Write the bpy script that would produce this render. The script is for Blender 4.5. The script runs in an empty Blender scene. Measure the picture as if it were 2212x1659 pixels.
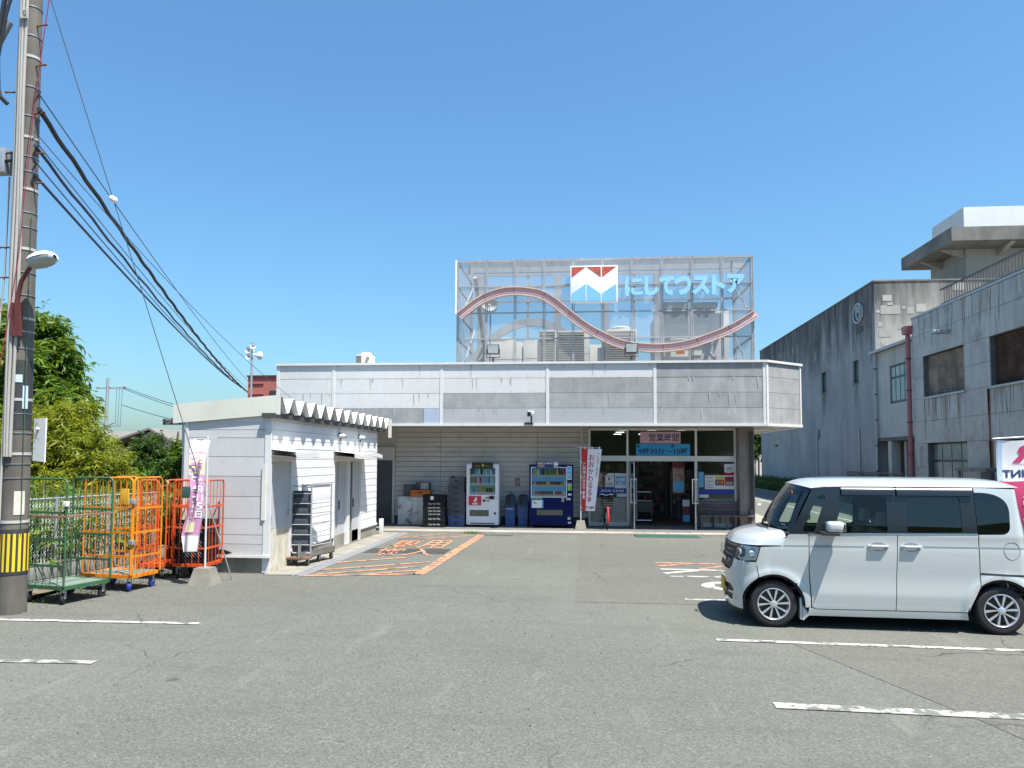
import bpy, bmesh, math, random
import numpy as np
from mathutils import Vector, Matrix
random.seed(7); RNG = np.random.default_rng(7)
R_ = math.radians
scene = bpy.context.scene
COL = scene.collection

# ------------------------------------------------------------------ camera
cam_d = bpy.data.cameras.new("camera"); cam = bpy.data.objects.new("camera", cam_d); COL.objects.link(cam)
scene.camera = cam
cam_d.sensor_width = 36.0; cam_d.lens = 1670/2212*36.0; cam_d.clip_end = 2000.0; cam_d.clip_start = 0.05
cam_d.shift_y = 0.02683
YAW, PITCH, ROLL = R_(5.5), R_(3.5), 0.004
fw = Vector((-math.sin(YAW)*math.cos(PITCH), math.cos(YAW)*math.cos(PITCH), math.sin(PITCH)))
rt = Vector((math.cos(YAW), math.sin(YAW), 0.0)); up = rt.cross(fw)
rt2 = rt*math.cos(ROLL)+up*math.sin(ROLL); up2 = up*math.cos(ROLL)-rt*math.sin(ROLL)
m = Matrix((rt2, up2, -fw)).transposed().to_4x4(); m.translation = (0, 0, 2.0)
cam.matrix_world = m

# ------------------------------------------------------------------ sky, sun, exposure
SUN = Vector((0.35, -0.28, 1.0)).normalized()
world = bpy.data.worlds.new("World"); scene.world = world; world.use_nodes = True
nt = world.node_tree; bg = nt.nodes["Background"]
sky = nt.nodes.new("ShaderNodeTexSky"); sky.sky_type = 'NISHITA'; sky.sun_disc = False
sky.sun_elevation = math.asin(SUN.z); sky.sun_rotation = math.atan2(SUN.x, SUN.y)
sky.altitude = 0; sky.air_density = 1.3; sky.dust_density = 1.5; sky.ozone_density = 10.0
wb = nt.nodes.new("ShaderNodeMixRGB"); wb.blend_type = 'MULTIPLY'; wb.inputs[0].default_value = 1.0; wb.inputs[2].default_value = (.80, 1.0, 1.0, 1)   # the camera's cool rendering of clear sky
nt.links.new(sky.outputs[0], wb.inputs[1]); nt.links.new(wb.outputs[0], bg.inputs[0]); bg.inputs[1].default_value = 0.096
sun_d = bpy.data.lights.new("sun", 'SUN'); sun = bpy.data.objects.new("sun", sun_d); COL.objects.link(sun)
sun_d.energy = 5.0; sun_d.angle = R_(0.53); sun_d.color = (1.0, 0.955, 0.88)
sun.rotation_euler = SUN.to_track_quat('Z', 'Y').to_euler(); sun.location = (10, -10, 30)
vs = scene.view_settings; vs.view_transform = 'Standard'; vs.look = 'None'; vs.gamma = 1.0
vs.use_curve_mapping = False; vs.exposure = 1.05
scene.cycles.max_bounces = 8; scene.cycles.transparent_max_bounces = 24
scene.render.film_transparent = False

# ------------------------------------------------------------------ materials
def srgb(r, g, b):
    f = lambda c: (c/12.92 if c <= .04045 else ((c+.055)/1.055)**2.4)
    return (f(r/255), f(g/255), f(b/255))
MATS = {}
class NT:
    def __init__(s, name):
        s.m = bpy.data.materials.new(name); s.m.use_nodes = True; s.t = s.m.node_tree
        s.b = s.t.nodes["Principled BSDF"]; s.out = s.t.nodes["Material Output"]
    def n(s, t, **k):
        x = s.t.nodes.new(t)
        for a, v in k.items(): setattr(x, a, v)
        return x
    def l(s, a, b): s.t.links.new(a, b)
    def pos(s, scale=(1, 1, 1)):
        g = s.n("ShaderNodeNewGeometry"); mp = s.n("ShaderNodeMapping"); mp.inputs[3].default_value = scale
        s.l(g.outputs["Position"], mp.inputs[0]); return mp.outputs[0]
    def noise(s, scale, detail=4, vec=None, rough=.55, dist=0):
        x = s.n("ShaderNodeTexNoise"); x.inputs["Scale"].default_value = scale; x.inputs["Detail"].default_value = detail
        x.inputs["Roughness"].default_value = rough; x.inputs["Distortion"].default_value = dist
        s.l(vec if vec is not None else s.pos(), x.inputs["Vector"]); return x.outputs["Fac"]
    def ramp(s, fac, a, b, va=0.0, vb=1.0):
        x = s.n("ShaderNodeMapRange"); x.clamp = True
        for i, v in zip((1, 2, 3, 4), (a, b, va, vb)): x.inputs[i].default_value = v
        s.l(fac, x.inputs[0]); return x.outputs[0]
    def mix(s, fac, c1, c2, mode='MIX'):
        x = s.n("ShaderNodeMixRGB", blend_type=mode)
        for i, v in ((0, fac), (1, c1), (2, c2)):
            if hasattr(v, "is_output"): s.l(v, x.inputs[i])
            elif i == 0: x.inputs[0].default_value = v
            else: x.inputs[i].default_value = (*v[:3], 1)
        return x.outputs[0]
    def math(s, op, a, b):
        x = s.n("ShaderNodeMath", operation=op)
        for i, v in ((0, a), (1, b)):
            if hasattr(v, "is_output"): s.l(v, x.inputs[i])
            else: x.inputs[i].default_value = v
        return x.outputs[0]
    def bump(s, h, strength=.3, dist=.01):
        x = s.n("ShaderNodeBump"); x.inputs["Strength"].default_value = strength; x.inputs["Distance"].default_value = dist
        s.l(h, x.inputs["Height"]); s.l(x.outputs[0], s.b.inputs["Normal"])

def M(name, col, rough=.55, metal=0.0, var=.10, vscale=3.0, bump=0.0, bscale=60, bdist=.004, dirt=None, streak=None, rnd=0.0, coat=0.0, spec=.4, emit=0.0, mould=None):
    """dirt=(colour, amount, scale); streak=(colour, amount, horizontal scale)"""
    k = NT(name)
    c = k.mix(k.ramp(k.noise(vscale, 5), .3, .7), tuple(x*(1-var) for x in col), tuple(min(1, x*(1+var)) for x in col))
    if streak:
        sc, am, hs = streak
        f = k.math('MULTIPLY', k.ramp(k.noise(1.0, 4, k.pos((hs, hs, hs*.12))), .48, .75), am)
        c = k.mix(f, c, sc)
    if dirt:
        dc, am, ds = dirt
        f = k.math('MULTIPLY', k.ramp(k.noise(ds, 8, rough=.68), .52, .66), am)
        c = k.mix(f, c, dc)
    if mould:   # black growth running down from the roof edge
        mc, z0, z1, hs = mould; g = k.n("ShaderNodeNewGeometry"); sx = k.n("ShaderNodeSeparateXYZ"); k.l(g.outputs["Position"], sx.inputs[0])
        f = k.math('ADD', k.ramp(sx.outputs[2], z0, z1, -.35, .75), k.math('MULTIPLY', k.math('SUBTRACT', k.noise(1.0, 6, k.pos((hs, hs, hs*.16)), .65), .5), 1.9))
        c = k.mix(k.ramp(f, .05, .65, 0, .9), c, mc)
    if rnd:
        oi = k.n("ShaderNodeObjectInfo"); v = k.ramp(oi.outputs["Random"], 0, 1, 1-rnd, 1+rnd)
        hs_ = k.n("ShaderNodeHueSaturation"); k.l(v, hs_.inputs["Value"]); k.l(c, hs_.inputs["Color"]); c = hs_.outputs[0]
    k.l(c, k.b.inputs["Base Color"])
    k.b.inputs["Roughness"].default_value = rough; k.b.inputs["Metallic"].default_value = metal
    k.b.inputs["Specular IOR Level"].default_value = spec
    if coat: k.b.inputs["Coat Weight"].default_value = coat; k.b.inputs["Coat Roughness"].default_value = .04
    if emit: k.l(c, k.b.inputs["Emission Color"]); k.b.inputs["Emission Strength"].default_value = emit
    if bump: k.bump(k.noise(bscale, 4), bump, bdist)
    MATS[name] = k.m; return k.m

def glass(name, tint, refl=.08, rough=0.0, ior=1.45, boost=1.0):
    k = NT(name); t = k.t
    tr = k.n("ShaderNodeBsdfTransparent"); tr.inputs[0].default_value = (*tint, 1)
    gl = k.n("ShaderNodeBsdfGlossy"); gl.inputs["Roughness"].default_value = rough
    fr = k.n("ShaderNodeFresnel"); fr.inputs[0].default_value = ior
    mx = k.n("ShaderNodeMixShader")
    k.l(k.math('MULTIPLY', fr.outputs[0], boost), mx.inputs[0]); k.l(tr.outputs[0], mx.inputs[1]); k.l(gl.outputs[0], mx.inputs[2])
    k.l(mx.outputs[0], k.out.inputs[0]); MATS[name] = k.m; return k.m

def asphalt(name, base, dark, crack=.6, patchy=.25):
    k = NT(name)
    big = k.ramp(k.noise(.22, 5), .3, .7); mid = k.ramp(k.noise(1.7, 6, rough=.7), .3, .7)
    c = k.mix(k.math('MULTIPLY', big, .75), base, tuple(x*(1-patchy) for x in base))
    c = k.mix(k.math('MULTIPLY', mid, .45), c, tuple(x*(1-patchy*1.15) for x in base))
    # aggregate
    vo = k.n("ShaderNodeTexVoronoi"); vo.inputs["Scale"].default_value = 70; k.l(k.pos(), vo.inputs["Vector"])
    hs_ = k.n("ShaderNodeSeparateColor"); k.l(vo.outputs["Color"], hs_.inputs[0])
    c = k.mix(k.ramp(hs_.outputs[0], .55, 1, 0, .55), c, tuple(min(1, x*1.55) for x in base))
    c = k.mix(k.ramp(hs_.outputs[1], .55, 1, 0, .55), c, dark)
    f2 = k.noise(28, 6, rough=.8)
    c = k.mix(k.ramp(f2, .54, .72, 0, .55), c, dark)
    c = k.mix(k.ramp(k.noise(9, 6, rough=.75), .56, .72, 0, .35), c, tuple(min(1, x*1.35) for x in base))
    c = k.mix(k.ramp(k.noise(.07, 3), .42, .62, 0, .35), c, tuple(min(1, x*1.28) for x in base)); c = k.mix(k.ramp(k.noise(.6, 7, rough=.75), .55, .66, 0, .35), c, tuple(x*.66 for x in base))
    # tyre tracks, oil drips and pale scuffs
    tk = k.ramp(k.noise(1.0, 3, k.pos((.35, 2.6, 1)), .5), .56, .72, 0, .28); c = k.mix(tk, c, tuple(x*.62 for x in base))
    sc_ = k.ramp(k.noise(1.0, 5, k.pos((3.5, .5, 1)), .6), .60, .72, 0, .30); c = k.mix(sc_, c, tuple(min(1, x*1.5) for x in base))
    vd = k.n("ShaderNodeTexVoronoi"); vd.inputs["Scale"].default_value = 1.15; vd.inputs["Randomness"].default_value = 1.0; k.l(k.pos(), vd.inputs["Vector"])
    sd_ = k.n("ShaderNodeSeparateColor"); k.l(vd.outputs["Color"], sd_.inputs[0])
    dr_ = k.math('MULTIPLY', k.ramp(k.math('SUBTRACT', k.math('ADD', vd.outputs["Distance"], k.math('MULTIPLY', k.noise(14, 3), .10)), k.math('MULTIPLY', sd_.outputs[0], .10)), .02, .07, 1, 0), k.ramp(sd_.outputs[1], .45, .6, 0, .65))
    c = k.mix(dr_, c, tuple(x*.38 for x in base))
    # cracks
    wn = k.n("ShaderNodeTexNoise"); wn.inputs["Scale"].default_value = 1.4; wn.inputs["Detail"].default_value = 5; k.l(k.pos(), wn.inputs["Vector"])
    va = k.n("ShaderNodeVectorMath", operation='MULTIPLY_ADD'); va.inputs[1].default_value = (.55, .55, .55)
    k.l(wn.outputs["Color"], va.inputs[0]); k.l(k.pos(), va.inputs[2])
    ve = k.n("ShaderNodeTexVoronoi", feature='DISTANCE_TO_EDGE'); ve.inputs["Scale"].default_value = .42; k.l(va.outputs[0], ve.inputs["Vector"])
    cr = k.math('MULTIPLY', k.ramp(ve.outputs["Distance"], .0, .006, 1, 0), k.ramp(k.noise(.35, 3), .50, .62, 0, crack))
    c = k.mix(cr, c, tuple(x*.35 for x in dark))
    k.l(c, k.b.inputs["Base Color"]); k.b.inputs["Roughness"].default_value = .93; k.b.inputs["Specular IOR Level"].default_value = .25
    k.bump(k.math('SUBTRACT', k.math('ADD', k.math('MULTIPLY', hs_.outputs[2], .6), f2), k.math('MULTIPLY', cr, 2.0)), .55, .006)
    MATS[name] = k.m; return k.m

def paint(name, col, under, wear=.5, scale=6.0):
    k = NT(name)
    n1 = k.noise(scale, 8, rough=.7); n2 = k.noise(45, 4, rough=.7)
    wn = k.n("ShaderNodeTexNoise"); wn.inputs["Scale"].default_value = 2.2; k.l(k.pos(), wn.inputs["Vector"])
    va = k.n("ShaderNodeVectorMath", operation='MULTIPLY_ADD'); va.inputs[1].default_value = (.4, .4, .4)
    k.l(wn.outputs["Color"], va.inputs[0]); k.l(k.pos((4.5, 7, 4)), va.inputs[2])
    ve = k.n("ShaderNodeTexVoronoi", feature='DISTANCE_TO_EDGE'); ve.inputs["Scale"].default_value = 1.0; k.l(va.outputs[0], ve.inputs["Vector"])
    edge = k.math('MULTIPLY', k.ramp(ve.outputs["Distance"], .0, .05, 1, 0), wear)
    f = k.math('MAXIMUM', k.math('MULTIPLY', k.ramp(n1, .60-.2*wear, .64-.2*wear), 1.0), edge)
    f = k.math('MAXIMUM', f, k.ramp(n2, .62, .75, 0, .5))
    c = k.mix(f, k.mix(k.noise(4, 4), tuple(x*.86 for x in col), col), under)
    k.l(c, k.b.inputs["Base Color"]); k.b.inputs["Roughness"].default_value = .8; k.bump(n2, .3, .003)
    MATS[name] = k.m; return k.m

def leafmat(name, c1, c2, trans=.35):
    k = NT(name); at = k.n("ShaderNodeAttribute", attribute_name="lc")
    sp = k.n("ShaderNodeSeparateColor"); k.l(at.outputs["Color"], sp.inputs[0])
    c = k.mix(sp.outputs[0], c1, c2)
    k.l(c, k.b.inputs["Base Color"]); k.b.inputs["Roughness"].default_value = .5; k.b.inputs["Specular IOR Level"].default_value = .35
    tl = k.n("ShaderNodeBsdfTranslucent"); k.l(k.mix(.6, c, (.28, .36, .03)), tl.inputs[0])
    mx = k.n("ShaderNodeMixShader"); mx.inputs[0].default_value = trans
    k.l(k.b.outputs[0], mx.inputs[1]); k.l(tl.outputs[0], mx.inputs[2]); k.l(mx.outputs[0], k.out.inputs[0])
    MATS[name] = k.m; return k.m

def meshscreen(name, col, alpha):
    k = NT(name); tr = k.n("ShaderNodeBsdfTransparent"); mx = k.n("ShaderNodeMixShader")
    # fine expanded metal: diamond lattice of wires, finer than a pixel
    k.b.inputs["Base Color"].default_value = (*col, 1); k.b.inputs["Roughness"].default_value = .5; k.b.inputs["Metallic"].default_value = .3
    a = k.n("ShaderNodeTexWave"); a.inputs["Scale"].default_value = 14; a.wave_type = 'BANDS'; a.bands_direction = 'DIAGONAL'
    k.l(k.pos((1, 0, 1)), a.inputs["Vector"])
    b = k.n("ShaderNodeTexWave"); b.inputs["Scale"].default_value = 14; b.bands_direction = 'DIAGONAL'; k.l(k.pos((-1, 0, 1)), b.inputs["Vector"])
    f = k.ramp(k.math('MAXIMUM', a.outputs["Fac"], b.outputs["Fac"]), .75, .95, alpha*.55, alpha*1.5)
    k.l(f, mx.inputs[0]); k.l(tr.outputs[0], mx.inputs[1]); k.l(k.b.outputs[0], mx.inputs[2]); k.l(mx.outputs[0], k.out.inputs[0])
    MATS[name] = k.m; return k.m

ASPH = (.130, .132, .112)
asphalt("asphalt", ASPH, (.050, .051, .047)); asphalt("asphalt_new", (.10, .10, .092), (.04, .04, .038), .2, .15)
asphalt("asphalt_patch", (.126, .124, .106), (.05, .05, .045), .8, .3); asphalt("asphalt_dark", (.055, .055, .055), (.03, .03, .03), .1, .2)
asphalt("road", (.14, .137, .124), (.07, .07, .065), .1, .12)
paint("paint_white", (.44, .43, .40), ASPH, .36); paint("paint_white_worn", (.40, .385, .36), ASPH, .60, 3.5)
paint("paint_white_mid", (.43, .42, .39), ASPH, .46, 4.5); paint("paint_orange", (.50, .22, .11), (.12, .108, .092), .42, 5)
M("concrete", (.23, .215, .18), .9, var=.18, vscale=2.5, bump=.4, bscale=50, dirt=((.14, .13, .115), .5, 2.2), streak=((.15, .14, .12), .3, 3))
M("concrete_pale", (.29, .275, .235), .9, var=.14, vscale=2, bump=.3, bscale=60, dirt=((.28, .26, .23), .45, 3))
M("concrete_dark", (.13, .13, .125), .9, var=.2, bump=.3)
M("block_wall", (.27, .265, .25), .92, var=.25, vscale=3, bump=.6, bscale=45, dirt=((.10, .10, .085), .7, 3), rnd=.12)
M("walk_tile", (.36, .30, .255), .85, var=.12, bump=.3, rnd=.10)
M("white_paint", (.68, .685, .69), .55, var=.04, vscale=2, bump=.08, bscale=30, dirt=((.52, .50, .46), .22, 5), rnd=.02)
M("white_siding", (.70, .70, .69), .5, var=.035, vscale=1.5, dirt=((.5, .48, .45), .16, 4), streak=((.55, .53, .5), .12, 5), rnd=.03)
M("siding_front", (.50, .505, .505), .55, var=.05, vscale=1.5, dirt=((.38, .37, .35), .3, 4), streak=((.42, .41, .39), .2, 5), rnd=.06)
M("white_trim", (.62, .62, .605), .5, var=.04, dirt=((.42, .38, .33), .25, 7))
M("cream_fascia", (.62, .61, .53), .6, var=.05, vscale=1, dirt=((.45, .43, .38), .3, 3))
M("fascia_white", (.58, .58, .57), .55, var=.03, vscale=1.2, dirt=((.45, .45, .46), .45, 9), streak=((.62, .63, .65), .2, 4), rnd=.02)
M("fascia_grey", (.30, .30, .30), .7, var=.12, vscale=3, bump=.15, dirt=((.235, .235, .24), .5, 1.7), streak=((.40, .40, .40), .5, 6), rnd=.07)
M("fascia_plain", (.375, .385, .40), .6, var=.04, rnd=.03); M("fascia_blue", (.36, .42, .52), .6, var=.03)
M("store_siding", (.56, .535, .50), .65, var=.05, vscale=1.3, dirt=((.30, .29, .27), .25, 3), rnd=.025)
M("soffit", (.50, .48, .44), .8, var=.06); M("dark_gap", (.02, .02, .02), .9, var=0)
M("dark_grey", (.06, .062, .065), .6, var=.1); M("door_dark", (.075, .075, .08), .45, var=.1); M("black", (.012, .012, .013), .45, var=0)
M("rubber", (.018, .018, .019), .75, var=.1); M("alu", (.55, .56, .57), .38, .85, var=.06); M("alu_white", (.66, .66, .63), .4, .2, var=.05)
M("steel", (.45, .45, .45), .4, .9, var=.12, dirt=((.25, .16, .1), .3, 8)); M("galv", (.42, .43, .44), .5, .6, var=.12, vscale=6)
M("chrome", (.75, .76, .78), .12, 1.0, var=.02); M("rust", (.16, .075, .04), .9, var=.35, vscale=8, bump=.4)
M("rusty_white", (.62, .65, .66), .5, var=.05, dirt=((.17, .075, .04), 1.0, 4.2), streak=((.30, .17, .1), .4, 5))
M("door_white", (.43, .445, .46), .5, var=.05, dirt=((.45, .44, .42), .3, 4)); M("door_rusty", (.56, .54, .46), .6, var=.12, dirt=((.42, .29, .12), .8, 5), streak=((.42, .32, .16), .85, 9))
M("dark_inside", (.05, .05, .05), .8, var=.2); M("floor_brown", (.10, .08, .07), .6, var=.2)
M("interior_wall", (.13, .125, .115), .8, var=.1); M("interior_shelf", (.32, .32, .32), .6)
M("pillar_stone", (.21, .18, .165), .35, var=.16, vscale=4, dirt=((.12, .10, .09), .4, 6), streak=((.1, .09, .08), .4, 4)); M("pillar_dark", (.05, .05, .052), .3, var=.2)
M("bench_wood", (.13, .10, .10), .65, var=.2, vscale=9, rnd=.12)
M("vm_white", (.66, .68, .72), .35, var=.02, coat=.3); M("vm_blue", (.004, .009, .07), .45, var=.04, spec=.12); M("bin_blue", (.025, .075, .24), .45, var=.12, dirt=((.15, .18, .24), .25, 5)); M("bin_dark", (.018, .03, .06), .45, var=.1)
M("vm_red", (.50, .03, .06), .35, var=.02); M("vm_cyan", (.10, .42, .62), .4, var=.08); M("vm_green", (.10, .42, .22), .4); M("vm_slot", (.11, .11, .085), .25, var=.2); M("vm_price", (.55, .36, .08), .5)
M("text_white", (.82, .82, .82), .5, var=0); M("text_black", (.015, .015, .02), .6, var=0); M("text_red", (.42, .012, .02), .6, var=0); M("text_navy", (.03, .04, .14), .6, var=0)
M("lime", (.22, .52, .08), .5); M("sky_label", (.10, .42, .72), .5, var=.05)
M("crate_black", (.012, .013, .015), .5, var=.1, spec=.15, dirt=((.04, .04, .04), .3, 6)); M("crate_grey", (.055, .064, .08), .5, var=.1, rnd=.12, dirt=((.17, .18, .2), .3, 6)); M("crate_blue", (.055, .10, .22), .5, var=.1); M("crate_orange", (.55, .14, .02), .5, var=.08, rnd=.05)
M("box_tan", (.33, .32, .28), .6, var=.08); M("box_olive", (.10, .105, .09), .6)
M("pink_sheet", (.60, .38, .45), .6, var=.05); M("blue_sheet", (.035, .30, .62), .55, var=.05); M("poster_white", (.68, .69, .70), .6, var=.06, vscale=12); M("poster_blue", (.12, .42, .66), .5, var=.1); M("blue_film", (.018, .05, .32), .35, var=.03); M("poster_mix", (.35, .22, .17), .5, var=.5, vscale=9); M("poster_yellow", (.62, .50, .12), .5, var=.1); M("poster_maroon", (.22, .03, .05), .5, var=.1)
M("flag_white", (.74, .73, .74), .75, var=.03); M("flag_red", (.52, .02, .03), .7, var=.05); M("flag_pink", (.56, .27, .43), .75, var=.12, vscale=2); M("flag_pale", (.72, .66, .42), .75); M("flag_cherry", (.52, .05, .14), .7, var=.05); M("flag_blue", (.40, .52, .70), .7)
M("mat_green", (.022, .075, .055), .9, var=.15, vscale=20, bump=.5, bscale=200); M("green_door", (.05, .10, .09), .5)
M("cage_green", (.035, .115, .05), .5, var=.2, dirt=((.12, .075, .045), .9, 6)); M("cage_orange", (.66, .20, .010), .42, var=.12, dirt=((.22, .10, .03), .6, 8)); M("cage_red", (.58, .075, .016), .42, var=.12, dirt=((.2, .05, .03), .55, 8)); M("caster_blue", (.02, .04, .30), .4); M("deck_green", (.15, .19, .165), .75, var=.25, vscale=8, dirt=((.12, .16, .13), .6, 5)); M("brown_bar", (.24, .13, .10), .6, var=.2, dirt=((.4, .3, .27), .5, 6)); M("plastic_yellow", (.62, .36, .03), .5)
M("trolley_blue", (.040, .052, .075), .5, var=.12); M("rust_deck", (.15, .085, .055), .9, var=.4, vscale=9, bump=.4, dirt=((.16, .17, .10), .5, 6))
M("pole_concrete", (.135, .12, .103), .85, var=.25, vscale=1.6, bump=.25, bscale=30, streak=((.07, .06, .055), .6, 5), dirt=((.11, .095, .08), .4, 4)); M("pole_black", (.035, .036, .04), .6, var=.2, dirt=((.10, .07, .05), .4, 3)); M("pole_yellow", (.75, .50, .015), .5, var=.05)
M("conduit", (.36, .34, .31), .55, var=.08, vscale=2); M("band_white", (.42, .41, .39), .6, dirt=((.4, .2, .12), .5, 12)); M("cable_black", (.014, .015, .018), .5, var=0); M("cable_blue", (.02, .03, .075), .5, var=0); M("wire_grey", (.10, .12, .14), .5, .3, var=0); M("wire_red", (.30, .012, .05), .5, var=0); M("lamp_white", (.74, .75, .72), .4, var=.05); M("lamp_glass", (.30, .33, .32), .2, var=.1); M("arm_red", (.12, .03, .025), .6, var=.2); M("label_pale", (.45, .55, .60), .5, var=.1)
M("rusty_sign", (.80, .81, .80), .55, var=.04, dirt=((.32, .11, .04), .95, 2.6)); M("paper_peel", (.62, .57, .46), .8, dirt=((.35, .33, .3), .6, 9))
M("bldg_grey", (.33, .335, .335), .9, var=.14, vscale=.5, bump=.3, bscale=12, bdist=.02, streak=((.16, .16, .16), .45, 1.1), dirt=((.22, .225, .22), .4, .7), mould=((.055, .055, .055), 4.5, 10.2, 1.2))
M("bldg_front", (.36, .345, .31), .9, var=.18, vscale=.6, bump=.3, bscale=12, streak=((.17, .165, .155), .6, 1.0), mould=((.08, .08, .078), 6.6, 10.3, 1.3)); M("bldg_patch", (.37, .35, .31), .9, var=.08, rnd=.1)
M("panel_tile", (.47, .47, .445), .75, var=.12, vscale=1.1, streak=((.30, .28, .24), .6, 3.0), dirt=((.26, .235, .19), .55, .9), rnd=.07); M("rust_run", (.20, .095, .045), .9, var=.3, vscale=5)
M("link_wall", (.46, .46, .44), .85, var=.08, vscale=.8, streak=((.28, .23, .17), .45, 2)); M("shutter_rust", (.36, .32, .27), .6, .3, var=.35, vscale=1.6, streak=((.06, .045, .035), .8, 1.6), dirt=((.13, .055, .035), .5, 2)); M("shutter_brown", (.10, .06, .045), .7, .2, var=.5, vscale=2, streak=((.02, .015, .012), .8, 2)); M("pipe_pink", (.36, .13, .14), .5, var=.1); M("win_frame", (.035, .045, .055), .4); M("win_pane", (.16, .20, .21), .12, var=.35, vscale=1.5, spec=.8); M("eave_dark", (.17, .165, .15), .9, var=.35, vscale=.9, streak=((.24, .23, .21), .5, 2), bump=.3); M("upper_wall", (.33, .32, .29), .9, var=.1, vscale=.5, streak=((.22, .21, .19), .5, 1.5)); M("box_white", (.62, .63, .62), .7, var=.04); M("rail_dark", (.09, .085, .08), .6, var=.2)
M("emblem_grey", (.42, .47, .49), .5, var=.08); M("emblem_dark", (.06, .065, .065), .6)
M("red_bldg", (.38, .12, .10), .8, var=.06, vscale=.8); M("red_dark", (.10, .03, .035), .7); M("house_wall", (.42, .41, .37), .85, var=.08, vscale=.7, streak=((.30, .29, .27), .5, 2)); M("house_roof", (.17, .16, .145), .8, var=.12, vscale=.6); M("roof_tile", (.10, .10, .105), .6, var=.2); M("house_white", (.66, .66, .64), .8)
M("sign_frame", (.37, .38, .39), .5, .3, var=.12, vscale=4, dirt=((.30, .20, .10), .55, 5)); M("sign_beam", (.32, .34, .36), .7, var=.1, streak=((.20, .14, .1), .5, 5)); M("wave_pink", (.64, .37, .36), .6, var=.07, vscale=2, dirt=((.28, .10, .06), .3, 4), streak=((.62, .40, .40), .3, 3)); M("wave_rim", (.55, .46, .42), .6, dirt=((.25, .12, .06), .7, 6)); M("logo_red", (.48, .085, .05), .55, var=.3, vscale=9, dirt=((.55, .22, .16), .5, 8)); M("logo_blue", (.20, .48, .74), .5, var=.05); M("letter_blue", (.28, .56, .82), .45, var=.04, emit=0); M("logo_white", (.80, .81, .82), .5, var=.02)
M("ac_white", (.55, .55, .52), .6, var=.06, dirt=((.38, .36, .32), .4, 5)); M("ac_fin", (.20, .19, .15), .6, var=.2); M("pent_wall", (.50, .51, .52), .75, var=.06); M("pent_panel", (.62, .62, .58), .6, var=.05)
M("grime", (.335, .325, .295), .9, var=.2); M("grime_dark", (.155, .155, .152), .9, var=.2); M("grime_pale", (.40, .40, .395), .8, var=.1); M("stone", (.20, .19, .17), .9, var=.3, vscale=30)
M("trunk", (.11, .085, .06), .9, var=.3, vscale=6, bump=.6, bscale=25); M("soil", (.13, .105, .07), .95, var=.25, vscale=3, bump=.6, bscale=20)
leafmat("leaf_green", (.040, .10, .012), (.12, .22, .022)); leafmat("leaf_yellow", (.09, .14, .010), (.34, .33, .02), .42); leafmat("leaf_dark", (.020, .055, .012), (.05, .12, .02), .25); leafmat("leaf_weed", (.06, .13, .025), (.20, .30, .06), .42); leafmat("leaf_dry", (.16, .11, .06), (.34, .26, .15), .3)
M("car_paint", (.475, .505, .50), .26, .15, var=0, coat=1.0, spec=.5); M("car_black", (.012, .014, .017), .18, var=0, coat=.5); M("car_inner", (.02, .02, .022), .7, var=0); M("car_groove", (.20, .23, .25), .5, var=0); M("car_trim", (.03, .03, .032), .5, var=0); M("seat", (.20, .19, .16), .8); M("alloy", (.66, .68, .72), .3, .75, var=0); M("tail_red", (.45, .01, .015), .15, var=0, coat=1); M("plate_yellow", (.62, .42, .02), .5); M("lamp_chrome", (.72, .76, .80), .15, .35, var=0); M("dash", (.055, .06, .065), .7); M("paper", (.7, .7, .66), .8)
glass("glass_store", (.80, .84, .84), boost=1.1); glass("glass_car", (.76, .86, .81), boost=1.2); glass("glass_dark", (.035, .045, .055), boost=2.2); glass("glass_lamp", (.85, .9, .95), boost=1.3); glass("glass_vm", (.92, .95, .95), boost=.7)
M("tube_light", (1, .97, .9), .5, var=0, emit=1.6)
meshscreen("screen_front", (.40, .41, .42), .36); meshscreen("screen_side", (.38, .40, .42), .5)
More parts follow.
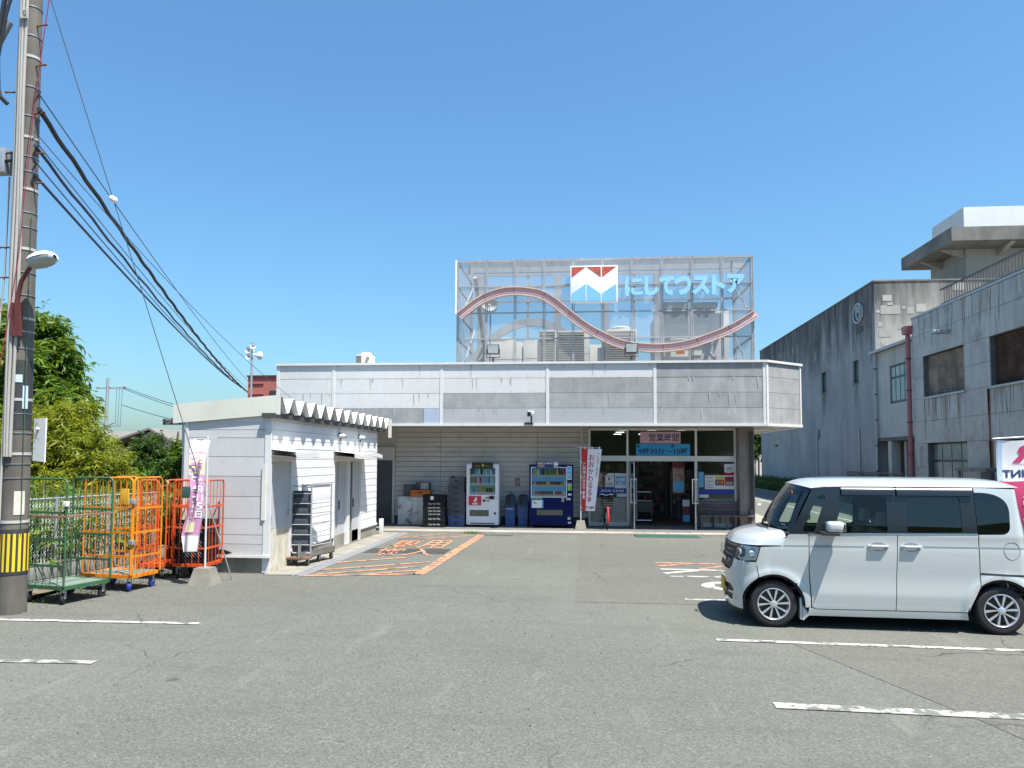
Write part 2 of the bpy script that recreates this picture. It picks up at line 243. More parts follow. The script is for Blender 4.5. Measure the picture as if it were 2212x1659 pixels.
# ------------------------------------------------------------------ mesh helpers
class MB:
    def __init__(s): s.v = []; s.f = []
    def add(s, vs, fs):
        o = len(s.v); s.v += [tuple(map(float, p)) for p in vs]; s.f += [tuple(i+o for i in f) for f in fs]; return s
    def box(s, x0, x1, y0, y1, z0, z1):
        return s.add([(x0,y0,z0),(x1,y0,z0),(x1,y1,z0),(x0,y1,z0),(x0,y0,z1),(x1,y0,z1),(x1,y1,z1),(x0,y1,z1)],
                     [(0,3,2,1),(4,5,6,7),(0,1,5,4),(1,2,6,5),(2,3,7,6),(3,0,4,7)])
    def bbox(s, x0, x1, y0, y1, z0, z1, b=.01):
        """box with chamfered edges"""
        bm = bmesh.new(); vs = [bm.verts.new(p) for p in [(x0,y0,z0),(x1,y0,z0),(x1,y1,z0),(x0,y1,z0),(x0,y0,z1),(x1,y0,z1),(x1,y1,z1),(x0,y1,z1)]]
        for f in [(0,3,2,1),(4,5,6,7),(0,1,5,4),(1,2,6,5),(2,3,7,6),(3,0,4,7)]: bm.faces.new([vs[i] for i in f])
        bmesh.ops.bevel(bm, geom=bm.edges[:], offset=b, segments=2, affect='EDGES', profile=.6)
        return s.bm(bm)
    def bm(s, bm):
        bm.verts.index_update(); s.add([v.co for v in bm.verts], [[v.index for v in f.verts] for f in bm.faces]); bm.free(); return s
    def quad(s, a, b, c, d): return s.add([a, b, c, d], [(0,1,2,3)])
    def poly(s, pts): return s.add(pts, [tuple(range(len(pts)))])
    def prism(s, pts, axis, a, b):
        """2-D outline extruded along an axis: axis 'x' pts=(y,z); 'y' pts=(x,z); 'z' pts=(x,y)"""
        n = len(pts); mk = {'x': lambda p, t: (t, p[0], p[1]), 'y': lambda p, t: (p[0], t, p[1]), 'z': lambda p, t: (p[0], p[1], t)}[axis]
        vs = [mk(p, a) for p in pts]+[mk(p, b) for p in pts]
        fs = [tuple(range(n-1, -1, -1)), tuple(range(n, 2*n))]+[(i, (i+1) % n, n+(i+1) % n, n+i) for i in range(n)]
        return s.add(vs, fs)
    def tube(s, pts, r, n=8, cap=True, closed=False):
        pts = [Vector(p) for p in pts]; m_ = len(pts); rings = []
        rr = r if isinstance(r, (list, tuple)) else [r]*m_
        prev = None
        for i, p in enumerate(pts):
            if closed: t = (pts[(i+1) % m_]-pts[i-1])
            else: t = pts[min(i+1, m_-1)]-pts[max(i-1, 0)]
            t = t.normalized() if t.length > 1e-9 else Vector((0, 0, 1))
            if prev is None:
                a = Vector((0, 0, 1)) if abs(t.z) < .9 else Vector((1, 0, 0)); u = t.cross(a).normalized()
            else:
                u = (prev-t*prev.dot(t)); u = u.normalized() if u.length > 1e-6 else t.orthogonal().normalized()
            prev = u; w = t.cross(u)
            rings.append([p+(u*math.cos(2*math.pi*k/n)+w*math.sin(2*math.pi*k/n))*rr[i] for k in range(n)])
        vs = [q for rg in rings for q in rg]; fs = []
        for i in range(m_ if closed else m_-1):
            j = (i+1) % m_
            for k in range(n): fs.append((i*n+k, i*n+(k+1) % n, j*n+(k+1) % n, j*n+k))
        if cap and not closed: fs += [tuple(range(n-1, -1, -1)), tuple((m_-1)*n+k for k in range(n))]
        return s.add(vs, fs)
    def lathe(s, prof, n=24, axis='z', c=(0, 0, 0), cap=True):
        """prof=[(r, h)...] around an axis through c"""
        mk = {'z': lambda r, h, a: (c[0]+r*math.cos(a), c[1]+r*math.sin(a), c[2]+h), 'y': lambda r, h, a: (c[0]+r*math.cos(a), c[1]+h, c[2]+r*math.sin(a)),
              'x': lambda r, h, a: (c[0]+h, c[1]+r*math.cos(a), c[2]+r*math.sin(a))}[axis]
        vs = [mk(r, h, 2*math.pi*k/n) for r, h in prof for k in range(n)]; fs = []
        for i in range(len(prof)-1):
            for k in range(n): fs.append((i*n+k, i*n+(k+1) % n, (i+1)*n+(k+1) % n, (i+1)*n+k))
        if cap: fs += [tuple(range(n)), tuple((len(prof)-1)*n+k for k in range(n))]
        return s.add(vs, fs)
    def sphere(s, c, r, n=12, sz=1.0):
        k = 7; return s.lathe([(max(1e-4, r*math.sin(math.pi*i/k)), -r*sz*math.cos(math.pi*i/k)) for i in range(k+1)], n, 'z', c, False)
    def xf(s, mat, i0=0):
        s.v = s.v[:i0]+[tuple(mat @ Vector(p)) for p in s.v[i0:]]; return s
    def mesh(s, name, mat, smooth=None):
        me = bpy.data.meshes.new(name); me.from_pydata(s.v, [], s.f); me.validate(); me.update()
        if mat: me.materials.append(MATS[mat])
        if smooth is not None:
            me.polygons.foreach_set("use_smooth", [True]*len(me.polygons))
            if smooth < 3.0: me.set_sharp_from_angle(angle=smooth)
        return me

def fixn(me):
    bm = bmesh.new(); bm.from_mesh(me); bmesh.ops.recalc_face_normals(bm, faces=bm.faces[:]); bm.to_mesh(me); bm.free()

def wmat(o):
    m_ = Matrix.Translation(o.location) @ o.rotation_euler.to_matrix().to_4x4()
    return (wmat(o.parent) @ m_) if o.parent else m_

def obj(name, mb, mat, parent=None, world=False, smooth=.7, loc=None, rotz=0.0):
    """one mesh object; world=True: coordinates are world ones and are moved into the parent's frame"""
    if isinstance(mb, MB):
        if parent is not None and world: mb.xf(wmat(parent).inverted())
        me = mb.mesh(name, mat, smooth); fixn(me)
    else: me = mb
    o = bpy.data.objects.new(name, me); COL.objects.link(o); o.parent = parent
    if loc is not None: o.location = loc
    if rotz: o.rotation_euler = (0, 0, rotz)
    return o

def tag(o, label=None, cat=None, group=None, kind=None):
    if label: o['label'] = label
    if cat: o['category'] = cat
    if group: o['group'] = group
    if kind: o['kind'] = kind
    return o

def thing(name, label, cat, loc=(0, 0, 0), rotz=0.0, group=None):
    o = bpy.data.objects.new(name, None); COL.objects.link(o); o.empty_display_size = .2
    o.location = loc; o.rotation_euler = (0, 0, rotz); return tag(o, label, cat, group)

def struct(name, mb, mat, parent=None, smooth=.7):
    o = obj(name, mb, mat, parent, True, smooth)
    if parent is None: o['kind'] = 'structure'
    return o

def B(*a): return MB().box(*a)
def BB(*a, b=.01): return MB().bbox(*a, b=b)

_tc = {}
def text_mb(txt, w, h, bold=.0, ext=.0, align='fit'):
    """lettering as geometry in the XZ plane facing -Y, lower-left corner at the origin"""
    key = (txt, bold, ext)
    if key not in _tc:
        cu = bpy.data.curves.new("t", 'FONT'); cu.body = txt; cu.size = 1; cu.offset = bold; cu.extrude = 0; cu.resolution_u = 3; cu.space_line = 1.0
        o = bpy.data.objects.new("t", cu); COL.objects.link(o); bpy.context.view_layer.update()
        dg = bpy.context.evaluated_depsgraph_get(); me = bpy.data.meshes.new_from_object(o.evaluated_get(dg))
        vs = np.array([v.co[:2] for v in me.vertices]) if len(me.vertices) else np.zeros((0, 2))
        fs = [tuple(p.vertices) for p in me.polygons]
        bpy.data.objects.remove(o); bpy.data.curves.remove(cu); bpy.data.meshes.remove(me); _tc[key] = (vs, fs)
    vs, fs = _tc[key]; mb = MB()
    if len(vs) == 0: return mb
    lo, hi = vs.min(0), vs.max(0); sc = (w/max(1e-6, hi[0]-lo[0]), h/max(1e-6, hi[1]-lo[1]))
    if align == 'keep': k = min(sc); sc = (k, k)
    p = (vs-lo)*sc
    if ext <= 0: return mb.add([(a, 0, b) for a, b in p], fs)
    n = len(p); bnd = {}
    for f in fs:
        for i in range(len(f)):
            e = (f[i], f[(i+1) % len(f)]); bnd[e] = bnd.get(e, 0)+1
    sides = [(e[0], e[1], e[1]+n, e[0]+n) for e in bnd if (e[1], e[0]) not in bnd]
    return mb.add([(a, 0, b) for a, b in p]+[(a, ext, b) for a, b in p], fs+[tuple(i+n for i in f)[::-1] for f in fs]+sides)

def text(name, txt, w, h, o3, mat, parent=None, bold=.0, ext=.0, rot=None, align='fit'):
    mb = text_mb(txt, w, h, bold, ext, align)
    mt = Matrix.Translation(o3) @ (rot if rot else Matrix.Identity(4)); mb.xf(mt)
    return obj(name, mb, mat, parent, True, None)
RX = lambda a: Matrix.Rotation(a, 4, 'X')
RY = lambda a: Matrix.Rotation(a, 4, 'Y')
RZ = lambda a: Matrix.Rotation(a, 4, 'Z')

def rect_frame(x0, x1, z0, z1, t, y0, y1):
    return MB().box(x0, x0+t, y0, y1, z0, z1).box(x1-t, x1, y0, y1, z0, z1).box(x0+t, x1-t, y0, y1, z1-t, z1).box(x0+t, x1-t, y0, y1, z0, z0+t)

def copy_tree(o, loc=None, rotz=None, label=None):
    def cp(a, par):
        c = a.copy(); COL.objects.link(c); c.parent = par
        for ch in [x for x in a.children]: cp(ch, c)
        return c
    r = cp(o, o.parent)
    if loc is not None: r.location = loc
    if rotz is not None: r.rotation_euler = (0, 0, rotz)
    if label: r['label'] = label
    return r
# ------------------------------------------------------------------ ground
def sheet(x0, x1, y0, y1, z): return MB().quad((x0,y0,z),(x1,y0,z),(x1,y1,z),(x0,y1,z))
ground = struct('ground', sheet(-400, 400, -300, 700, 0), 'asphalt')
struct('asphalt_patch', sheet(-.16, 6.1, 11.0, 20.7, .004), 'asphalt_patch', ground)
struct('asphalt_patch', MB().poly([(2.2,8.9,.0035),(3.05,6.3,.0035),(3.6,4.0,.0035),(9,4.0,.0035),(9,8.95,.0035)]), 'asphalt_patch', ground)
struct('asphalt_patch', sheet(-4.72, -2.98, 16.15, 17.0, .0045), 'asphalt_dark', ground)
struct('field', sheet(-60, -7.72, 9.6, 60, .06), 'soil')
road = struct('road', sheet(6.25, 11.0, -40, 120, .006), 'road')
def stripe(par, a, b, w, mat, z=.0085, name='painted_line'):
    a = Vector((*a, z)); b = Vector((*b, z)); d = (b-a).normalized(); n = Vector((-d.y, d.x, 0))*w/2
    k = max(1, int((b-a).length/.25)); L = []; Rr = []
    for i in range(k+1):
        p = a.lerp(b, i/k); j = random.uniform(-.006, .006); L.append(p+n*(1+j*8)); Rr.append(p-n*(1-j*8))
    vs = L+Rr; m_ = MB().add(vs, [(i, k+1+i, k+2+i, i+1) for i in range(k)])
    return struct(name, m_, mat, par)
G = ground
stripe(G, (-9.5, 8.93), (-4.64, 9.04), .10, 'paint_white'); stripe(G, (-6.9, 7.14), (-4.77, 7.24), .11, 'paint_white_worn')
stripe(G, (1.43, 8.89), (8.6, 8.58), .10, 'paint_white_mid'); stripe(G, (1.52, 6.6), (8.6, 6.3), .15, 'paint_white_worn')
stripe(G, (1.40, 11.37), (8.0, 11.2), .12, 'paint_white_mid')
stripe(G, (1.34, 14.42), (6.0, 14.25), .13, 'paint_white'); stripe(G, (1.37, 13.58), (6.0, 13.5), .13, 'paint_white_mid')
stripe(G, (1.36, 13.9), (2.0, 14.32), .14, 'paint_white'); stripe(G, (2.3, 13.65), (3.0, 14.3), .14, 'paint_white')
stripe(G, (1.32, 15.31), (6.0, 15.05), .13, 'paint_orange'); stripe(G, (1.34, 14.84), (1.95, 15.22), .14, 'paint_orange'); stripe(G, (2.07, 14.55), (2.7, 15.05), .14, 'paint_orange')
ring = MB(); n = 48
for i in range(n):
    a, b = 2*math.pi*i/n, 2*math.pi*(i+1)/n
    p = lambda r, t: (2.35+r*math.cos(t)*1.0, 12.62+r*math.sin(t)*.85, .0085)
    ring.quad(p(.34, a), p(.54, a), p(.54, b), p(.34, b))
struct('painted_ring', ring, 'paint_white', G)
# loading bay
stripe(G, (-2.88, 13.22), (-2.72, 20.2), .21, 'paint_orange'); stripe(G, (-4.82, 12.84), (-2.95, 13.30), .13, 'paint_orange')
for a, b in (((-4.78,13.53),(-3.0,14.85)), ((-4.77,14.53),(-3.6,15.5)), ((-4.74,19.2),(-3.66,20.43)), ((-4.06,19.1),(-2.98,19.97)), ((-3.95,13.06),(-2.98,13.75)), ((-4.75,12.95),(-3.1,14.2))):
    stripe(G, a, b, .12, 'paint_orange', .0078)
for t_, x0, y0 in (('搬', -4.50, 15.75), ('入', -3.84, 15.75), ('専', -4.50, 17.10), ('用', -3.82, 17.10)):
    mb = text_mb(t_, .62, 1.25 if y0 < 16 else 1.65, .012); mb.v = [(x0+a, y0+c, .0098) for a, b, c in mb.v]
    struct('painted_character', mb, 'paint_orange', G)
mh = MB().lathe([(.33, 0), (.33, .011), (.30, .013)], 28, 'z', (-4.28, 18.9, 0)); struct('manhole_cover', mh, 'steel', G)
gr = MB()
for i in range(9): gr.box(-2.66+i*.085, -2.62+i*.085, 20.06, 20.32, .0, .012)
gr.box(-2.70, -1.92, 20.04, 20.06, 0, .014).box(-2.70, -1.92, 20.32, 20.34, 0, .014); struct('drain_grating', gr, 'steel', G)
struct('grating_pit', sheet(-2.70, -1.92, 20.05, 20.33, .0045), 'black', G)
# shed apron and drain channel
struct('shed_apron', B(-5.5, -4.98, 12.86, 20.5, -.1, .018), 'concrete')
dr = MB()
for x0, x1 in ((-4.98, -4.93), (-4.90, -4.83), (-4.80, -4.75)): dr.box(x0, x1, 12.84, 20.5, -.02, .016)
struct('drain_channel', dr, 'galv'); struct('drain_bed', sheet(-4.98, -4.75, 12.84, 20.5, .005), 'black', G)
# walkway in front of the store
walk = struct('walkway', B(-5.6, 6.1, 20.62, 32.0, -.1, .05), 'concrete_pale')
tile_me = B(-.145, .145, -.19, .19, -.02, .028).mesh('paving_tile', 'walk_tile')
for i in range(20): 
    if True: obj('paving_tile', tile_me, None, walk, loc=(.15+i*.302, 20.83, .030+random.uniform(0, .002)))
struct('walkway_painted_shade', sheet(-6.9, 4.75, 21.25, 22.94, .0545), 'concrete_dark', walk)  # dark sheet that paints the canopy's shade on to the walkway
struct('kerb', B(11.0, 11.16, -40, 120, -.1, .14), 'concrete'); struct('verge', sheet(11.16, 40, -40, 120, .05), 'soil')
struct('gutter', sheet(6.0, 6.25, -40, 120, .009), 'concrete')
for y in (32.6, 35.0, 37.2, 40, 43): stripe(road, (7.55, y), (7.9, y+1.6), .16, 'paint_white', .0102)
stripe(road, (7.7, 38.1), (8.5, 38.16), .3, 'paint_white', .0102); stripe(road, (8.7, 8), (8.6, 60), .14, 'paint_white', .0102)

# ------------------------------------------------------------------ store building
YF, YW, YG = 21.1, 22.95, 22.9
store = thing('store_building', 'low white supermarket with wide boarded fascia and glass entrance', 'store', (0, 23, 0))
def SP(name, mb, mat, par=None, smooth=.7): return obj(name, mb, mat, par or store, True, smooth)
# shell
SP('wall', MB().box(-8.7, -5.75, YW+.03, YW+.2, 0, 2.92).box(-8.7, -8.5, YW+.2, 38, 0, 4.5).box(4.45, 4.65, YW+.2, 38, 0, 4.5).box(-8.5, 4.45, 37.8, 38, 0, 4.5), 'store_siding')
SP('roof', MB().prism([(-8.6,YF+.25),(4.72,YF+.25),(5.78,22.2),(5.78,38),(-8.6,38)], 'z', 4.40, 4.5), 'concrete'); SP('soffit', MB().poly([(-8.7,YF+.02,2.925),(4.78,YF+.02,2.925),(5.9,22.12,2.925),(5.9,38,2.925),(-8.7,38,2.925)]), 'soffit')
SP('wall_backing', B(-5.75, .05, YW+.03, YW+.2, 0, 2.92), 'dark_gap'); SP('skirting', B(-5.75, .05, YW-.02, YW+.03, .05, .29), 'dark_grey')
pitch = .147; k = 0; z = .293
while z < 2.90:
    z1 = min(z+pitch-.011, 2.918)
    for x0, x1 in ((-5.74, -4.365), (-4.355, -1.445), (-1.435, .07)):
        SP('siding_board', MB().add([(x0,YW-.008,z),(x1,YW-.008,z),(x1,YW+.002,z1),(x0,YW+.002,z1),(x0,YW+.03,z),(x1,YW+.03,z),(x1,YW+.03,z1),(x0,YW+.03,z1)], [(0,1,2,3),(0,4,5,1),(3,2,6,7),(0,3,7,4),(1,5,6,2)]), 'store_siding', None, None)
    z += pitch
SP('service_door', BB(-6.9, -5.83, YW-.03, YW+.02, .05, 1.93, b=.006), 'door_dark'); SP('door_header', B(-7.4, -5.75, YW-.10, YW+.02, 1.94, 2.34), 'store_siding'); SP('door_jamb', B(-5.82, -5.745, YW-.04, YW+.02, .05, 1.94), 'store_siding')
# fascia boards
SECT = [(-8.75, -7.115), (-7.045, -4.035), (-3.965, -1.09), (-1.02, 1.815), (1.885, 4.70)]
rowz = [(2.97, 3.384), (3.392, 3.800), (3.808, 4.215), (4.223, 4.60)]
kinds = {0: 'wwww', 1: 'gwww', 2: 'pgww', 3: 'pggw', 4: 'gggg'}
mm = {'w': 'fascia_white', 'g': 'fascia_grey', 'p': 'fascia_plain'}
SP('fascia_backing', MB().box(-8.74, 4.74, YF+.035, YF+.2, 2.93, 4.6), 'dark_gap')
for si, (x0, x1) in enumerate(SECT):
    for ri, (a, b) in enumerate(rowz):
        if si == 1 and ri == 0:
            SP('fascia_board', B(x0, -4.50, YF, YF+.03, a, b), 'fascia_grey', None, None); SP('fascia_board', B(-4.49, x1, YF, YF+.03, a, b), 'fascia_blue', None, None); continue
        o = random.uniform(-.002, .004); SP('fascia_board', B(x0, x1, YF+o, YF+.03, a, b), mm[kinds[si][ri]], None, None)
for x in (-8.70, -7.08, -4.0, -1.055, 1.85, 4.735): SP('cover_strip', B(x-.042, x+.042, YF-.012, YF+.03, 2.965, 4.60), 'white_trim', None, None)
# angled end
A = Vector((4.79, YF, 0)); Bv = Vector((5.94, 22.1, 0)); d = (Bv-A).normalized(); nrm = Vector((d.y, -d.x, 0))
def bev(name, s0, s1, z0, z1, o0, o1, mat):
    p = [A+d*s0+nrm*o0, A+d*s1+nrm*o0, A+d*s1+nrm*o1, A+d*s0+nrm*o1]
    SP(name, MB().prism([(q.x, q.y) for q in p], 'z', z0, z1), mat, None, None)
LB = (Bv-A).length
bev('fascia_backing', 0, LB, 2.93, 4.6, -.12, -.035, 'dark_gap')
for a, b in rowz: bev('fascia_board', .03, LB-.03, a, b, -.03, 0, 'fascia_grey')
bev('cover_strip', LB-.06, LB, 2.965, 4.6, -.03, .02, 'white_trim'); bev('cover_strip', -.02, .06, 2.965, 4.6, -.03, .018, 'white_trim')
for nm, z0, z1, o in (('coping', 4.603, 4.665, .05), ('bottom_trim', 2.90, 2.968, .028)):
    SP(nm, B(-8.78, 4.80, YF-o, YF+.22, z0, z1), 'white_trim', None, None); bev(nm, -.02, LB+.03, z0, z1, -.2, o, 'white_trim'); SP(nm, B(5.80, 5.97, 22.12, 38, z0, z1), 'white_trim', None, None)
for a, b in rowz: SP('fascia_board', B(5.90, 5.93, 22.13, 38, a, b), 'fascia_grey', None, None); SP('fascia_board', B(-8.76, -8.73, YF+.03, 38, a, b), 'fascia_white', None, None)
SP('coping', B(-8.80, -8.6, YF+.22, 38, 4.603, 4.665), 'white_trim', None, None)
# entrance frame
XM = [0.09, 1.195, 3.165, 4.27]
fr = MB().box(XM[0]-.03, XM[0]+.03, YG-.05, YG+.05, .05, 2.9)
SP('frame_post', fr, 'alu_white', None, None)
for x in XM[1:3]: SP('frame_post', B(x-.03, x+.03, YG-.05, YG+.05, .05, 2.9), 'alu_white', None, None)
SP('frame_post', B(XM[3]-.03, XM[3]+.03, YG-.05, YG+.05, .05, 2.9), 'alu_white', None, None)
SP('frame_head', B(XM[0]+.03, XM[3]-.03, YG-.055, YG+.05, 2.845, 2.905), 'alu_white', None, None)
SP('transom', B(XM[0]+.03, XM[3]-.03, YG-.06, YG+.06, 1.945, 2.10), 'alu_white', None, None)
for i, (x0, x1) in enumerate(zip(XM[:-1], XM[1:])):
    SP('window_pane', B(x0+.032, x1-.032, YG-.004, YG+.004, 2.102, 2.843), 'glass_store', None, None)
    if i != 1:
        SP('window_pane', B(x0+.032, x1-.032, YG-.004, YG+.004, .17, 1.943), 'glass_store', None, None)
        SP('frame_sill', B(x0+.032, x1-.032, YG-.05, YG+.05, .05, .168), 'alu_white', None, None)
        SP('inside_counter', B(x0+.05, x1-.05, YG+.12, YG+.3, .1, .86), 'poster_white', None, None)
# glazed doors swung open
for s, hx, ang in ((1, XM[1]+.04, R_(-84)), (-1, XM[2]-.04, R_(180+83))):
    dr = obj('glass_door', rect_frame(0, .92, 0, 1.87, .045, -.015, .015), 'alu', store, smooth=None, loc=(hx, YG-.06-23, .06), rotz=ang)
    obj('door_pane', B(.046, .874, -.004, .004, .046, 1.824), 'glass_store', dr, smooth=None)
    hd = MB().tube([(.80,-.07,.70),(.80,-.07,1.40)], .016, 8)
    for yy in (-.075, .075): 
        hd.tube([(.80,yy,.70),(.80,yy,1.40)], .016, 8)
        for zz in (.72, 1.38): hd.tube([(.80,0,zz),(.80,yy,zz)], .014, 8)
    obj('door_handle', hd, 'chrome', dr)
    obj('door_stop', MB().bbox(.84, .90, -.03, .03, -.05, .04), 'steel', dr)
# pillar
SP('pillar', BB(4.31, 4.52, 22.45, 22.93, .05, 2.92, b=.008), 'pillar_stone'); SP('pillar', BB(4.528, 4.74, 22.50, 22.93, .05, 2.92, b=.008), 'pillar_stone'); SP('pillar_trim', B(4.60, 4.70, 22.46, 22.499, .25, 2.80), 'pillar_dark', None, None)
SP('soffit_lamp', BB(4.7, 5.35, 22.9, 23.1, 2.85, 2.92, b=.01), 'alu_white')
# rain pipe by the entrance
SP('rain_pipe', MB().tube([(-.13,22.85,2.92),(-.13,22.85,.35),(-.10,22.80,.28),(-.05,22.80,.28)], .032, 10), 'store_siding')
for zz in (2.45, 1.3): SP('pipe_clip', MB().tube([(-.13,22.85,zz),(-.13,22.85,zz+.03)], .038, 10), 'store_siding')
# interior
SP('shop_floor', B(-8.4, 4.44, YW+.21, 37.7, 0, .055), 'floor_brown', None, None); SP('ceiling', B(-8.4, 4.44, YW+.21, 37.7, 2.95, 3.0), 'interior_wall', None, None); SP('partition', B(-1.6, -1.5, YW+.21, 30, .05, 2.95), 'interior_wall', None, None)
SP('partition', B(-1.5, 4.44, 29.9, 30, .05, 2.95), 'interior_wall', None, None)
for y in (24.5, 26.5, 28.5):
    for x in (1.0, 1.9, 2.8): SP('ceiling_tube', B(x, x+.28, y, y+.06, 2.90, 2.93), 'tube_light', None, None)
# shelves and goods inside, seen through the doorway
for i, (x, y, w, h, lab) in enumerate(((.45, 25.6, 1.2, 1.7, 'dim shop shelf left inside the entrance doorway'), (1.75, 27.0, 1.0, 1.9, 'tall dim shop shelf deep inside behind the basket trolley'), (2.75, 25.8, .7, 1.6, 'dim shop shelf right inside the entrance doorway'))):
    t = thing('shop_shelf', lab, 'shelf', (x, y, .055)); obj('rack', MB().box(0, .03, 0, .4, 0, h).box(w-.03, w, 0, .4, 0, h).box(.03, w-.03, .37, .4, 0, h), 'interior_shelf', t, smooth=None)
    for j in range(5):
        zz = .15+j*(h-.3)/4; obj('shelf_board', B(.03, w-.03, 0, .37, zz, zz+.02), 'interior_shelf', t, smooth=None)
        q = .06
        while q < w-.15:
            ww = random.uniform(.07, .16); hh = random.uniform(.10, .22); obj('package', BB(q, q+ww, .03, .25, zz+.021, zz+.021+hh, b=.006), random.choice(['poster_mix', 'poster_maroon', 'crate_grey', 'box_olive', 'box_tan', 'dark_grey', 'crate_grey']), t); q += ww+.03
t = thing('basket_trolley', 'chrome shopping basket trolley with dark basket standing inside the doorway', 'shopping trolley', (1.72, 23.6, .055))
obj('frame', MB().tube([(-.22,0,.12),(-.24,0,.75),(-.24,.35,.95),(.24,.35,.95),(.24,0,.75),(.22,0,.12)], .012, 8).tube([(-.22,0,.12),(.22,0,.12)], .012, 8).tube([(-.24,0,.70),(.24,0,.70)], .012, 8).tube([(-.22,0,.12),(-.24,.5,.12)], .012, 8).tube([(.22,0,.12),(.24,.5,.12)], .012, 8).tube([(-.24,.45,.12),(-.24,.35,.95)], .012, 8).tube([(.24,.45,.12),(.24,.35,.95)], .012, 8), 'chrome', t)
obj('basket', MB().prism([(-.21,.36),(.21,.36),(.235,.69),(-.235,.69)], 'y', .02, .34), 'dark_grey', t)
for sx in (-.22, .22):
    for sy in (.02, .5): obj('wheel', MB().lathe([(.045,-.012),(.05,0),(.045,.012)], 14, 'x', (sx, sy, .05)), 'rubber', t)
t = thing('poster_stand', 'poster stand with tall notice just inside the right door', 'poster stand', (2.55, 23.4, .055)); obj('stand', MB().tube([(.17,0,0),(.17,0,1.5)], .015, 8).box(.0, .34, -.12, .12, 0, .03), 'dark_grey', t); obj('notice', BB(0, .34, -.02, .0, .95, 1.85, b=.004), 'poster_mix', t); obj('header', B(.01, .33, -.024, -.021, 1.70, 1.83), 'poster_maroon', t); obj('lower_print', B(.02, .32, -.024, -.021, 1.0, 1.3), 'poster_blue', t)
t = thing('leaflet_rack', 'small leaflet rack low beside the right door', 'leaflet rack', (2.82, 23.25, .055)); obj('rack', MB().box(0, .22, 0, .14, 0, .05).box(0, .22, .12, .14, .05, .78), 'dark_grey', t); 
for i, mt in enumerate(('poster_white', 'poster_maroon', 'poster_blue')): obj('leaflet', B(.01, .21, .10-.02*i, .115-.02*i, .56-.22*i, .75-.22*i), mt, t)
# flat signs in the window
def sign(name, label, cat, x0, x1, z0, z1, mat, y=22.868, th=.006):
    t = thing(name, label, cat, (x0, y, z0)); obj('sheet', B(0, x1-x0, 0, th, 0, z1-z0), mat, t, smooth=None); return t
def wr(t, txt, x, z, w, h, mat, bold=.02, y=-.003): 
    mb = text_mb(txt, w, h, bold); mb.v = [(x+a, y, z+c) for a, b, c in mb.v]; return obj('lettering', mb, mat, t, smooth=None)
t = sign('hours_sign', 'pink opening hours sign above the entrance doors', 'sign', 1.564, 2.728, 2.466, 2.802, 'pink_sheet'); wr(t, '営業時間', .26, .05, .86, .24, 'text_navy', .010)
t = sign('hours_sign', 'bright blue opening times sign under the pink one', 'sign', 1.445, 2.994, 2.108, 2.449, 'blue_sheet', 22.86); wr(t, '9時30分～10時', .07, .035, 1.41, .19, 'text_black', .010); wr(t, '朝', .01, .225, .10, .10, 'text_black', .005); wr(t, '夜', 1.0, .225, .10, .10, 'text_black', .005)
t = sign('notice', 'white printed notice on the window left of the doors', 'notice', .551, .802, 1.194, 1.586, 'poster_white')
for zz in (.30, .10, .07, .04): obj('print_line', B(.04, .21, -.003, -.001, zz, zz+.012), 'text_black', t)
obj('print_mark', MB().prism([(.08,.26),(.16,.26),(.09,.17)], 'y', -.003, -.001), 'text_black', t); obj('red_corner', MB().lathe([(.035,-.004),(.035,-.001)], 14, 'y', (.02, 0, .37)), 'poster_maroon', t)
t = sign('poster', 'sky blue 1.5 poster on the window beside the left door', 'poster', .826, 1.16, 1.155, 1.588, 'poster_white'); obj('print', B(.02, .315, -.003, -.001, .10, .35), 'poster_blue', t); wr(t, '1.5倍', .04, .20, .25, .10, 'text_white', .04, -.005); wr(t, '還元', .09, .11, .15, .07, 'text_white', .02, -.005)
sign('poster', 'narrow printed poster behind the red and white banner', 'poster', .285, .452, 1.197, 1.59, 'poster_mix')
t = sign('window_film', 'dark blue window band with white opening hours, left of doors', 'window film', .125, 1.162, 1.006, 1.150, 'blue_film', 22.874); wr(t, 'あさ9:30～よる10:00', .30, .035, .66, .075, 'text_white', .02)
sign('notice', 'small pale notice under the blue band, left of doors', 'notice', .885, 1.16, .908, .998, 'poster_white')
t = sign('shop_sign', 'white and red CGC sign at the top right of the window', 'sign', 3.964, 4.235, 1.566, 1.87, 'poster_white'); wr(t, 'CGC', .05, .14, .18, .09, 'text_black', .02); obj('red_band', MB().prism([(0,0),(.271,0),(.271,.09),(.2,.06),(.08,.055),(0,.08)], 'y', -.003, -.001), 'flag_red', t); obj('smile_line', MB().tube([(.06,-.003,.115),(.11,-.003,.10),(.16,-.003,.10),(.21,-.003,.115)], .005, 5), 'text_black', t)
t = sign('poster', 'wide white poster with yellow and maroon point panels right of doors', 'poster', 3.406, 4.238, 1.15, 1.547, 'poster_white')
obj('yellow_panel', B(.29, .56, -.003, -.001, .10, .37), 'poster_yellow', t); obj('blue_tile', B(.30, .42, -.005, -.0035, .11, .27), 'text_navy', t); obj('red_tile', B(.43, .55, -.005, -.0035, .11, .27), 'text_red', t); wr(t, '3', .335, .15, .05, .09, 'poster_yellow', .03, -.0065); wr(t, '5', .465, .15, .05, .09, 'poster_yellow', .03, -.0065); obj('maroon_panel', B(.57, .82, -.003, -.001, .10, .36), 'poster_maroon', t); obj('cream_tile', B(.60, .79, -.005, -.0035, .12, .22), 'box_tan', t)
for zz in (.32, .22, .12, .05): obj('print_line', B(.05, .24, -.003, -.001, zz, zz+.012), 'text_black', t)
sign('notice', 'narrow pale blue notice beside the right door handle', 'notice', 3.229, 3.374, 1.199, 1.643, 'poster_blue')
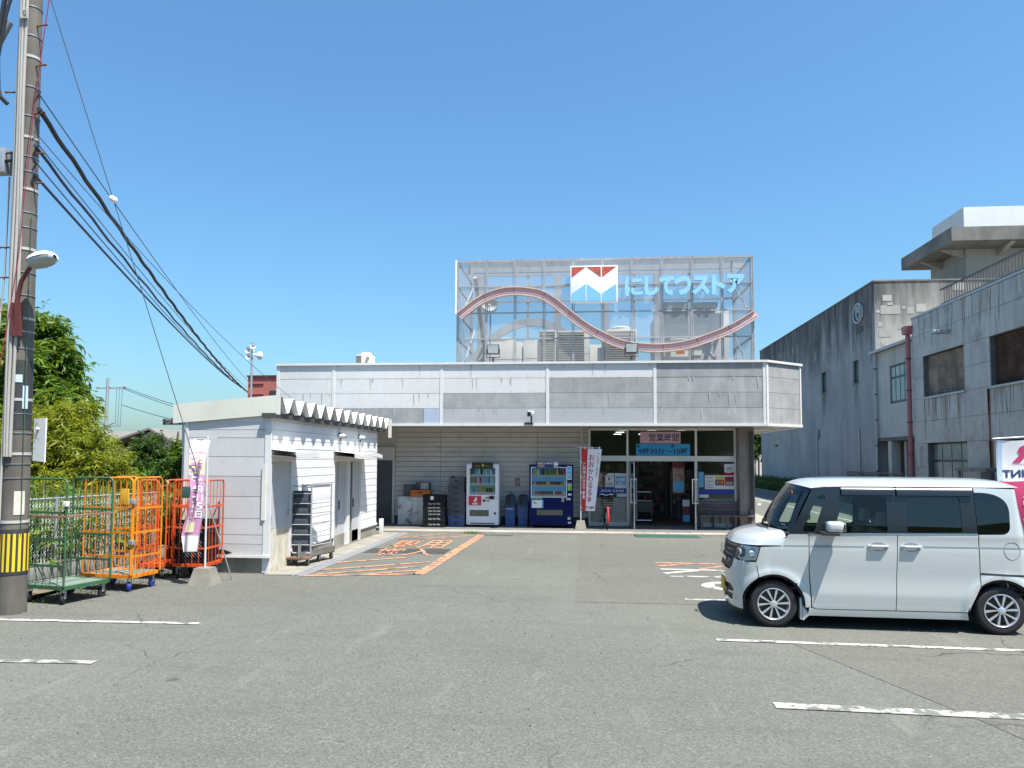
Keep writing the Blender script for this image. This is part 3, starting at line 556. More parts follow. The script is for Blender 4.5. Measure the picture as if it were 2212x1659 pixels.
sign('window_film', 'plain dark blue window band right of doors above the bench', 'window film', 3.2, 4.236, .998, 1.143, 'blue_film', 22.874)
sign('notice', 'small white notice under the blue band, right of doors', 'notice', 3.249, 3.508, .901, .990, 'poster_white')
t = thing('wall_notice', 'small printed notice on the siding between the vending machines', 'notice', (-2.13, YW-.02, 1.18)); obj('sheet', B(0, .19, 0, .006, 0, .27), 'poster_mix', t, smooth=None); obj('border', rect_frame(0, .19, 0, .27, .012, -.003, -.001), 'poster_white', t, smooth=None)
mt_ = MB().add([(1.23,20.98,.062),(2.77,21.1,.062),(2.90,20.2,.012),(1.28,20.15,.012),(1.23,20.98,.055),(2.77,21.1,.055),(2.90,20.2,.004),(1.28,20.15,.004)], [(0,1,2,3),(4,7,6,5),(3,2,6,7),(0,3,7,4),(1,5,6,2),(0,4,5,1)])
tag(obj('doormat', mt_, 'mat_green', smooth=None), 'long dark green doormat lying in front of the entrance', 'doormat')
# camera on the fascia
t = thing('security_camera', 'white and black security camera on bracket at fascia bottom edge', 'camera', (-1.49, YF-.02, 2.97)); obj('bracket', MB().box(-.20, .05, -.10, .02, -.02, .0).tube([(0,-.08,0),(.0,-.10,.20)], .022, 8), 'black', t); obj('camera_body', BB(-.09, .08, -.24, -.06, .22, .33, b=.02), 'white_trim', t); obj('lens_front', BB(-.10, -.0, -.28, -.241, .17, .30, b=.015), 'black', t)

# fixings, drips and dents on the fascia boards
_r = np.random.default_rng(12); _mb = MB(); _sc = MB()
for _i in range(70):
    x = _r.uniform(-8.5, 4.6); z1 = [4.59, 4.215, 3.80, 3.384][_r.integers(0, 4)]; w = _r.uniform(.015, .06); l = _r.uniform(.08, .38); _mb.prism([(x,z1),(x+w,z1),(x+w*.7,z1-l*.6),(x+w*.5,z1-l),(x+w*.2,z1-l*.5)], 'y', YF-.0055-_i*6e-5, YF-.004)
for x0, x1 in SECT:
    for a, b in rowz:
        for x in np.arange(x0+.08, x1, .46): _sc.lathe([(.008,0),(.008,.004)], 6, 'y', (x, YF-.006, a+.04)).lathe([(.008,0),(.008,.004)], 6, 'y', (x, YF-.006, b-.04))
tag(SP('drip_marks', _mb, 'grime_pale', None, None), kind='stuff'); tag(SP('screw_heads', _sc, 'galv', None, None), kind='stuff')
# grit and small stones on the asphalt
_n = 2600; _g = MB(); _rr = np.random.default_rng(5)
for _i in range(_n):
    if _i % 3 == 0: x, y = -7.3+abs(_rr.normal(0, .35)), _rr.uniform(9.3, 12.8)
    elif _i % 3 == 1: x, y = _rr.uniform(-5, 5), 20.55-abs(_rr.normal(0, .12))
    else: x, y = _rr.uniform(-7, 7), _rr.uniform(3.6, 12)
    if -5.5 < x < -4.7 and y > 12.8: continue
    s = _rr.uniform(.003, .011); q = _rr.normal(0, .25, (5, 3))*s
    p = np.array([(x-s,y-s*.6,.006),(x+s,y-s*.5,.006),(x+s*.2,y+s,.006),(x,y,.006+s*1.2),(x+s*.3,y-s*.2,.006+s)])+q; p[:3, 2] = .004
    _g.add(p, [(0,1,4,3),(1,2,4),(2,3,4),(2,0,3)])
tag(obj('grit', _g, 'stone', smooth=None), 'loose grit and small stones scattered over the asphalt', 'gravel', kind='stuff')
# ------------------------------------------------------------------ vending machines and things along the store front
bot_me = {}
def bottle_mesh(kind, mat):
    key = (kind, mat)
    if key not in bot_me:
        pr = {'b': [(.026,0),(.029,.01),(.029,.12),(.024,.15),(.012,.175),(.012,.195)], 'c': [(.026,0),(.028,.008),(.028,.112),(.024,.122)], 's': [(.022,0),(.024,.008),(.024,.075),(.02,.085)]}[kind]
        bot_me[key] = MB().lathe(pr, 9).mesh('bottle', mat, .8)
    return bot_me[key]
for nm, c in (('d_tea', (.10, .20, .04)), ('d_green', (.16, .30, .08)), ('d_white', (.62, .64, .66)), ('d_blue', (.05, .20, .50)), ('d_cyan', (.20, .50, .66)), ('d_gold', (.50, .36, .06)), ('d_brown', (.12, .06, .03)), ('d_red', (.40, .03, .04)), ('d_pink', (.45, .12, .25)), ('d_black', (.03, .03, .03)), ('d_yellow', (.60, .50, .06))):
    M(nm, c, .35, var=.35, vscale=40)
def vending(label, x0, w, front, mat, disp, rows, backm):
    t = thing('vending_machine', label, 'vending machine', (x0, 22.02, .05)); D = .74; H = 1.79
    dx0, dx1, dz0, dz1 = disp
    body = MB().bbox(0, w, .06, D, .06, H, b=.012)
    obj('cabinet', body, mat, t)
    door = MB()  # front door built round the display opening
    for b in ((0,dx0,.0,.06,.07,H),(dx1,w,.0,.06,.07,H),(dx0,dx1,.0,.06,dz1,H),(dx0,dx1,.0,.06,.07,dz0)): door.box(*b)
    obj('door', door, mat, t, smooth=None)
    obj('display_back', B(dx0, dx1, .052, .059, dz0, dz1), backm, t, smooth=None)
    obj('display_frame', rect_frame(dx0-.02, dx1+.02, dz0-.02, dz1+.02, .022, -.006, -.001), 'vm_white', t, smooth=None)
    n = len(rows); rh = (dz1-dz0)/n
    for i, (kind, cols) in enumerate(rows):
        zb = dz1-rh*(i+1)
        sh = obj('shelf', B(dx0+.01, dx1-.01, .004, .05, zb+.01, zb+.05), 'vm_white', t, smooth=None)
        nn = len(cols); pitch = (dx1-dx0-.05)/nn
        pr = MB()
        for j in range(nn): pr.box(dx0+.025+pitch*(j+.2), dx0+.025+pitch*(j+.8), .0, .0035, zb+.018, zb+.040)
        obj('button', pr, 'text_navy', sh, smooth=None)
        obj('price_strip', B(dx0+.012, dx1-.012, .001, .0038, zb+.052, zb+.068), 'vm_price' if mat == 'vm_blue' else 'poster_white', sh, smooth=None)
        for j, c in enumerate(cols): obj('bottle', bottle_mesh(kind, c), None, sh, loc=(dx0+.025+pitch*(j+.5), .030, zb+.07))
    obj('display_glass', B(dx0, dx1, -.004, -.0025, dz0, dz1), 'glass_vm', t, smooth=None)
    obj('foot', MB().box(.03, .12, .08, .3, 0, .06).box(w-.12, w-.03, .08, .3, 0, .06), 'dark_grey', t, smooth=None)
    return t
c1 = lambda s: [{'t':'d_tea','g':'d_green','w':'d_white','b':'d_blue','c':'d_cyan','o':'d_gold','n':'d_brown','r':'d_red','p':'d_pink','k':'d_black','y':'d_yellow'}[x] for x in s]
t = vending('white drinks vending machine with red panel against the siding', -3.42, .925, 0, 'vm_white', (.09, .83, .92, 1.68), (('b', c1('nbcwkcwcwb')), ('b', c1('ggpwrcccbwc')), ('c', c1('cbcooookkkg'))), 'vm_green')
obj('top_sign', BB(.155, .765, -.03, -.008, 1.67, 1.84, b=.004), 'black', t); 
for tx, x, z_, w_, h_, mt in (('プレミアム', .23, 1.71, .16, .05, 'd_gold'), ('金', .43, 1.72, .09, .09, 'd_yellow'), ('ブレンド', .55, 1.71, .18, .05, 'd_gold')): wr(t, tx, x, z_, w_, h_, mt, .01, -.033)
obj('red_panel', BB(.07, .43, -.012, -.001, .62, .88, b=.02), 'vm_red', t); wr(t, 'FIRE', .17, .635, .165, .05, 'text_white', .03, -.014)
obj('flame', MB().prism([(.25,.70),(.215,.745),(.235,.79),(.26,.815),(.255,.865),(.295,.83),(.312,.785),(.295,.74),(.275,.79),(.262,.755),(.285,.715)], 'y', -.0145, -.0125), 'text_white', t)
obj('coin_panel', MB().box(.55, .66, -.008, -.001, .82, .855).box(.66, .80, -.008, -.001, .79, .89), 'black', t, smooth=None); obj('bill_slot', MB().box(.47, .555, -.006, -.001, .72, .79), 'dark_grey', t, smooth=None); obj('price_label', B(.585, .80, -.006, -.001, .72, .79), 'poster_white', t, smooth=None); obj('price_tag', B(.59, .66, -.008, -.0065, .725, .785), 'crate_orange', t, smooth=None)
obj('lever', BB(.83, .87, -.02, -.001, .80, .88, b=.006), 'alu', t); obj('take_out_slot', BB(.095, .645, -.008, -.001, .31, .485, b=.004), 'dark_grey', t); obj('slot_flap', BB(.11, .63, -.012, -.0085, .325, .47, b=.003), 'vm_slot', t); obj('coin_return', B(.79, .855, -.008, -.001, .36, .425), 'dark_grey', t, smooth=None); obj('kick_plate', MB().box(.12, .80, -.006, -.001, .09, .12), 'dark_grey', t, smooth=None)
t = vending('dark blue drinks vending machine beside the red and white banner', -1.62, 1.235, 0, 'vm_blue', (.07, 1.05, .88, 1.70), (('b', c1('cywbkgtgttyknr')), ('s', c1('rwnknknkoyoknkkkkggw')), ('s', c1('wpprnnnnnkwrrkyw'))), 'sky_label')
obj('top_sign', BB(.20, .83, -.03, -.008, 1.70, 1.86, b=.004), 'text_navy', t); wr(t, '自販機限定', .24, 1.80, .44, .045, 'text_white', .02, -.033); obj('top_sign_print', B(.24, .44, -.033, -.0305, 1.715, 1.79), 'poster_mix', t); obj('top_sign_end', B(.70, .82, -.033, -.0305, 1.705, 1.855), 'poster_white', t); wr(t, '¥130', .71, 1.72, .10, .05, 'text_black', .02, -.036)
obj('side_label', BB(1.08, 1.205, -.006, -.001, 1.36, 1.75, b=.01), 'poster_white', t)
for zz in (1.39, 1.51, 1.63): obj('side_label_tile', B(1.095, 1.19, -.008, -.0065, zz, zz+.10), 'sky_label', t, smooth=None)
obj('payment_reader', BB(1.085, 1.205, -.01, -.001, 1.20, 1.29, b=.008), 'poster_white', t); obj('reader_screen', B(1.09, 1.2, -.012, -.0105, 1.24, 1.285), 'dark_grey', t); obj('green_label', BB(1.09, 1.21, -.006, -.001, 1.06, 1.19, b=.004), 'lime', t); obj('coin_slot', BB(1.10, 1.20, -.012, -.001, .92, .975, b=.012), 'poster_white', t); obj('lever', BB(1.05, 1.18, -.02, -.001, .79, .85, b=.01), 'alu', t); obj('key_plate', MB().box(.92, .99, -.005, -.001, .74, .85), 'box_tan', t, smooth=None)
obj('notice_sheet', B(.07, .40, -.006, -.001, .56, .79), 'vm_cyan', t, smooth=None); obj('notice_print', B(.075, .36, -.008, -.0065, .57, .785), 'poster_white', t, smooth=None); wr(t, 'Coke', .10, .68, .11, .07, 'text_navy', .02, -.010); obj('notice_tag', B(.04, .37, -.008, -.001, .815, .855), 'vm_green', t, smooth=None)
obj('take_out_slot', BB(.22, .95, -.01, -.001, .36, .51, b=.006), 'vm_slot', t); obj('sticker', B(1.09, 1.17, -.004, -.001, .24, .30), 'poster_white', t, smooth=None); obj('sticker', B(1.10, 1.19, -.004, -.001, .13, .18), 'poster_white', t, smooth=None); obj('warning_mark', MB().prism([(1.09,.31),(1.17,.31),(1.13,.37)], 'y', -.004, -.001), 'rust', t)
def bin_(x, lab):
    t = thing('recycling_bin', lab, 'bin', (x, 22.38, .05))
    obj('body', MB().add([(-.13,0,0),(.13,0,0),(.13,.30,0),(-.13,.30,0),(-.15,-.01,.56),(.15,-.01,.56),(.15,.32,.56),(-.15,.32,.56)], [(0,3,2,1),(4,5,6,7),(0,1,5,4),(1,2,6,5),(2,3,7,6),(3,0,4,7)]), 'bin_blue', t, smooth=None)
    hood = MB().add([(-.165,-.03,.56),(.165,-.03,.56),(.165,.34,.56),(-.165,.34,.56),(-.16,-.03,.60),(.16,-.03,.60),(-.135,.05,.86),(.135,.05,.86),(-.105,.10,.91),(.105,.10,.91),(-.105,.30,.91),(.105,.30,.91),(-.16,.34,.60),(.16,.34,.60)],
        [(0,1,5,4),(4,5,7,6),(6,7,9,8),(8,9,11,10),(10,11,13,12),(12,13,2,3),(0,3,2,1),(0,4,12,3),(4,6,8,10,12),(1,2,13,5),(5,13,11,9,7)])
    obj('hood', hood, 'bin_blue' if False else 'bin_dark', t, smooth=None)
    for i, zz in enumerate((.80, .69)):
        y = -.03+(zz-.60)/.26*.08
        obj('hole', MB().lathe([(.055,-.012),(.062,.0),(.05,.004)], 18, 'y', (-.055, y-.004, zz)), 'black', t)
    return t
t = bin_(-2.20, 'blue recycling bin with white lettering nearer the white vending machine'); wr(t, 'RECYCLE', -.10, .49, .19, .035, 'text_white', .02, -.014); obj('top_ring', MB().tube([(-.03,.2,.91),(-.03,.2,.97),(.03,.2,.97),(.03,.2,.91)], .012, 6), 'bin_dark', t)
bin_(-1.83, 'plain blue recycling bin tucked against the dark blue vending machine')
# rusty cabinet and boxes
t = thing('steel_cabinet', 'low white steel cabinet with rust patches by the service door', 'cabinet', (-5.52, 22.42, .05)); obj('carcass', BB(0, .80, .02, .48, 0, .83, b=.006), 'rusty_white', t); obj('door', BB(.01, .435, 0, .019, .03, .80, b=.004), 'rusty_white', t); obj('door', BB(.445, .79, 0, .019, .03, .80, b=.004), 'rusty_white', t); obj('handle', MB().box(.40, .42, -.012, -.001, .40, .50), 'dark_grey', t)
def crate(name, label, cat, x, y, z, w, d_, h, mat, lip=.02, group=None, rz=0):
    t = thing(name, label, cat, (x, y, z), rz, group)
    mb = MB(); th = .012
    for b in ((0,w,0,th,0,h),(0,w,d_-th,d_,0,h),(0,th,th,d_-th,0,h),(w-th,w,th,d_-th,0,h),(th,w-th,th,d_-th,0,.012)): mb.box(*b)
    obj('tray', mb, mat, t, smooth=None)
    obj('rim', rect_frame_h(-.008, w+.008, -.008, d_+.008, h-lip, h+.001, .02), mat, t, smooth=None)
    return t
def rect_frame_h(x0, x1, y0, y1, z0, z1, t): return MB().box(x0, x0+t, y0, y1, z0, z1).box(x1-t, x1, y0, y1, z0, z1).box(x0+t, x1-t, y0, y0+t, z0, z1).box(x0+t, x1-t, y1-t, y1, z0, z1)
t = crate('storage_box', 'dark olive storage box at back on the rusty cabinet', 'box', -5.40, 22.62, .882, .36, .26, .34, 'box_olive')
t = crate('plastic_crate', 'bright orange plastic crate lying on the rusty cabinet', 'crate', -5.14, 22.40, .882, .58, .40, .19, 'crate_orange'); obj('grip', MB().box(.22, .34, -.004, -.001, .10, .14), 'black', t, smooth=None)
t = thing('metal_box', 'grey box with cream front panel on the orange crate', 'box', (-5.02, 22.46, 1.075)); obj('case', BB(0, .42, 0, .28, 0, .22, b=.02), 'crate_grey', t); obj('panel', BB(.17, .41, -.014, -.001, .01, .21, b=.01), 'box_tan', t)
hs = [.135, .12, .13, .085, .085, .085, .26]; z = .05+.02
words = ['リョーユーパン', 'リョーユーパン', 'リョーユーパン', 'リョーユーパン', 'リョーユーパン', 'リョーユーパン', None]
order = ['lowest', 'second from the bottom', 'third from the bottom', 'fourth from the bottom', 'third from the top', 'second from the top', 'topmost']
dl = thing('crate_dolly', 'black dolly carrying the stack of black bread crates', 'dolly', (-4.62, 21.72, .05)); obj('frame', B(0, .62, 0, .4, .012, .02), 'crate_black', dl); 
for sx in (.05, .57): obj('caster', MB().lathe([(.012,-.012),(.018,0),(.012,.012)], 10, 'x', (sx, .05, .018)), 'rubber', dl)
hs2 = [.155, .155, .09, .09, .09, .15, .17]
for i, h in enumerate(hs2):
    t = crate('bread_crate', 'black bread crate with white lettering, %s of its stack' % order[i] if i < 6 else 'black bread crate with white label, topmost of its stack', 'crate', -4.62+random.uniform(-.006, .006), 21.72, z, .62, .42, h-.004, 'crate_black', .02, 'black bread crates in one stack')
    if i < 6: wr(t, words[i], .16, h*.25, .34, min(.06, h*.5), 'text_white', .008, -.010)
    else: obj('label', B(.22, .31, -.012, -.009, .03, .13), 'poster_white', t, smooth=None)
    z += h
z = .055; gs = [.18, .16, .15, .17, .17, .17, .19, .19]
for i, h in enumerate(gs):
    lab = ('blue' if i < 2 else 'dark grey')+' plastic container, '+['lowest of the tall stack beside the white vending machine', 'second from the bottom of the tall stack', 'third from the bottom of the tall stack', 'fourth from the bottom of the tall stack', 'fourth from the top of the tall stack', 'third from the top of the tall stack', 'second from the top of the tall stack', 'topmost of the tall stack'][i]
    t = crate('container', lab, 'container', -3.955+random.uniform(-.015, .01)+(.02 if i == 7 else 0), 22.08, z, .47-(.03 if i == 7 else 0), .45, h-.004, 'crate_blue' if i < 2 else 'crate_grey', .03, 'stacked plastic containers'); obj('grip', MB().box(.17, .29, -.012, -.009, h*.45, h*.65), 'black', t, smooth=None)
    z += h
obj('lid', B(-.008, .45, -.008, .46, .187, .21), 'crate_grey', t, smooth=None); 
for xx in (.05, .11): obj('clip', MB().bbox(xx, xx+.04, .0, .04, .21, .26, b=.01), 'black', t)
# bench
t = thing('bench', 'dark brown slatted bench standing against the window', 'bench', (3.16, 22.25, .05))
for i in range(4): obj('back_slat', MB().bbox(0, 1.50, .40+.012*i, .425+.012*i, .40+i*.088, .478+i*.088, b=.006), 'bench_wood', t)
for i in range(4): obj('seat_slat', BB(-.02, 1.52, .0+i*.098, .088+i*.098, .355, .385, b=.006), 'bench_wood', t)
for x in (.04, .42, .98, 1.42):
    obj('back_post', MB().add([(x,.43,.0),(x+.05,.43,.0),(x+.05,.47,.0),(x,.47,.0),(x,.45,.74),(x+.05,.45,.74),(x+.05,.485,.74),(x,.485,.74)], [(0,3,2,1),(4,5,6,7),(0,1,5,4),(1,2,6,5),(2,3,7,6),(3,0,4,7)]), 'bench_wood', t, smooth=None)
for x in (.03, .74, 1.44): obj('leg', MB().add([(x,.02,0),(x+.06,.02,0),(x+.06,.09,0),(x,.09,0),(x-.01,.04,.354),(x+.07,.04,.354),(x+.07,.12,.354),(x-.01,.12,.354)], [(0,3,2,1),(4,5,6,7),(0,1,5,4),(1,2,6,5),(2,3,7,6),(3,0,4,7)]), 'bench_wood', t, smooth=None)
obj('end_panel', BB(1.42, 1.50, .12, .40, .386, .56, b=.01), 'bench_wood', t)
# bicycle seen end-on
bk = thing('bicycle', 'dark city bicycle with front basket parked facing the lot', 'bicycle', (.575, 21.78, .05), R_(4))
def wheel(y):
    w = obj('tyre', MB().tube([(0, y+.30*math.cos(a), .32+.30*math.sin(a)) for a in np.linspace(0, 2*math.pi, 37)[:-1]], .019, 8, closed=True), 'rubber', bk)
    obj('rim', MB().tube([(0, y+.272*math.cos(a), .32+.272*math.sin(a)) for a in np.linspace(0, 2*math.pi, 37)[:-1]], .009, 6, closed=True), 'chrome', w)
    sp = MB()
    for i in range(20): a = 2*math.pi*i/20; sp.tube([(.02*(-1)**i, y, .32), (0, y+.27*math.cos(a), .32+.27*math.sin(a))], .0015, 3, False)
    obj('spokes', sp, 'chrome', w); obj('hub', MB().lathe([(.02,-.05),(.02,.05)], 10, 'x', (0, y, .32)), 'chrome', w)
wheel(0.0); wheel(1.08)
obj('front_mudguard', MB().tube([(0, .325*math.cos(a), .32+.325*math.sin(a)) for a in np.linspace(R_(35), R_(205), 18)], .024, 6), 'flag_red', bk)
obj('rear_mudguard', MB().tube([(0, 1.08+.325*math.cos(a), .32+.325*math.sin(a)) for a in np.linspace(R_(-10), R_(150), 18)], .024, 6), 'dark_grey', bk)
obj('fork', MB().tube([(.045,0,.32),(.045,.11,.62),(0,.16,.70)], .012, 8).tube([(-.045,0,.32),(-.045,.11,.62),(0,.16,.70)], .012, 8).tube([(0,.16,.68),(0,.22,.92)], .017, 8), 'dark_grey', bk)
obj('frame', MB().tube([(0,.17,.72),(0,.45,.38),(0,.62,.30)], .019, 8).tube([(0,.62,.30),(0,.74,.78)], .017, 8).tube([(0,.62,.30),(.05,1.08,.32)], .011, 6).tube([(0,.62,.30),(-.05,1.08,.32)], .011, 6).tube([(0,.72,.70),(.05,1.08,.32)], .010, 6).tube([(0,.72,.70),(-.05,1.08,.32)], .010, 6), 'dark_grey', bk)
obj('handlebar', MB().tube([(-.27,.42,.90),(-.26,.30,.945),(-.14,.20,.97),(0,.22,.93),(.14,.20,.97),(.26,.30,.945),(.27,.42,.90)], .012, 8), 'chrome', bk)
for s in (-1, 1): obj('grip', MB().tube([(s*.27,.42,.90),(s*.265,.32,.94)], .018, 8), 'rubber', bk)
bs = MB(); bx, by0, by1, bz0, bz1 = .15, -.14, .12, .62, .88
for i in range(9):
    x = -bx+2*bx*i/8
    for y in (by0, by1): bs.tube([(x*.85, y*.9, bz0), (x, y, bz1)], .004, 4, False)
    bs.tube([(x*.85, by0*.9, bz0), (x*.85, by1*.9, bz0)], .003, 4, False)
for i in range(7):
    y = by0+(by1-by0)*i/6
    for x in (-bx, bx): bs.tube([(x*.85, y*.9, bz0), (x, y, bz1)], .004, 4, False)
for kk in range(5):
    f = kk/4; q = .85+.15*f; zz = bz0+(bz1-bz0)*f; bs.tube([(-bx*q,by0*(.9+.1*f),zz),(bx*q,by0*(.9+.1*f),zz),(bx*q,by1*(.9+.1*f),zz),(-bx*q,by1*(.9+.1*f),zz)], .005, 4, closed=True)
obj('basket', bs, 'black', bk); obj('basket_liner', MB().prism([(-.126,.625),(.126,.625),(.147,.875),(-.147,.875)], 'y', -.12, .105), 'black', bk, smooth=None)
obj('saddle', MB().add([(-.09,.98,.82),(.09,.98,.82),(.03,.66,.80),(-.03,.66,.80),(-.09,.98,.88),(.09,.98,.88),(.03,.66,.84),(-.03,.66,.84)], [(0,3,2,1),(4,5,6,7),(0,1,5,4),(1,2,6,5),(2,3,7,6),(3,0,4,7)]), 'black', bk)
obj('crank', MB().tube([(.07,.62,.30),(.08,.56,.44)], .01, 6).tube([(-.07,.62,.30),(-.08,.68,.16)], .01, 6).lathe([(.08,.05),(.08,.055)], 16, 'x', (0, .62, .30)), 'steel', bk)
obj('pedal', BB(.08, .18, .52, .60, .43, .455, b=.005), 'black', bk); obj('pedal', BB(-.18, -.08, .64, .72, .145, .17, b=.005), 'black', bk)
obj('stand', MB().tube([(.06,1.08,.32),(.10,1.20,.0)], .008, 6).tube([(-.06,1.08,.32),(-.10,1.20,.0)], .008, 6), 'steel', bk)
obj('front_light', MB().lathe([(.02,0),(.03,.02),(.032,.05)], 12, 'y', (.06, -.0, .60)), 'chrome', bk)
# banners
def flag_cloth(W, H, nx, nz, fn): 
    mb = MB(); vs = [fn(i/nx, j/nz) for j in range(nz+1) for i in range(nx+1)]
    return mb.add(vs, [(j*(nx+1)+i, j*(nx+1)+i+1, (j+1)*(nx+1)+i+1, (j+1)*(nx+1)+i) for j in range(nz) for i in range(nx)])
def wrap_text(txt, x, z, w, h, fn, W, H, bold, off=-.004):
    """lettering mapped on to a cloth surface"""
    mb = text_mb(txt, w, h, bold); out = []
    for a, b, c in mb.v:
        p = fn((x+a)/W, 1-(z+c)/H); out.append((p[0], p[1]+off, p[2]))
    mb.v = out; return mb
def base_block(t, w=.19, w2=.125, h=.26):
    obj('base', MB().add([(-w,-w,0),(w,-w,0),(w,w,0),(-w,w,0),(-w2,-w2,h),(w2,-w2,h),(w2,w2,h),(-w2,w2,h)], [(0,3,2,1),(4,5,6,7),(0,1,5,4),(1,2,6,5),(2,3,7,6),(3,0,4,7)]), 'concrete', t, smooth=None)
bn = thing('banner_flag', 'red and white banner with red lettering by the blue vending machine', 'banner', (-.16, 21.74, .05)); base_block(bn, .16, .105, .24)
obj('pole', MB().tube([(0,0,.2),(0,0,2.30)], .014, 8).tube([(-.15,0,2.285),(.56,0,2.265)], .007, 6), 'alu_white', bn)
W_, H_ = .56, 1.72
def rf(u, v): # u across, v down
    z = 2.245-v*H_-.02*u; x = .03+u*W_*(1-.36*v)+.0*v; y = .02*math.sin(u*5+v*2.2)*v+.03*u*v
    return (x, y, z)
def strip(u0, u1): return lambda u, v: rf(u0+(u1-u0)*u, v)
obj('cloth', flag_cloth(W_, H_, 10, 24, strip(.30, 1.0)), 'flag_white', bn, smooth=3.1); obj('red_strip', flag_cloth(W_, H_, 5, 24, strip(0, .30)), 'flag_red', bn, smooth=3.1)
for i, ch in enumerate('おおかわるる券'): obj('lettering', wrap_text(ch, .205, H_-.32-i*.195, .175, .165, rf, W_, H_, .012), 'text_red', bn, smooth=None)
for i, ch in enumerate('プレミアム商品券'): obj('lettering', wrap_text(ch, .45, H_-.18-i*.085, .06, .068, rf, W_, H_, .01), 'text_red', bn, smooth=None)
for i, ch in enumerate('ご利用は当店で!!'): obj('lettering', wrap_text(ch, .03, H_-.48-i*.115, .09, .095, rf, W_, H_, .01), 'text_white', bn, smooth=None)
obj('lettering', wrap_text('商工会議所', .14, .05, .38, .085, rf, W_, H_, .01), 'text_red', bn, smooth=None)
for i in range(4): obj('loop', MB().box(-.02, .035, -.008, .008, .58+i*.42, .62+i*.42), 'flag_white', bn, smooth=None)
for i in range(3): obj('loop', MB().box(.10+i*.2, .14+i*.2, -.006, .006, 2.235, 2.29), 'flag_white', bn, smooth=None)
# ------------------------------------------------------------------ rooftop sign
YS = 22.3
rs = thing('rooftop_sign', 'tall meshed steel rooftop sign with pink wave, square logo and blue letters', 'rooftop sign', (.5, YS, 4.5))
def RP(name, mb, mat, par=None, smooth=.7): return obj(name, mb, mat, par or rs, True, smooth)
PX = [-3.76+.847*i for i in range(11)]; ZT = 7.83; ZR = [7.05, 6.26, 5.495]
for i, x in enumerate(PX):
    RP('post', MB().box(x-.035, x-.008, YS-.03, YS+.03, 4.5, ZT).box(x+.008, x+.035, YS-.03, YS+.03, 4.5, ZT), 'sign_frame', None, None)
for i in range(10):
    x0, x1 = PX[i]+.036, PX[i+1]-.036
    RP('top_rail', B(x0, x1, YS-.035, YS+.035, ZT-.07, ZT), 'sign_frame', None, None)
    for z_ in ZR: RP('rail', B(x0, x1, YS-.02, YS+.02, z_-.018, z_+.018), 'sign_frame', None, None)
    zz = [4.5]+ZR[::-1]+[ZT-.07]
    for a, b in zip(zz[:-1], zz[1:]): RP('mesh_panel', MB().quad((x0,YS+.006,a+.018),(x1,YS+.006,a+.018),(x1,YS+.006,b-.018),(x0,YS+.006,b-.018)), 'screen_front', None, None)
YB = 25.0
for x in (PX[0], PX[-1]):
    RP('side_post', B(x-.05, x+.05, YB-.05, YB+.05, 4.5, 8.4), 'sign_frame', None, None)
    for z_ in [ZT-.035]+ZR: RP('side_rail', B(x-.025, x+.025, YS+.04, YB-.06, z_-.025, z_+.025), 'sign_frame', None, None)
    RP('side_mesh', MB().quad((x,YS+.04,4.5),(x,YB-.06,4.5),(x,YB-.06,ZT-.07),(x,YS+.04,ZT-.07)), 'screen_side', None, None)
    for a, b in ((4.6, 6.2), (6.3, 7.7)): RP('brace', MB().tube([(x+(.12 if x < 0 else -.12),YS+.1,a),(x+(.12 if x < 0 else -.12),YB-.1,b)], .022, 6), 'sign_beam')
RP('white_edge', B(PX[0]-.075, PX[0]-.036, YS-.06, YS+.03, 6.25, ZT+.02), 'logo_white', None, None)
# rear frame: beams, columns, second arch
RP('rear_beam', B(-3.95, 5.05, YB+.0, YB+.12, 8.12, 8.50), 'sign_beam', None, None); RP('rear_rail', B(-3.7, 4.7, YB, YB+.08, 8.00, 8.07), 'sign_frame', None, None); RP('rear_rail', B(-3.7, 4.7, YB, YB+.08, 7.60, 7.67), 'sign_frame', None, None); RP('rear_rail', B(-3.7, 4.7, YB, YB+.06, 7.12, 7.18), 'sign_frame', None, None)
for x in (-3.45, -.93, .62, 2.3): RP('rear_column', B(x-.12, x+.12, YB-.03, YB+.17, 4.5, 8.0), 'sign_beam', None, None)
for x in (-1.9, 1.55, 3.3): RP('rear_stud', B(x-.04, x+.04, YB+.02, YB+.1, 4.5, 8.0), 'sign_frame', None, None)
for x in (-3.3, 3.9): RP('knee_brace', MB().tube([(x,YB-.05,5.4),(x+.75,YB-.05,4.55) if x > 0 else (x-.0,YS+.3,7.4)], .06, 6), 'sign_frame')
arc = MB(); ya = YB-.3
ts = np.linspace(-1, 1, 33); ot = [(-1.75+2.0*t_, 6.55-1.25*t_*t_) for t_ in ts]; it = [(-1.75+2.0*t_, 6.28-1.35*t_*t_) for t_ in ts]
for i in range(32): arc.add([(ot[i][0],ya,ot[i][1]),(ot[i+1][0],ya,ot[i+1][1]),(it[i+1][0],ya,it[i+1][1]),(it[i][0],ya,it[i][1])]+[(p[0],ya+.1,p[1]) for p in (ot[i],ot[i+1],it[i+1],it[i])], [(0,1,2,3),(0,4,5,1),(3,2,6,7),(4,7,6,5)])
RP('rear_arch', arc, 'sign_beam')
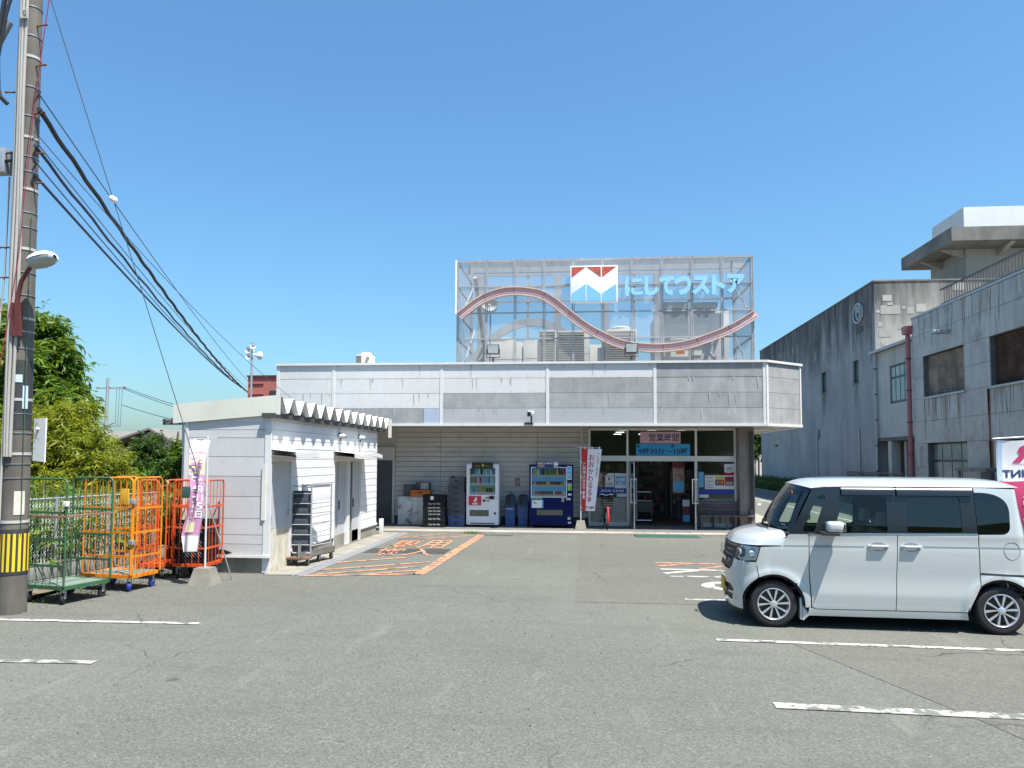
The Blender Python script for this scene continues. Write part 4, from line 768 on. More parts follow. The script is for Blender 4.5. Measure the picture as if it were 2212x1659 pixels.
# pink wave band
wt = [(-3.78,6.24),(-3.31,6.61),(-2.91,6.83),(-2.51,6.96),(-2.08,7.0),(-1.62,6.96),(-1.23,6.86),(-.87,6.64),(-.39,6.25),(.04,5.91),(.45,5.67),(.86,5.47),(1.29,5.35),(1.72,5.30),(2.15,5.29),(2.57,5.33),(3.0,5.42),(3.38,5.55),(3.84,5.72),(4.22,5.91),(4.71,6.22)]
def resample(pts, n):
    P = np.array(pts); t_ = np.r_[0, np.cumsum(np.hypot(*np.diff(P, axis=0).T))]; q = np.linspace(0, t_[-1], n)
    # Catmull-Rom through the points
    out = []
    for s in q:
        i = min(len(P)-2, max(0, np.searchsorted(t_, s)-1)); u = (s-t_[i])/(t_[i+1]-t_[i]); p0, p1, p2, p3 = P[max(0, i-1)], P[i], P[i+1], P[min(len(P)-1, i+2)]
        out.append(.5*((2*p1)+(-p0+p2)*u+(2*p0-5*p1+4*p2-p3)*u*u+(-p0+3*p1-3*p2+p3)*u**3))
    return np.array(out)
wp = resample(wt, 90); tg = np.gradient(wp, axis=0); tg /= np.linalg.norm(tg, axis=1)[:, None]; nn = np.c_[tg[:, 1], -tg[:, 0]]
nn[nn[:, 1] > 0] *= -1
def band(d0, d1, y0, y1, mat, name, par=None):
    mb = MB(); n_ = len(wp); vs = []
    for i in range(n_):
        a = wp[i]+nn[i]*d0; b = wp[i]+nn[i]*d1; vs += [(a[0],y0,a[1]),(b[0],y0,b[1]),(b[0],y1,b[1]),(a[0],y1,a[1])]
    fs = [(i*4+k, i*4+(k+1) % 4, i*4+4+(k+1) % 4, i*4+4+k) for i in range(n_-1) for k in range(4)]+[(0,1,2,3), tuple((n_-1)*4+k for k in (3,2,1,0))]
    return RP(name, mb.add(vs, fs), mat, par)
wv = band(.035, .215, YS-.16, YS-.04, 'wave_pink', 'wave_band'); band(0, .03, YS-.22, YS-.04, 'wave_rim', 'wave_edge', wv); band(.220, .25, YS-.22, YS-.04, 'wave_rim', 'wave_edge', wv); band(.15, .165, YS-.175, YS-.162, 'logo_white', 'wave_line', wv)
for i in range(9, len(wp), 9):   # seams between the wave's sheet lengths
    a = wp[i]+nn[i]*.03; b = wp[i]+nn[i]*.22; RP('wave_seam', MB().tube([(a[0],YS-.163,a[1]),(b[0],YS-.163,b[1])], .008, 5), 'rust', wv)
# logo box
lg = RP('logo_box', BB(-.45, .90, YS-.26, YS-.06, 6.48, 7.555, b=.015), 'logo_white')
L = lambda x, z: (-.41+x*1.27, 6.52+z*.995)
yl = YS-.268
for q, mt in (([(0,1),(.31,1),(0,.70)], 'logo_red'), ([(.34,1),(.655,1),(.655,.70)], 'logo_red'), ([(.685,1),(1,1),(.685,.70)], 'logo_red'), ([(0,0),(.315,0),(.315,.50),(0,.22)], 'logo_blue'), ([(.345,0),(.655,0),(.655,.20),(.345,.50)], 'logo_blue'), ([(.685,0),(1,0),(1,.50),(.685,.22)], 'logo_blue')):
    RP('logo_panel', MB().prism([L(*p) for p in q], 'y', yl, YS-.2605), mt, lg, None)
for x0, x1, ch in ((1.11, 1.62, 'に'), (1.66, 2.07, 'し'), (2.08, 2.50, 'て'), (2.50, 2.98, 'つ'), (3.0, 3.5, 'ス'), (3.54, 3.94, 'ト'), (3.97, 4.47, 'ア')):
    text('sign_letter', ch, x1-x0, .56, (x0, YS-.17, 6.67 if ch != 'ア' else 6.70), 'letter_blue', rs, bold=.034 if ch == 'に' else .060, ext=.09)
# things on the roof
def roof_unit(label, x0, x1, y0, y1, z1, fan=True, rx=0, louvre=None):
    t = thing('rooftop_unit', label, 'air conditioner', (x0, y0, 4.5)); w = x1-x0; dd = y1-y0; h = z1-4.5
    obj('case', BB(0, w, 0, dd, 0, h, b=.015), 'ac_white', t)
    if fan: obj('fan_cowl', MB().lathe([(min(w, dd)*.38, 0), (min(w, dd)*.40, .10), (min(w, dd)*.30, .14)], 20, 'z', (w/2, dd/2, h)), 'ac_white', t)
    if louvre:
        n_ = int((h-.1)/.07)
        obj('coil', B(louvre[0], louvre[1], -.006, -.001, .05, h-.05), 'ac_fin', t, smooth=None)
        for i in range(n_): obj('fin', B(louvre[0], louvre[1], -.025, -.007, .06+i*.07, .075+i*.07), 'ac_white', t, smooth=None)
    obj('seam', B(0, w, -.004, -.001, h*.5, h*.5+.008), 'dark_grey', t, smooth=None)
    return t
roof_unit('beige rooftop unit with round fan at the sign\'s left end', -3.05, -1.98, 23.6, 24.4, 5.62)
roof_unit('narrow grey rooftop unit between beige unit and louvred units', -1.93, -1.50, 23.6, 24.3, 5.66, False)
roof_unit('dark louvred rooftop unit left of the sign\'s centre', -1.46, -.94, 23.7, 24.4, 5.98, False, louvre=(.02, .50))
roof_unit('wider louvred rooftop unit below the sign logo', -.86, .10, 23.7, 24.4, 5.95, False, louvre=(.02, .80))
roof_unit('rooftop unit with domed fan right of the logo', .62, 1.55, 23.9, 24.7, 6.0, louvre=(.03, .90))
t = thing('roof_hut', 'small cream roof hut with gridded window behind the sign', 'roof hut', (.12, 24.0, 4.5)); obj('wall', BB(0, .50, 0, .6, 0, 1.05, b=.01), 'pent_panel', t); obj('window', B(.24, .44, -.01, -.001, .15, .95), 'win_frame', t, smooth=None)
for i in range(2):
    for j in range(4): obj('pane', B(.25+i*.095, .335+i*.095, -.014, -.011, .17+j*.195, .35+j*.195), 'win_pane', t, smooth=None)
t = thing('penthouse', 'grey penthouse with pale door panels behind the sign\'s right half', 'penthouse', (2.35, 25.6, 4.5)); obj('wall', BB(0, 2.3, 0, 3, 0, 2.42, b=.01), 'pent_wall', t); obj('parapet', MB().bbox(.15, 1.05, -.30, .2, 2.43, 2.62, b=.01).bbox(1.15, 1.9, -.30, .2, 2.43, 2.60, b=.01), 'pent_panel', t); obj('door_panel', BB(.18, 1.02, -.03, -.001, .0, 1.95, b=.006), 'pent_panel', t); obj('door_panel', MB().prism([(1.1,.9),(1.1,1.95),(1.62,1.95),(1.40,.9)], 'y', -.03, -.001), 'pent_panel', t, smooth=None); obj('notice', B(.58, .86, -.034, -.031, .95, 1.05), 'crate_orange', t, smooth=None); obj('stair_rail', MB().prism([(1.3,0),(1.45,0),(2.05,1.7),(1.9,1.7)], 'y', -.2, -.1), 'pent_panel', t, smooth=None)
t = thing('satellite_dish', 'round white satellite dish behind the sign mesh', 'satellite dish', (-2.86, 22.75, 4.5)); obj('mast', MB().tube([(0,.06,0),(0,.06,2.05)], .025, 8), 'galv', t)
obj('dish', MB().lathe([(.001,.06),(.12,.045),(.22,.01),(.235,0),(.225,.015),(.12,.06),(.001,.075)], 28, 'y', (0, -.06, 2.05), False), 'logo_white', t); obj('arm', MB().tube([(0,-.05,1.82),(0,-.30,2.0)], .012, 6), 'galv', t); obj('receiver', BB(-.06, .06, -.36, -.26, 1.98, 2.06, b=.015), 'logo_white', t)
for lab, x in (('floodlight on the roof edge left of the sign logo', -2.62), ('floodlight on the roof edge under the wave\'s dip', 1.25)):
    t = thing('floodlight', lab, 'floodlight', (x, 21.55, 4.5)); obj('housing', MB().prism([(-.16,.45),(.16,.45),(.17,.72),(-.17,.72)], 'y', -.02, .10), 'dark_grey', t, smooth=None); obj('lens', MB().prism([(-.14,.47),(.14,.47),(.15,.70),(-.15,.70)], 'y', -.028, -.021), 'glass_lamp' if False else 'lamp_glass', t, smooth=None); obj('yoke', MB().tube([(-.18,.04,.6),(-.18,.04,.36),(.18,.04,.36),(.18,.04,.6)], .014, 6).tube([(0,.04,.36),(0,.04,0)], .03, 8), 'dark_grey', t)
t = thing('rooftop_unit', 'white rooftop air conditioner alone above the fascia\'s left part', 'air conditioner', (-8.55, 28.0, 4.5)); obj('case', BB(0, .56, 0, .6, 0, 1.36, b=.02), 'pent_panel', t); obj('coil', B(-.006, -.001, .04, .56, .7, 1.3), 'ac_fin', t, smooth=None); obj('fin_side', B(.0, .20, -.006, -.001, .7, 1.32), 'ac_fin', t, smooth=None); obj('fan_cowl', MB().lathe([(.2,0),(.21,.06),(.15,.10)], 18, 'z', (.3, .3, 1.36)), 'logo_white', t); obj('pipe', MB().tube([(.42,-.03,.9),(.42,-.03,1.25),(.5,-.03,1.25)], .03, 6), 'box_tan', t)
t = thing('loudspeaker_pole', 'thin pole with white horn loudspeakers rising behind the store', 'loudspeaker pole', (-14.39, 32.0, 0)); obj('pole', MB().tube([(0,0,0),(0,0,7.0)], .05, 8), 'galv', t)
for (zz, a, s) in ((6.80, 0.6, .5), (6.45, 2.6, .8), (6.62, -.3, .55), (6.35, -.2, .55)):
    h = MB().lathe([(.05,0),(.07,.25),(.16,.42),(.24,.5)], 16, 'y', (0, 0, 0), False).lathe([(.08,-.15),(.08,0)], 12, 'y'); h.xf(Matrix.Translation((0, 0, zz)) @ RZ(a+math.pi) @ Matrix.Scale(s, 4)); obj('horn', h, 'logo_white', t)
t = thing('red_building', 'flat roofed red building peeking out left behind the store', 'building', (-14.5, 35, 0)); obj('wall', B(-1.4, 4, 0, 8, 0, 5.80), 'red_bldg', t, smooth=None); obj('coping', B(-1.45, 4.05, -.06, 8.05, 5.805, 5.88), 'red_dark', t, smooth=None)
for zz in (5.48, 4.98): obj('ledge', B(-1.32, -.62, -.05, -.001, zz, zz+.05), 'red_bldg', t, smooth=None)
obj('window', B(-.32, .1, -.04, -.001, 4.75, 5.15), 'win_frame', t, smooth=None)
# ------------------------------------------------------------------ shed
SX0, SX1, SY0, SY1 = -7.02, -5.47, 13.0, 19.9
sd = thing('shed', 'white boarded shed with corrugated roof left of the loading bay', 'shed', (-6.25, 16.4, 0))
def DP(name, mb, mat, par=None, smooth=None): return obj(name, mb, mat, par or sd, True, smooth)
DP('foundation', MB().box(SX0, SX1-.04, SY0+.04, SY1, 0, .30), 'concrete')
DP('core', MB().box(SX0+.03, SX1-.14, SY0+.03, SY1-.03, .301, 2.70), 'concrete')
DP('back_wall', MB().box(SX0, SX0+.028, SY0, SY1, .30, 2.62).box(SX0+.03, SX1-.03, SY1-.028, SY1, .30, 2.75), 'white_siding')
DP('sill_trim', MB().box(SX0-.02, SX1+.03, SY0-.035, SY0+.028, .275, .318), 'white_trim')
# front boards (wide) between corner trims
zs = [.325, .51, .67, .95, 1.33, 1.68, 2.02, 2.35, 2.49, 2.64]
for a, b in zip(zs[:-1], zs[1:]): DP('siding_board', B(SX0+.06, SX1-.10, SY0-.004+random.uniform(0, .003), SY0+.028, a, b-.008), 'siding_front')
DP('corner_trim', B(SX0-.01, SX0+.055, SY0-.015, SY0+.028, .32, 2.62), 'white_trim'); DP('corner_trim', B(SX1-.095, SX1+.016, SY0-.015, SY0+.028, .32, 2.70), 'white_trim'); DP('corner_guard', B(SX1-.13, SX1-.06, SY0-.03, SY0-.016, .92, 1.86), 'cream_fascia')
# side boards with door openings
doors = [(13.06, 13.96, 1.98), (16.48, 17.36, 1.96), (17.58, 18.42, 1.96)]
spans = lambda z: [(SY0+.03, 13.03), (14.0, 16.44), (18.46, SY1)] if z < 2.0 else [(SY0+.03, SY1)]
z = .325
while z < 2.72:
    z1 = min(z+.165, 2.76)
    for a, b in spans(z+.08):
        if z < 2.0 < z1: z1 = 2.0
        DP('siding_board', MB().add([(SX1+.002,a,z),(SX1+.002,b,z),(SX1-.002,b,z1-.006),(SX1-.002,a,z1-.006),(SX1-.03,a,z),(SX1-.03,b,z),(SX1-.03,b,z1-.006),(SX1-.03,a,z1-.006)], [(0,1,2,3),(0,4,5,1),(3,2,6,7),(0,3,7,4),(1,5,6,2)]), 'white_siding')
    z = z1
DP('side_foundation', MB().box(SX1-.039, SX1-.002, 14.0, 16.44, 0, .27), 'concrete'); DP('side_foundation', MB().box(SX1-.039, SX1-.002, 18.46, SY1, 0, .27), 'concrete'); DP('sill_trim', MB().box(SX1-.03, SX1+.03, 14.0, 16.44, .275, .318).box(SX1-.03, SX1+.03, 18.46, SY1, .275, .318), 'white_trim')
for a, b in ((13.96, 14.0), (16.44, 16.48), (17.36, 17.58), (18.42, 18.46), (13.03, 13.06)): DP('door_frame', B(SX1-.12, SX1+.012, a, b, .018, 1.999), 'white_trim')
DP('door_frame', B(SX1-.12, SX1+.012, 13.06, 13.96, 1.93, 1.998), 'white_trim'); DP('door_frame', B(SX1-.12, SX1+.012, 16.48, 17.36, 1.92, 1.998), 'white_trim'); DP('door_frame', B(SX1-.12, SX1+.012, 17.58, 18.42, 1.92, 1.998), 'white_trim')
d1 = DP('shed_door', B(SX1-.05, SX1-.012, 13.07, 13.95, .76, 1.925), 'door_white'); d1['label'] = 'grey white steel door with rusty lower half'
DP('door_lower_panel', B(SX1-.05, SX1-.014, 13.07, 13.95, .02, .758), 'door_rusty', d1); DP('door_handle', MB().tube([(SX1-.012,13.86,1.02),(SX1+.05,13.86,1.02),(SX1+.05,13.76,1.02)], .014, 8).lathe([(.035,-.012),(.035,.004)], 14, 'x', (SX1, 13.86, 1.02)), 'chrome', d1, .7); DP('hinge', MB().box(SX1-.012, SX1+.006, 13.075, 13.10, 1.55, 1.68).box(SX1-.012, SX1+.006, 13.075, 13.10, .85, .98), 'steel', d1)
DP('recess', B(SX1-.135, SX1-.125, 16.48, 18.42, .018, 1.92), 'dark_gap')
d2 = DP('shed_door', B(SX1-.10, SX1-.075, 16.49, 16.95, .04, 1.915), 'door_white'); DP('shed_door', B(SX1-.072, SX1-.05, 16.90, 17.35, .04, 1.915), 'door_white'); DP('door_handle', MB().box(SX1-.05, SX1-.03, 16.93, 16.96, .85, 1.05), 'black', d2)
d3 = DP('shed_door', B(SX1-.10, SX1-.06, 17.60, 17.92, .04, 1.915), 'green_door'); DP('shed_door', B(SX1-.07, SX1-.04, 17.93, 18.41, .04, 1.915), 'door_white'); DP('door_handle', MB().box(SX1-.04, SX1-.02, 17.95, 17.98, .85, 1.05), 'black', d3)
DP('door_threshold', B(SX1-.12, SX1+.02, 16.48, 18.42, .0185, .035), 'steel')
# awnings
for y0, y1, lab in ((13.0, 14.16, 0), (16.38, 18.68, 1)):
    n_ = 10; vs = []; 
    aw = MB()
    for i in range(n_):
        a = y0+(y1-y0)*i/n_; b = y0+(y1-y0)*(i+1)/n_; sag = lambda y: -.03*math.sin((y-y0)/(y1-y0)*math.pi*2.2)*(lab*.6+.4)
        aw.add([(SX1-.005,a,2.15),(SX1-.005,b,2.15),(-5.0,b,2.10+sag(b)),(-5.0,a,2.10+sag(a)),(-5.0,a,2.01+sag(a)),(-5.0,b,2.01+sag(b)),(SX1-.005,b,2.05),(SX1-.005,a,2.05)], [(0,1,2,3),(3,2,5,4),(4,5,6,7)])
    DP('awning', aw, 'white_trim')
# roof: deep corrugated sheet, mono pitch, plus fascia board at the front
fb = MB().add([(-7.24,12.955,2.60),(-5.30,12.955,2.755),(-5.30,12.955,3.095),(-7.24,12.955,2.935),(-7.24,12.985,2.60),(-5.30,12.985,2.755),(-5.30,12.985,3.095),(-7.24,12.985,2.935)], [(0,1,2,3),(4,7,6,5),(0,4,5,1),(3,2,6,7),(0,3,7,4),(1,5,6,2)])
DP('roof_fascia', fb, 'cream_fascia')
rb = MB(); ny = 13; RY0 = 12.99; per = (20.35-RY0)/ny; P2 = []
for i in range(ny):
    b = RY0+i*per; P2 += [(b, .27), (b+.035, .27), (b+per*.42, .0), (b+per*.58, .0), (b+per-.035, .27)]
P2.append((20.35, .27))
zr = lambda x: 2.745+(x+7.24)*.079
for x0, x1 in ((-7.22, -5.28),):
    vs = [(x0, q[0], zr(x0)-.10+q[1]) for q in P2]+[(x1, q[0], zr(x1)-.10+q[1]) for q in P2]; n_ = len(P2)
    vs += [(a, b_, c-.012) for a, b_, c in vs]
    fs = [(i, i+1, n_+i+1, n_+i) for i in range(n_-1)]+[(2*n_+i, 3*n_+i, 3*n_+i+1, 2*n_+i+1) for i in range(n_-1)]+[(n_+i, n_+i+1, 3*n_+i+1, 3*n_+i) for i in range(n_-1)]
    rb.add(vs, fs)
for i in range(ny+1):  # added dark plates standing in for the shade inside the open rib ends
    b = RY0+i*per; z0 = zr(-5.45)-.10
    DP('rib_shade_plate', MB().prism([(max(12.99, b-per*.40),z0-.02),(min(20.34, b+per*.40),z0-.02),(min(20.34, b+.03),z0+.255),(max(12.99, b-.03),z0+.255)], 'x', -5.46, -5.42), 'dark_grey')
roof = DP('roof', rb, 'white_trim'); roof['label'] = 'deep ribbed white metal roof sheet'
DP('roof_beam', MB().box(-5.60, -5.36, 12.9, 20.3, 2.70, 2.775), 'dark_grey'); DP('gable_fill', MB().prism([(SX0,2.60),(SX1,2.62),(SX1,2.80),(SX0,2.66)], 'y', SY0+.001, SY0+.027), 'white_trim')
DP('side_fill', B(SX1-.031, SX1-.001, SY0+.03, SY1, 2.752, 2.80), 'white_trim'); DP('roof_end_cap', B(-5.30, -5.22, 20.36, 20.40, 2.55, 3.05), 'cream_fascia')
for y in (16.72, 18.24):
    v = MB().lathe([(.10,0),(.10,.03)], 18, 'x', (SX1+.004, y, 2.47)); hd = []
    for i in range(7):
        a = R_(200-i*220/6.0); hd.append((y+.10*math.cos(a), 2.47+.10*math.sin(a)))
    n_ = len(hd); v.add([(SX1+.02, p[0], p[1]) for p in hd]+[(SX1+.16, y+(p[0]-y)*.75, max(2.455, p[1]-.03)) for p in hd], [(i, i+1, n_+i+1, n_+i) for i in range(n_-1)])
    DP('vent_hood', v, 'steel', None, .7)
DP('rain_pipe', MB().tube([(-7.10,13.15,2.62),(-7.10,13.15,.1)], .05, 12), 'white_trim', None, .7); DP('pipe_socket', MB().tube([(-7.10,13.15,2.62),(-7.10,13.15,2.28)], .066, 12), 'label_pale', None, .7)
DP('tap_post', BB(-5.40, -5.30, 19.92, 20.02, .018, .42, b=.01), 'white_trim', None, .7)
DP('broken_board', MB().prism([(-6.62,.34),(-6.45,.37),(-6.30,.42),(-6.12,.36),(-6.2,.33),(-6.4,.335)], 'y', SY0-.012, SY0-.006), 'black')

# ------------------------------------------------------------------ roll cages
def cage(label, loc, rz, W, D, H, mat, panels, wheel='rubber', deck=None, nb=7, group='roll cages by the fence'):
    """origin: near right corner; local x runs left (negative), local y runs back"""
    t = thing('roll_cage', label, 'roll cage', loc, rz, group)
    zb = .20
    obj('base_frame', rect_frame_h(-W, 0, 0, D, zb, zb+.05, .045), mat, t, smooth=None)
    obj('deck', B(-W+.045, -.045, .045, D-.045, zb+.03, zb+.046), deck or mat, t, smooth=None)
    for (x0, y0, x1, y1) in panels:
        a = Vector((x0, y0, 0)); b = Vector((x1, y1, 0)); dv = (b-a).normalized(); ln = (b-a).length; r = .075
        fr = [a+Vector((0,0,zb+.05))]+[a+Vector((0,0,H-r))]
        for q in range(1, 5): an = q/5*math.pi/2; fr.append(a+dv*(r-r*math.cos(an))+Vector((0,0,H-r+r*math.sin(an))))
        fr += [a+dv*r+Vector((0,0,H)), b-dv*r+Vector((0,0,H))]
        for q in range(1, 5): an = q/5*math.pi/2; fr.append(b-dv*(r-r*math.sin(an))+Vector((0,0,H-r+r*math.cos(an))))
        fr += [b+Vector((0,0,H-r)), b+Vector((0,0,zb+.05))]
        p = obj('panel_frame', MB().tube(fr, .0145, 8), mat, t)
        for zz in (.52, .88, 1.24): 
            zq = zb+(H-zb)*(zz-.2)/1.5; obj('crossbar', MB().box(0, ln-.02, -.006, .006, -.016, .016).xf(Matrix.Translation(a+dv*.01+Vector((0,0,zq))) @ RZ(math.atan2(dv.y, dv.x))), mat, p, smooth=None)
        n_ = max(3, int(ln/.11))
        for i in range(1, n_): q = a+dv*(ln*(i+random.uniform(-.08, .08))/n_); bx_, by_ = random.gauss(0, .005), random.gauss(0, .008); obj('bar', MB().tube([(q.x,q.y,zb+.05),(q.x+bx_,q.y+by_,zb+(H-zb)*random.uniform(.3, .7)),(q.x,q.y,H-.01)], .0055, 5, False), mat, p)
    for (x, y, a) in ((-.07, .07, .5), (-W+.07, .07, .9), (-.07, D-.07, .2), (-W+.07, D-.07, -.4)):
        c = obj('caster', MB().lathe([(.03,-.018),(.068,-.02),(.075,-.01),(.075,.01),(.068,.02),(.03,.018)], 18, 'x', (0,0,0)).xf(Matrix.Translation((x, y, .076)) @ RZ(a)), wheel, t)
        obj('fork', MB().box(-.028, -.022, -.03, .03, .0, .10).box(.022, .028, -.03, .03, .0, .10).box(-.03, .03, -.035, .035, .10, .124).xf(Matrix.Translation((x, y, .076)) @ RZ(a)), 'galv', c, smooth=None)
    return t
g1 = cage('green roll cage with a wooden bar, nearest the utility pole', (-7.02, 9.92, 0), R_(-12.6), .74, .78, 1.70, 'cage_green', [(-.74, 0, 0, 0), (-.74, .78, 0, .78)], 'rubber', 'deck_green')
obj('wood_bar', BB(-.80, .02, -.03, -.016, 1.17, 1.205, b=.004), 'brown_bar', g1); obj('wood_bar', MB().bbox(-.012, .012, .0, .78, 1.18, 1.21, b=.004), 'brown_bar', g1); obj('clamp', BB(-.03, .03, -.03, .02, 1.33, 1.40, b=.006), 'flag_white', g1)
g2 = cage('bright orange roll cage with blue casters', (-6.74, 11.0, 0), R_(-9), .88, .62, 1.69, 'cage_orange', [(-.88, .03, -.0, .0), (.01, .02, .03, .60), (-.86, .60, -.42, .60)], 'caster_blue', 'deck_green')
for zz in (.70, 1.30): obj('joint_plate', BB(-.03, .045, -.03, .03, zz, zz+.07, b=.006), 'galv', g2)
obj('yellow_plate', BB(-.72, -.56, .56, .58, 1.25, 1.50, b=.006), 'plastic_yellow', g2)
g3 = cage('red roll cage holding dark crates in front of the shed', (-6.25, 12.30, 0), R_(0), .56, .60, 1.62, 'cage_red', [(-.56, 0, 0, 0), (-.56, .01, -.56, .60), (0, .01, 0, .60)], 'rubber')
g4 = cage('empty red roll cage between the crate cage and the fence', (-6.90, 12.22, 0), R_(6), .42, .62, 1.62, 'cage_red', [(-.42, 0, -.12, 0), (-.42, .02, -.42, .6), (0, .02, 0, .6)], 'rubber')
tg_ = BB(-.42, -.06, -.02, .0, 1.33, 1.52, b=.004); o = obj('name_board', tg_, 'green_door', g3)
for i in range(3):
    t = crate('milk_crate', 'dark lattice crate inside the red roll cage, %s of the three' % ('lowest', 'middle', 'topmost')[i], 'crate', -6.78, 12.36, .251+i*.235, .48, .46, .228, 'crate_black', .03, 'dark crates in the red roll cage')
    la = MB()
    for q in range(8):
        x = .02+q*.055; la.tube([(x,-.004,.02),(min(.47,x+.16),-.004,.02+min(.16,.47-x)*1.1)], .006, 4, False).tube([(x+.0,-.006,.02+.17),(min(.47,x+.16),-.006,.19-min(.16,.47-x)*1.05)], .005, 4, False)
    obj('lattice', la, 'crate_grey', t)
# ------------------------------------------------------------------ hand trolleys by the shed
def ladder_frame(x0, x1, z0, z1, y, rungs, lean=0.0, r=.016):
    mb = MB(); f = lambda x, z: (x, y+lean*(z-z0), z)
    mb.tube([f(x0+.06, z0), f(x0, z0+.08), f(x0, z1)], r, 8).tube([f(x1, z0), f(x1, z1)], r, 8).tube([f(x0+.06, z0), f(x1, z0)], r, 8)
    for q in rungs: mb.tube([f(x0, z0+(z1-z0)*q), f(x1, z0+(z1-z0)*q)], r*.6, 6)
    return mb
t = thing('hand_trolley', 'steel hand trolley with dark blue platform folded upright by the shed door', 'trolley', (-5.12, 13.98, .018), R_(4))
obj('frame', ladder_frame(-.36, .03, .22, 1.47, .06, (.12, .27, .42, .57, .73, .88, .98)), 'galv', t)
pl = MB().bbox(-.33, .0, .09, .15, .24, 1.37, b=.02); obj('platform', pl, 'trolley_blue', t)
for i in range(5): obj('rib', BB(-.30, -.03, .068, .089, .33+i*.20, .45+i*.20, b=.012), 'crate_grey', t)
obj('deck', BB(-.38, .05, -.10, .10, .12, .16, b=.006), 'rust_deck', t); obj('upright_stub', B(-.18, -.13, -.02, .02, .16, .40), 'steel', t, smooth=None)
for x in (-.32, .0): 
    c = obj('caster', MB().lathe([(.02,-.014),(.055,-.016),(.06,0),(.055,.016),(.02,.014)], 16, 'x', (x, -.03, .06)), 'rubber', t); obj('fork', MB().box(x-.024, x-.018, -.055, -.005, .05, .12).box(x+.018, x+.024, -.055, -.005, .05, .12), 'steel', c, smooth=None)
t = thing('hand_trolley', 'silver ladder framed hand trolley standing against the shed siding', 'trolley', (-5.22, 14.55, .018), R_(78))
obj('frame', ladder_frame(-.42, .62, .30, 1.49, .0, (.14, .36, .52, .68, .98)), 'galv', t); obj('back_board', BB(-.38, .60, .014, .026, 1.16, 1.47, b=.004), 'poster_white', t)
obj('deck', BB(-.52, .52, -.16, .10, .13, .17, b=.006), 'rust_deck', t); obj('side_rail', BB(-.75, .50, -.17, -.161, .15, .26, b=.004), 'steel', t)
for x in (-.0, .45): 
    c = obj('caster', MB().lathe([(.02,-.014),(.055,-.016),(.06,0),(.055,.016),(.02,.014)], 16, 'y', (x, -.12, .06)), 'rubber', t); obj('fork', MB().box(x-.025, x+.025, -.145, -.138, .05, .13).box(x-.025, x+.025, -.102, -.095, .05, .13), 'steel', c, smooth=None)
# ------------------------------------------------------------------ pink banner
bn2 = thing('banner_flag', 'faded pink and white banner on a white pole in front of the shed', 'banner', (-6.02, 11.86, 0)); base_block(bn2, .185, .12, .262)
obj('pole', MB().tube([(0,0,.2),(-.015,0,2.35)], .016, 8).tube([(.14,0,2.315),(-.31,0,2.29)], .007, 6), 'alu_white', bn2)
W2, H2 = .32, 1.76
def pf(u, v):
    z = 2.27-v*H2+.02*math.sin(u*3)
    xl = float(np.interp(v, (0, .12, .25, .45, .6, .75, .85, 1), (-.31, -.26, -.22, -.17, -.20, -.29, -.335, -.30))); xr = float(np.interp(v, (0, .5, .7, .85, 1), (.03, .0, -.005, -.03, -.05)))
    sm = .5-.5*math.cos(math.pi*u); x = xl+(xr-xl)*(.6*u+.4*sm); y = -.15*min(1, v*5)-.05*math.sin(u*9+v*4)*(.3+.7*min(1, v*2))*(1-.5*abs(v-.5))
    return (x, y, z)
cut = lambda v0, v1: (lambda u, v: pf(u, v0+(v1-v0)*v))
for v0, v1, mt, nm in ((0, .11, 'flag_white', 'top_strip'), (.11, .13, 'flag_pink', 'cloth'), (.13, .31, 'flag_pale', 'pale_field'), (.31, .86, 'flag_pink', 'cloth'), (.86, 1.0, 'flag_white', 'bottom_strip')): obj(nm, flag_cloth(1, 1, 10, max(2, int((v1-v0)*40)), cut(v0, v1)), mt, bn2, smooth=3.1)
for ch, x, v, w, h, mt in (('日', .04, .29, .11, .24, 'flag_pink'), ('本', .18, .29, .12, .24, 'flag_pink')): obj('lettering', wrap_text(ch, x, (1-v)*H2, w, h, pf, W2, H2, .05, -.008), mt, bn2, smooth=None)
for i, ch in enumerate('毎月15日'): obj('lettering', wrap_text(ch, .20, H2*(.60-i*.075), .09, .11, pf, W2, H2, .03, -.008), 'flag_white', bn2, smooth=None)
for i, ch in enumerate('年金支給日'): obj('lettering', wrap_text(ch, .04, H2*(.60-i*.085), .10, .13, pf, W2, H2, .02, -.008), 'flag_white', bn2, smooth=None)
obj('stamp', flag_cloth(1, 1, 4, 4, lambda u, v: (lambda p: (p[0], p[1]-.008, p[2]))(pf(.15+.5*u, .74+.09*v))), 'flag_pale', bn2, smooth=3.1)
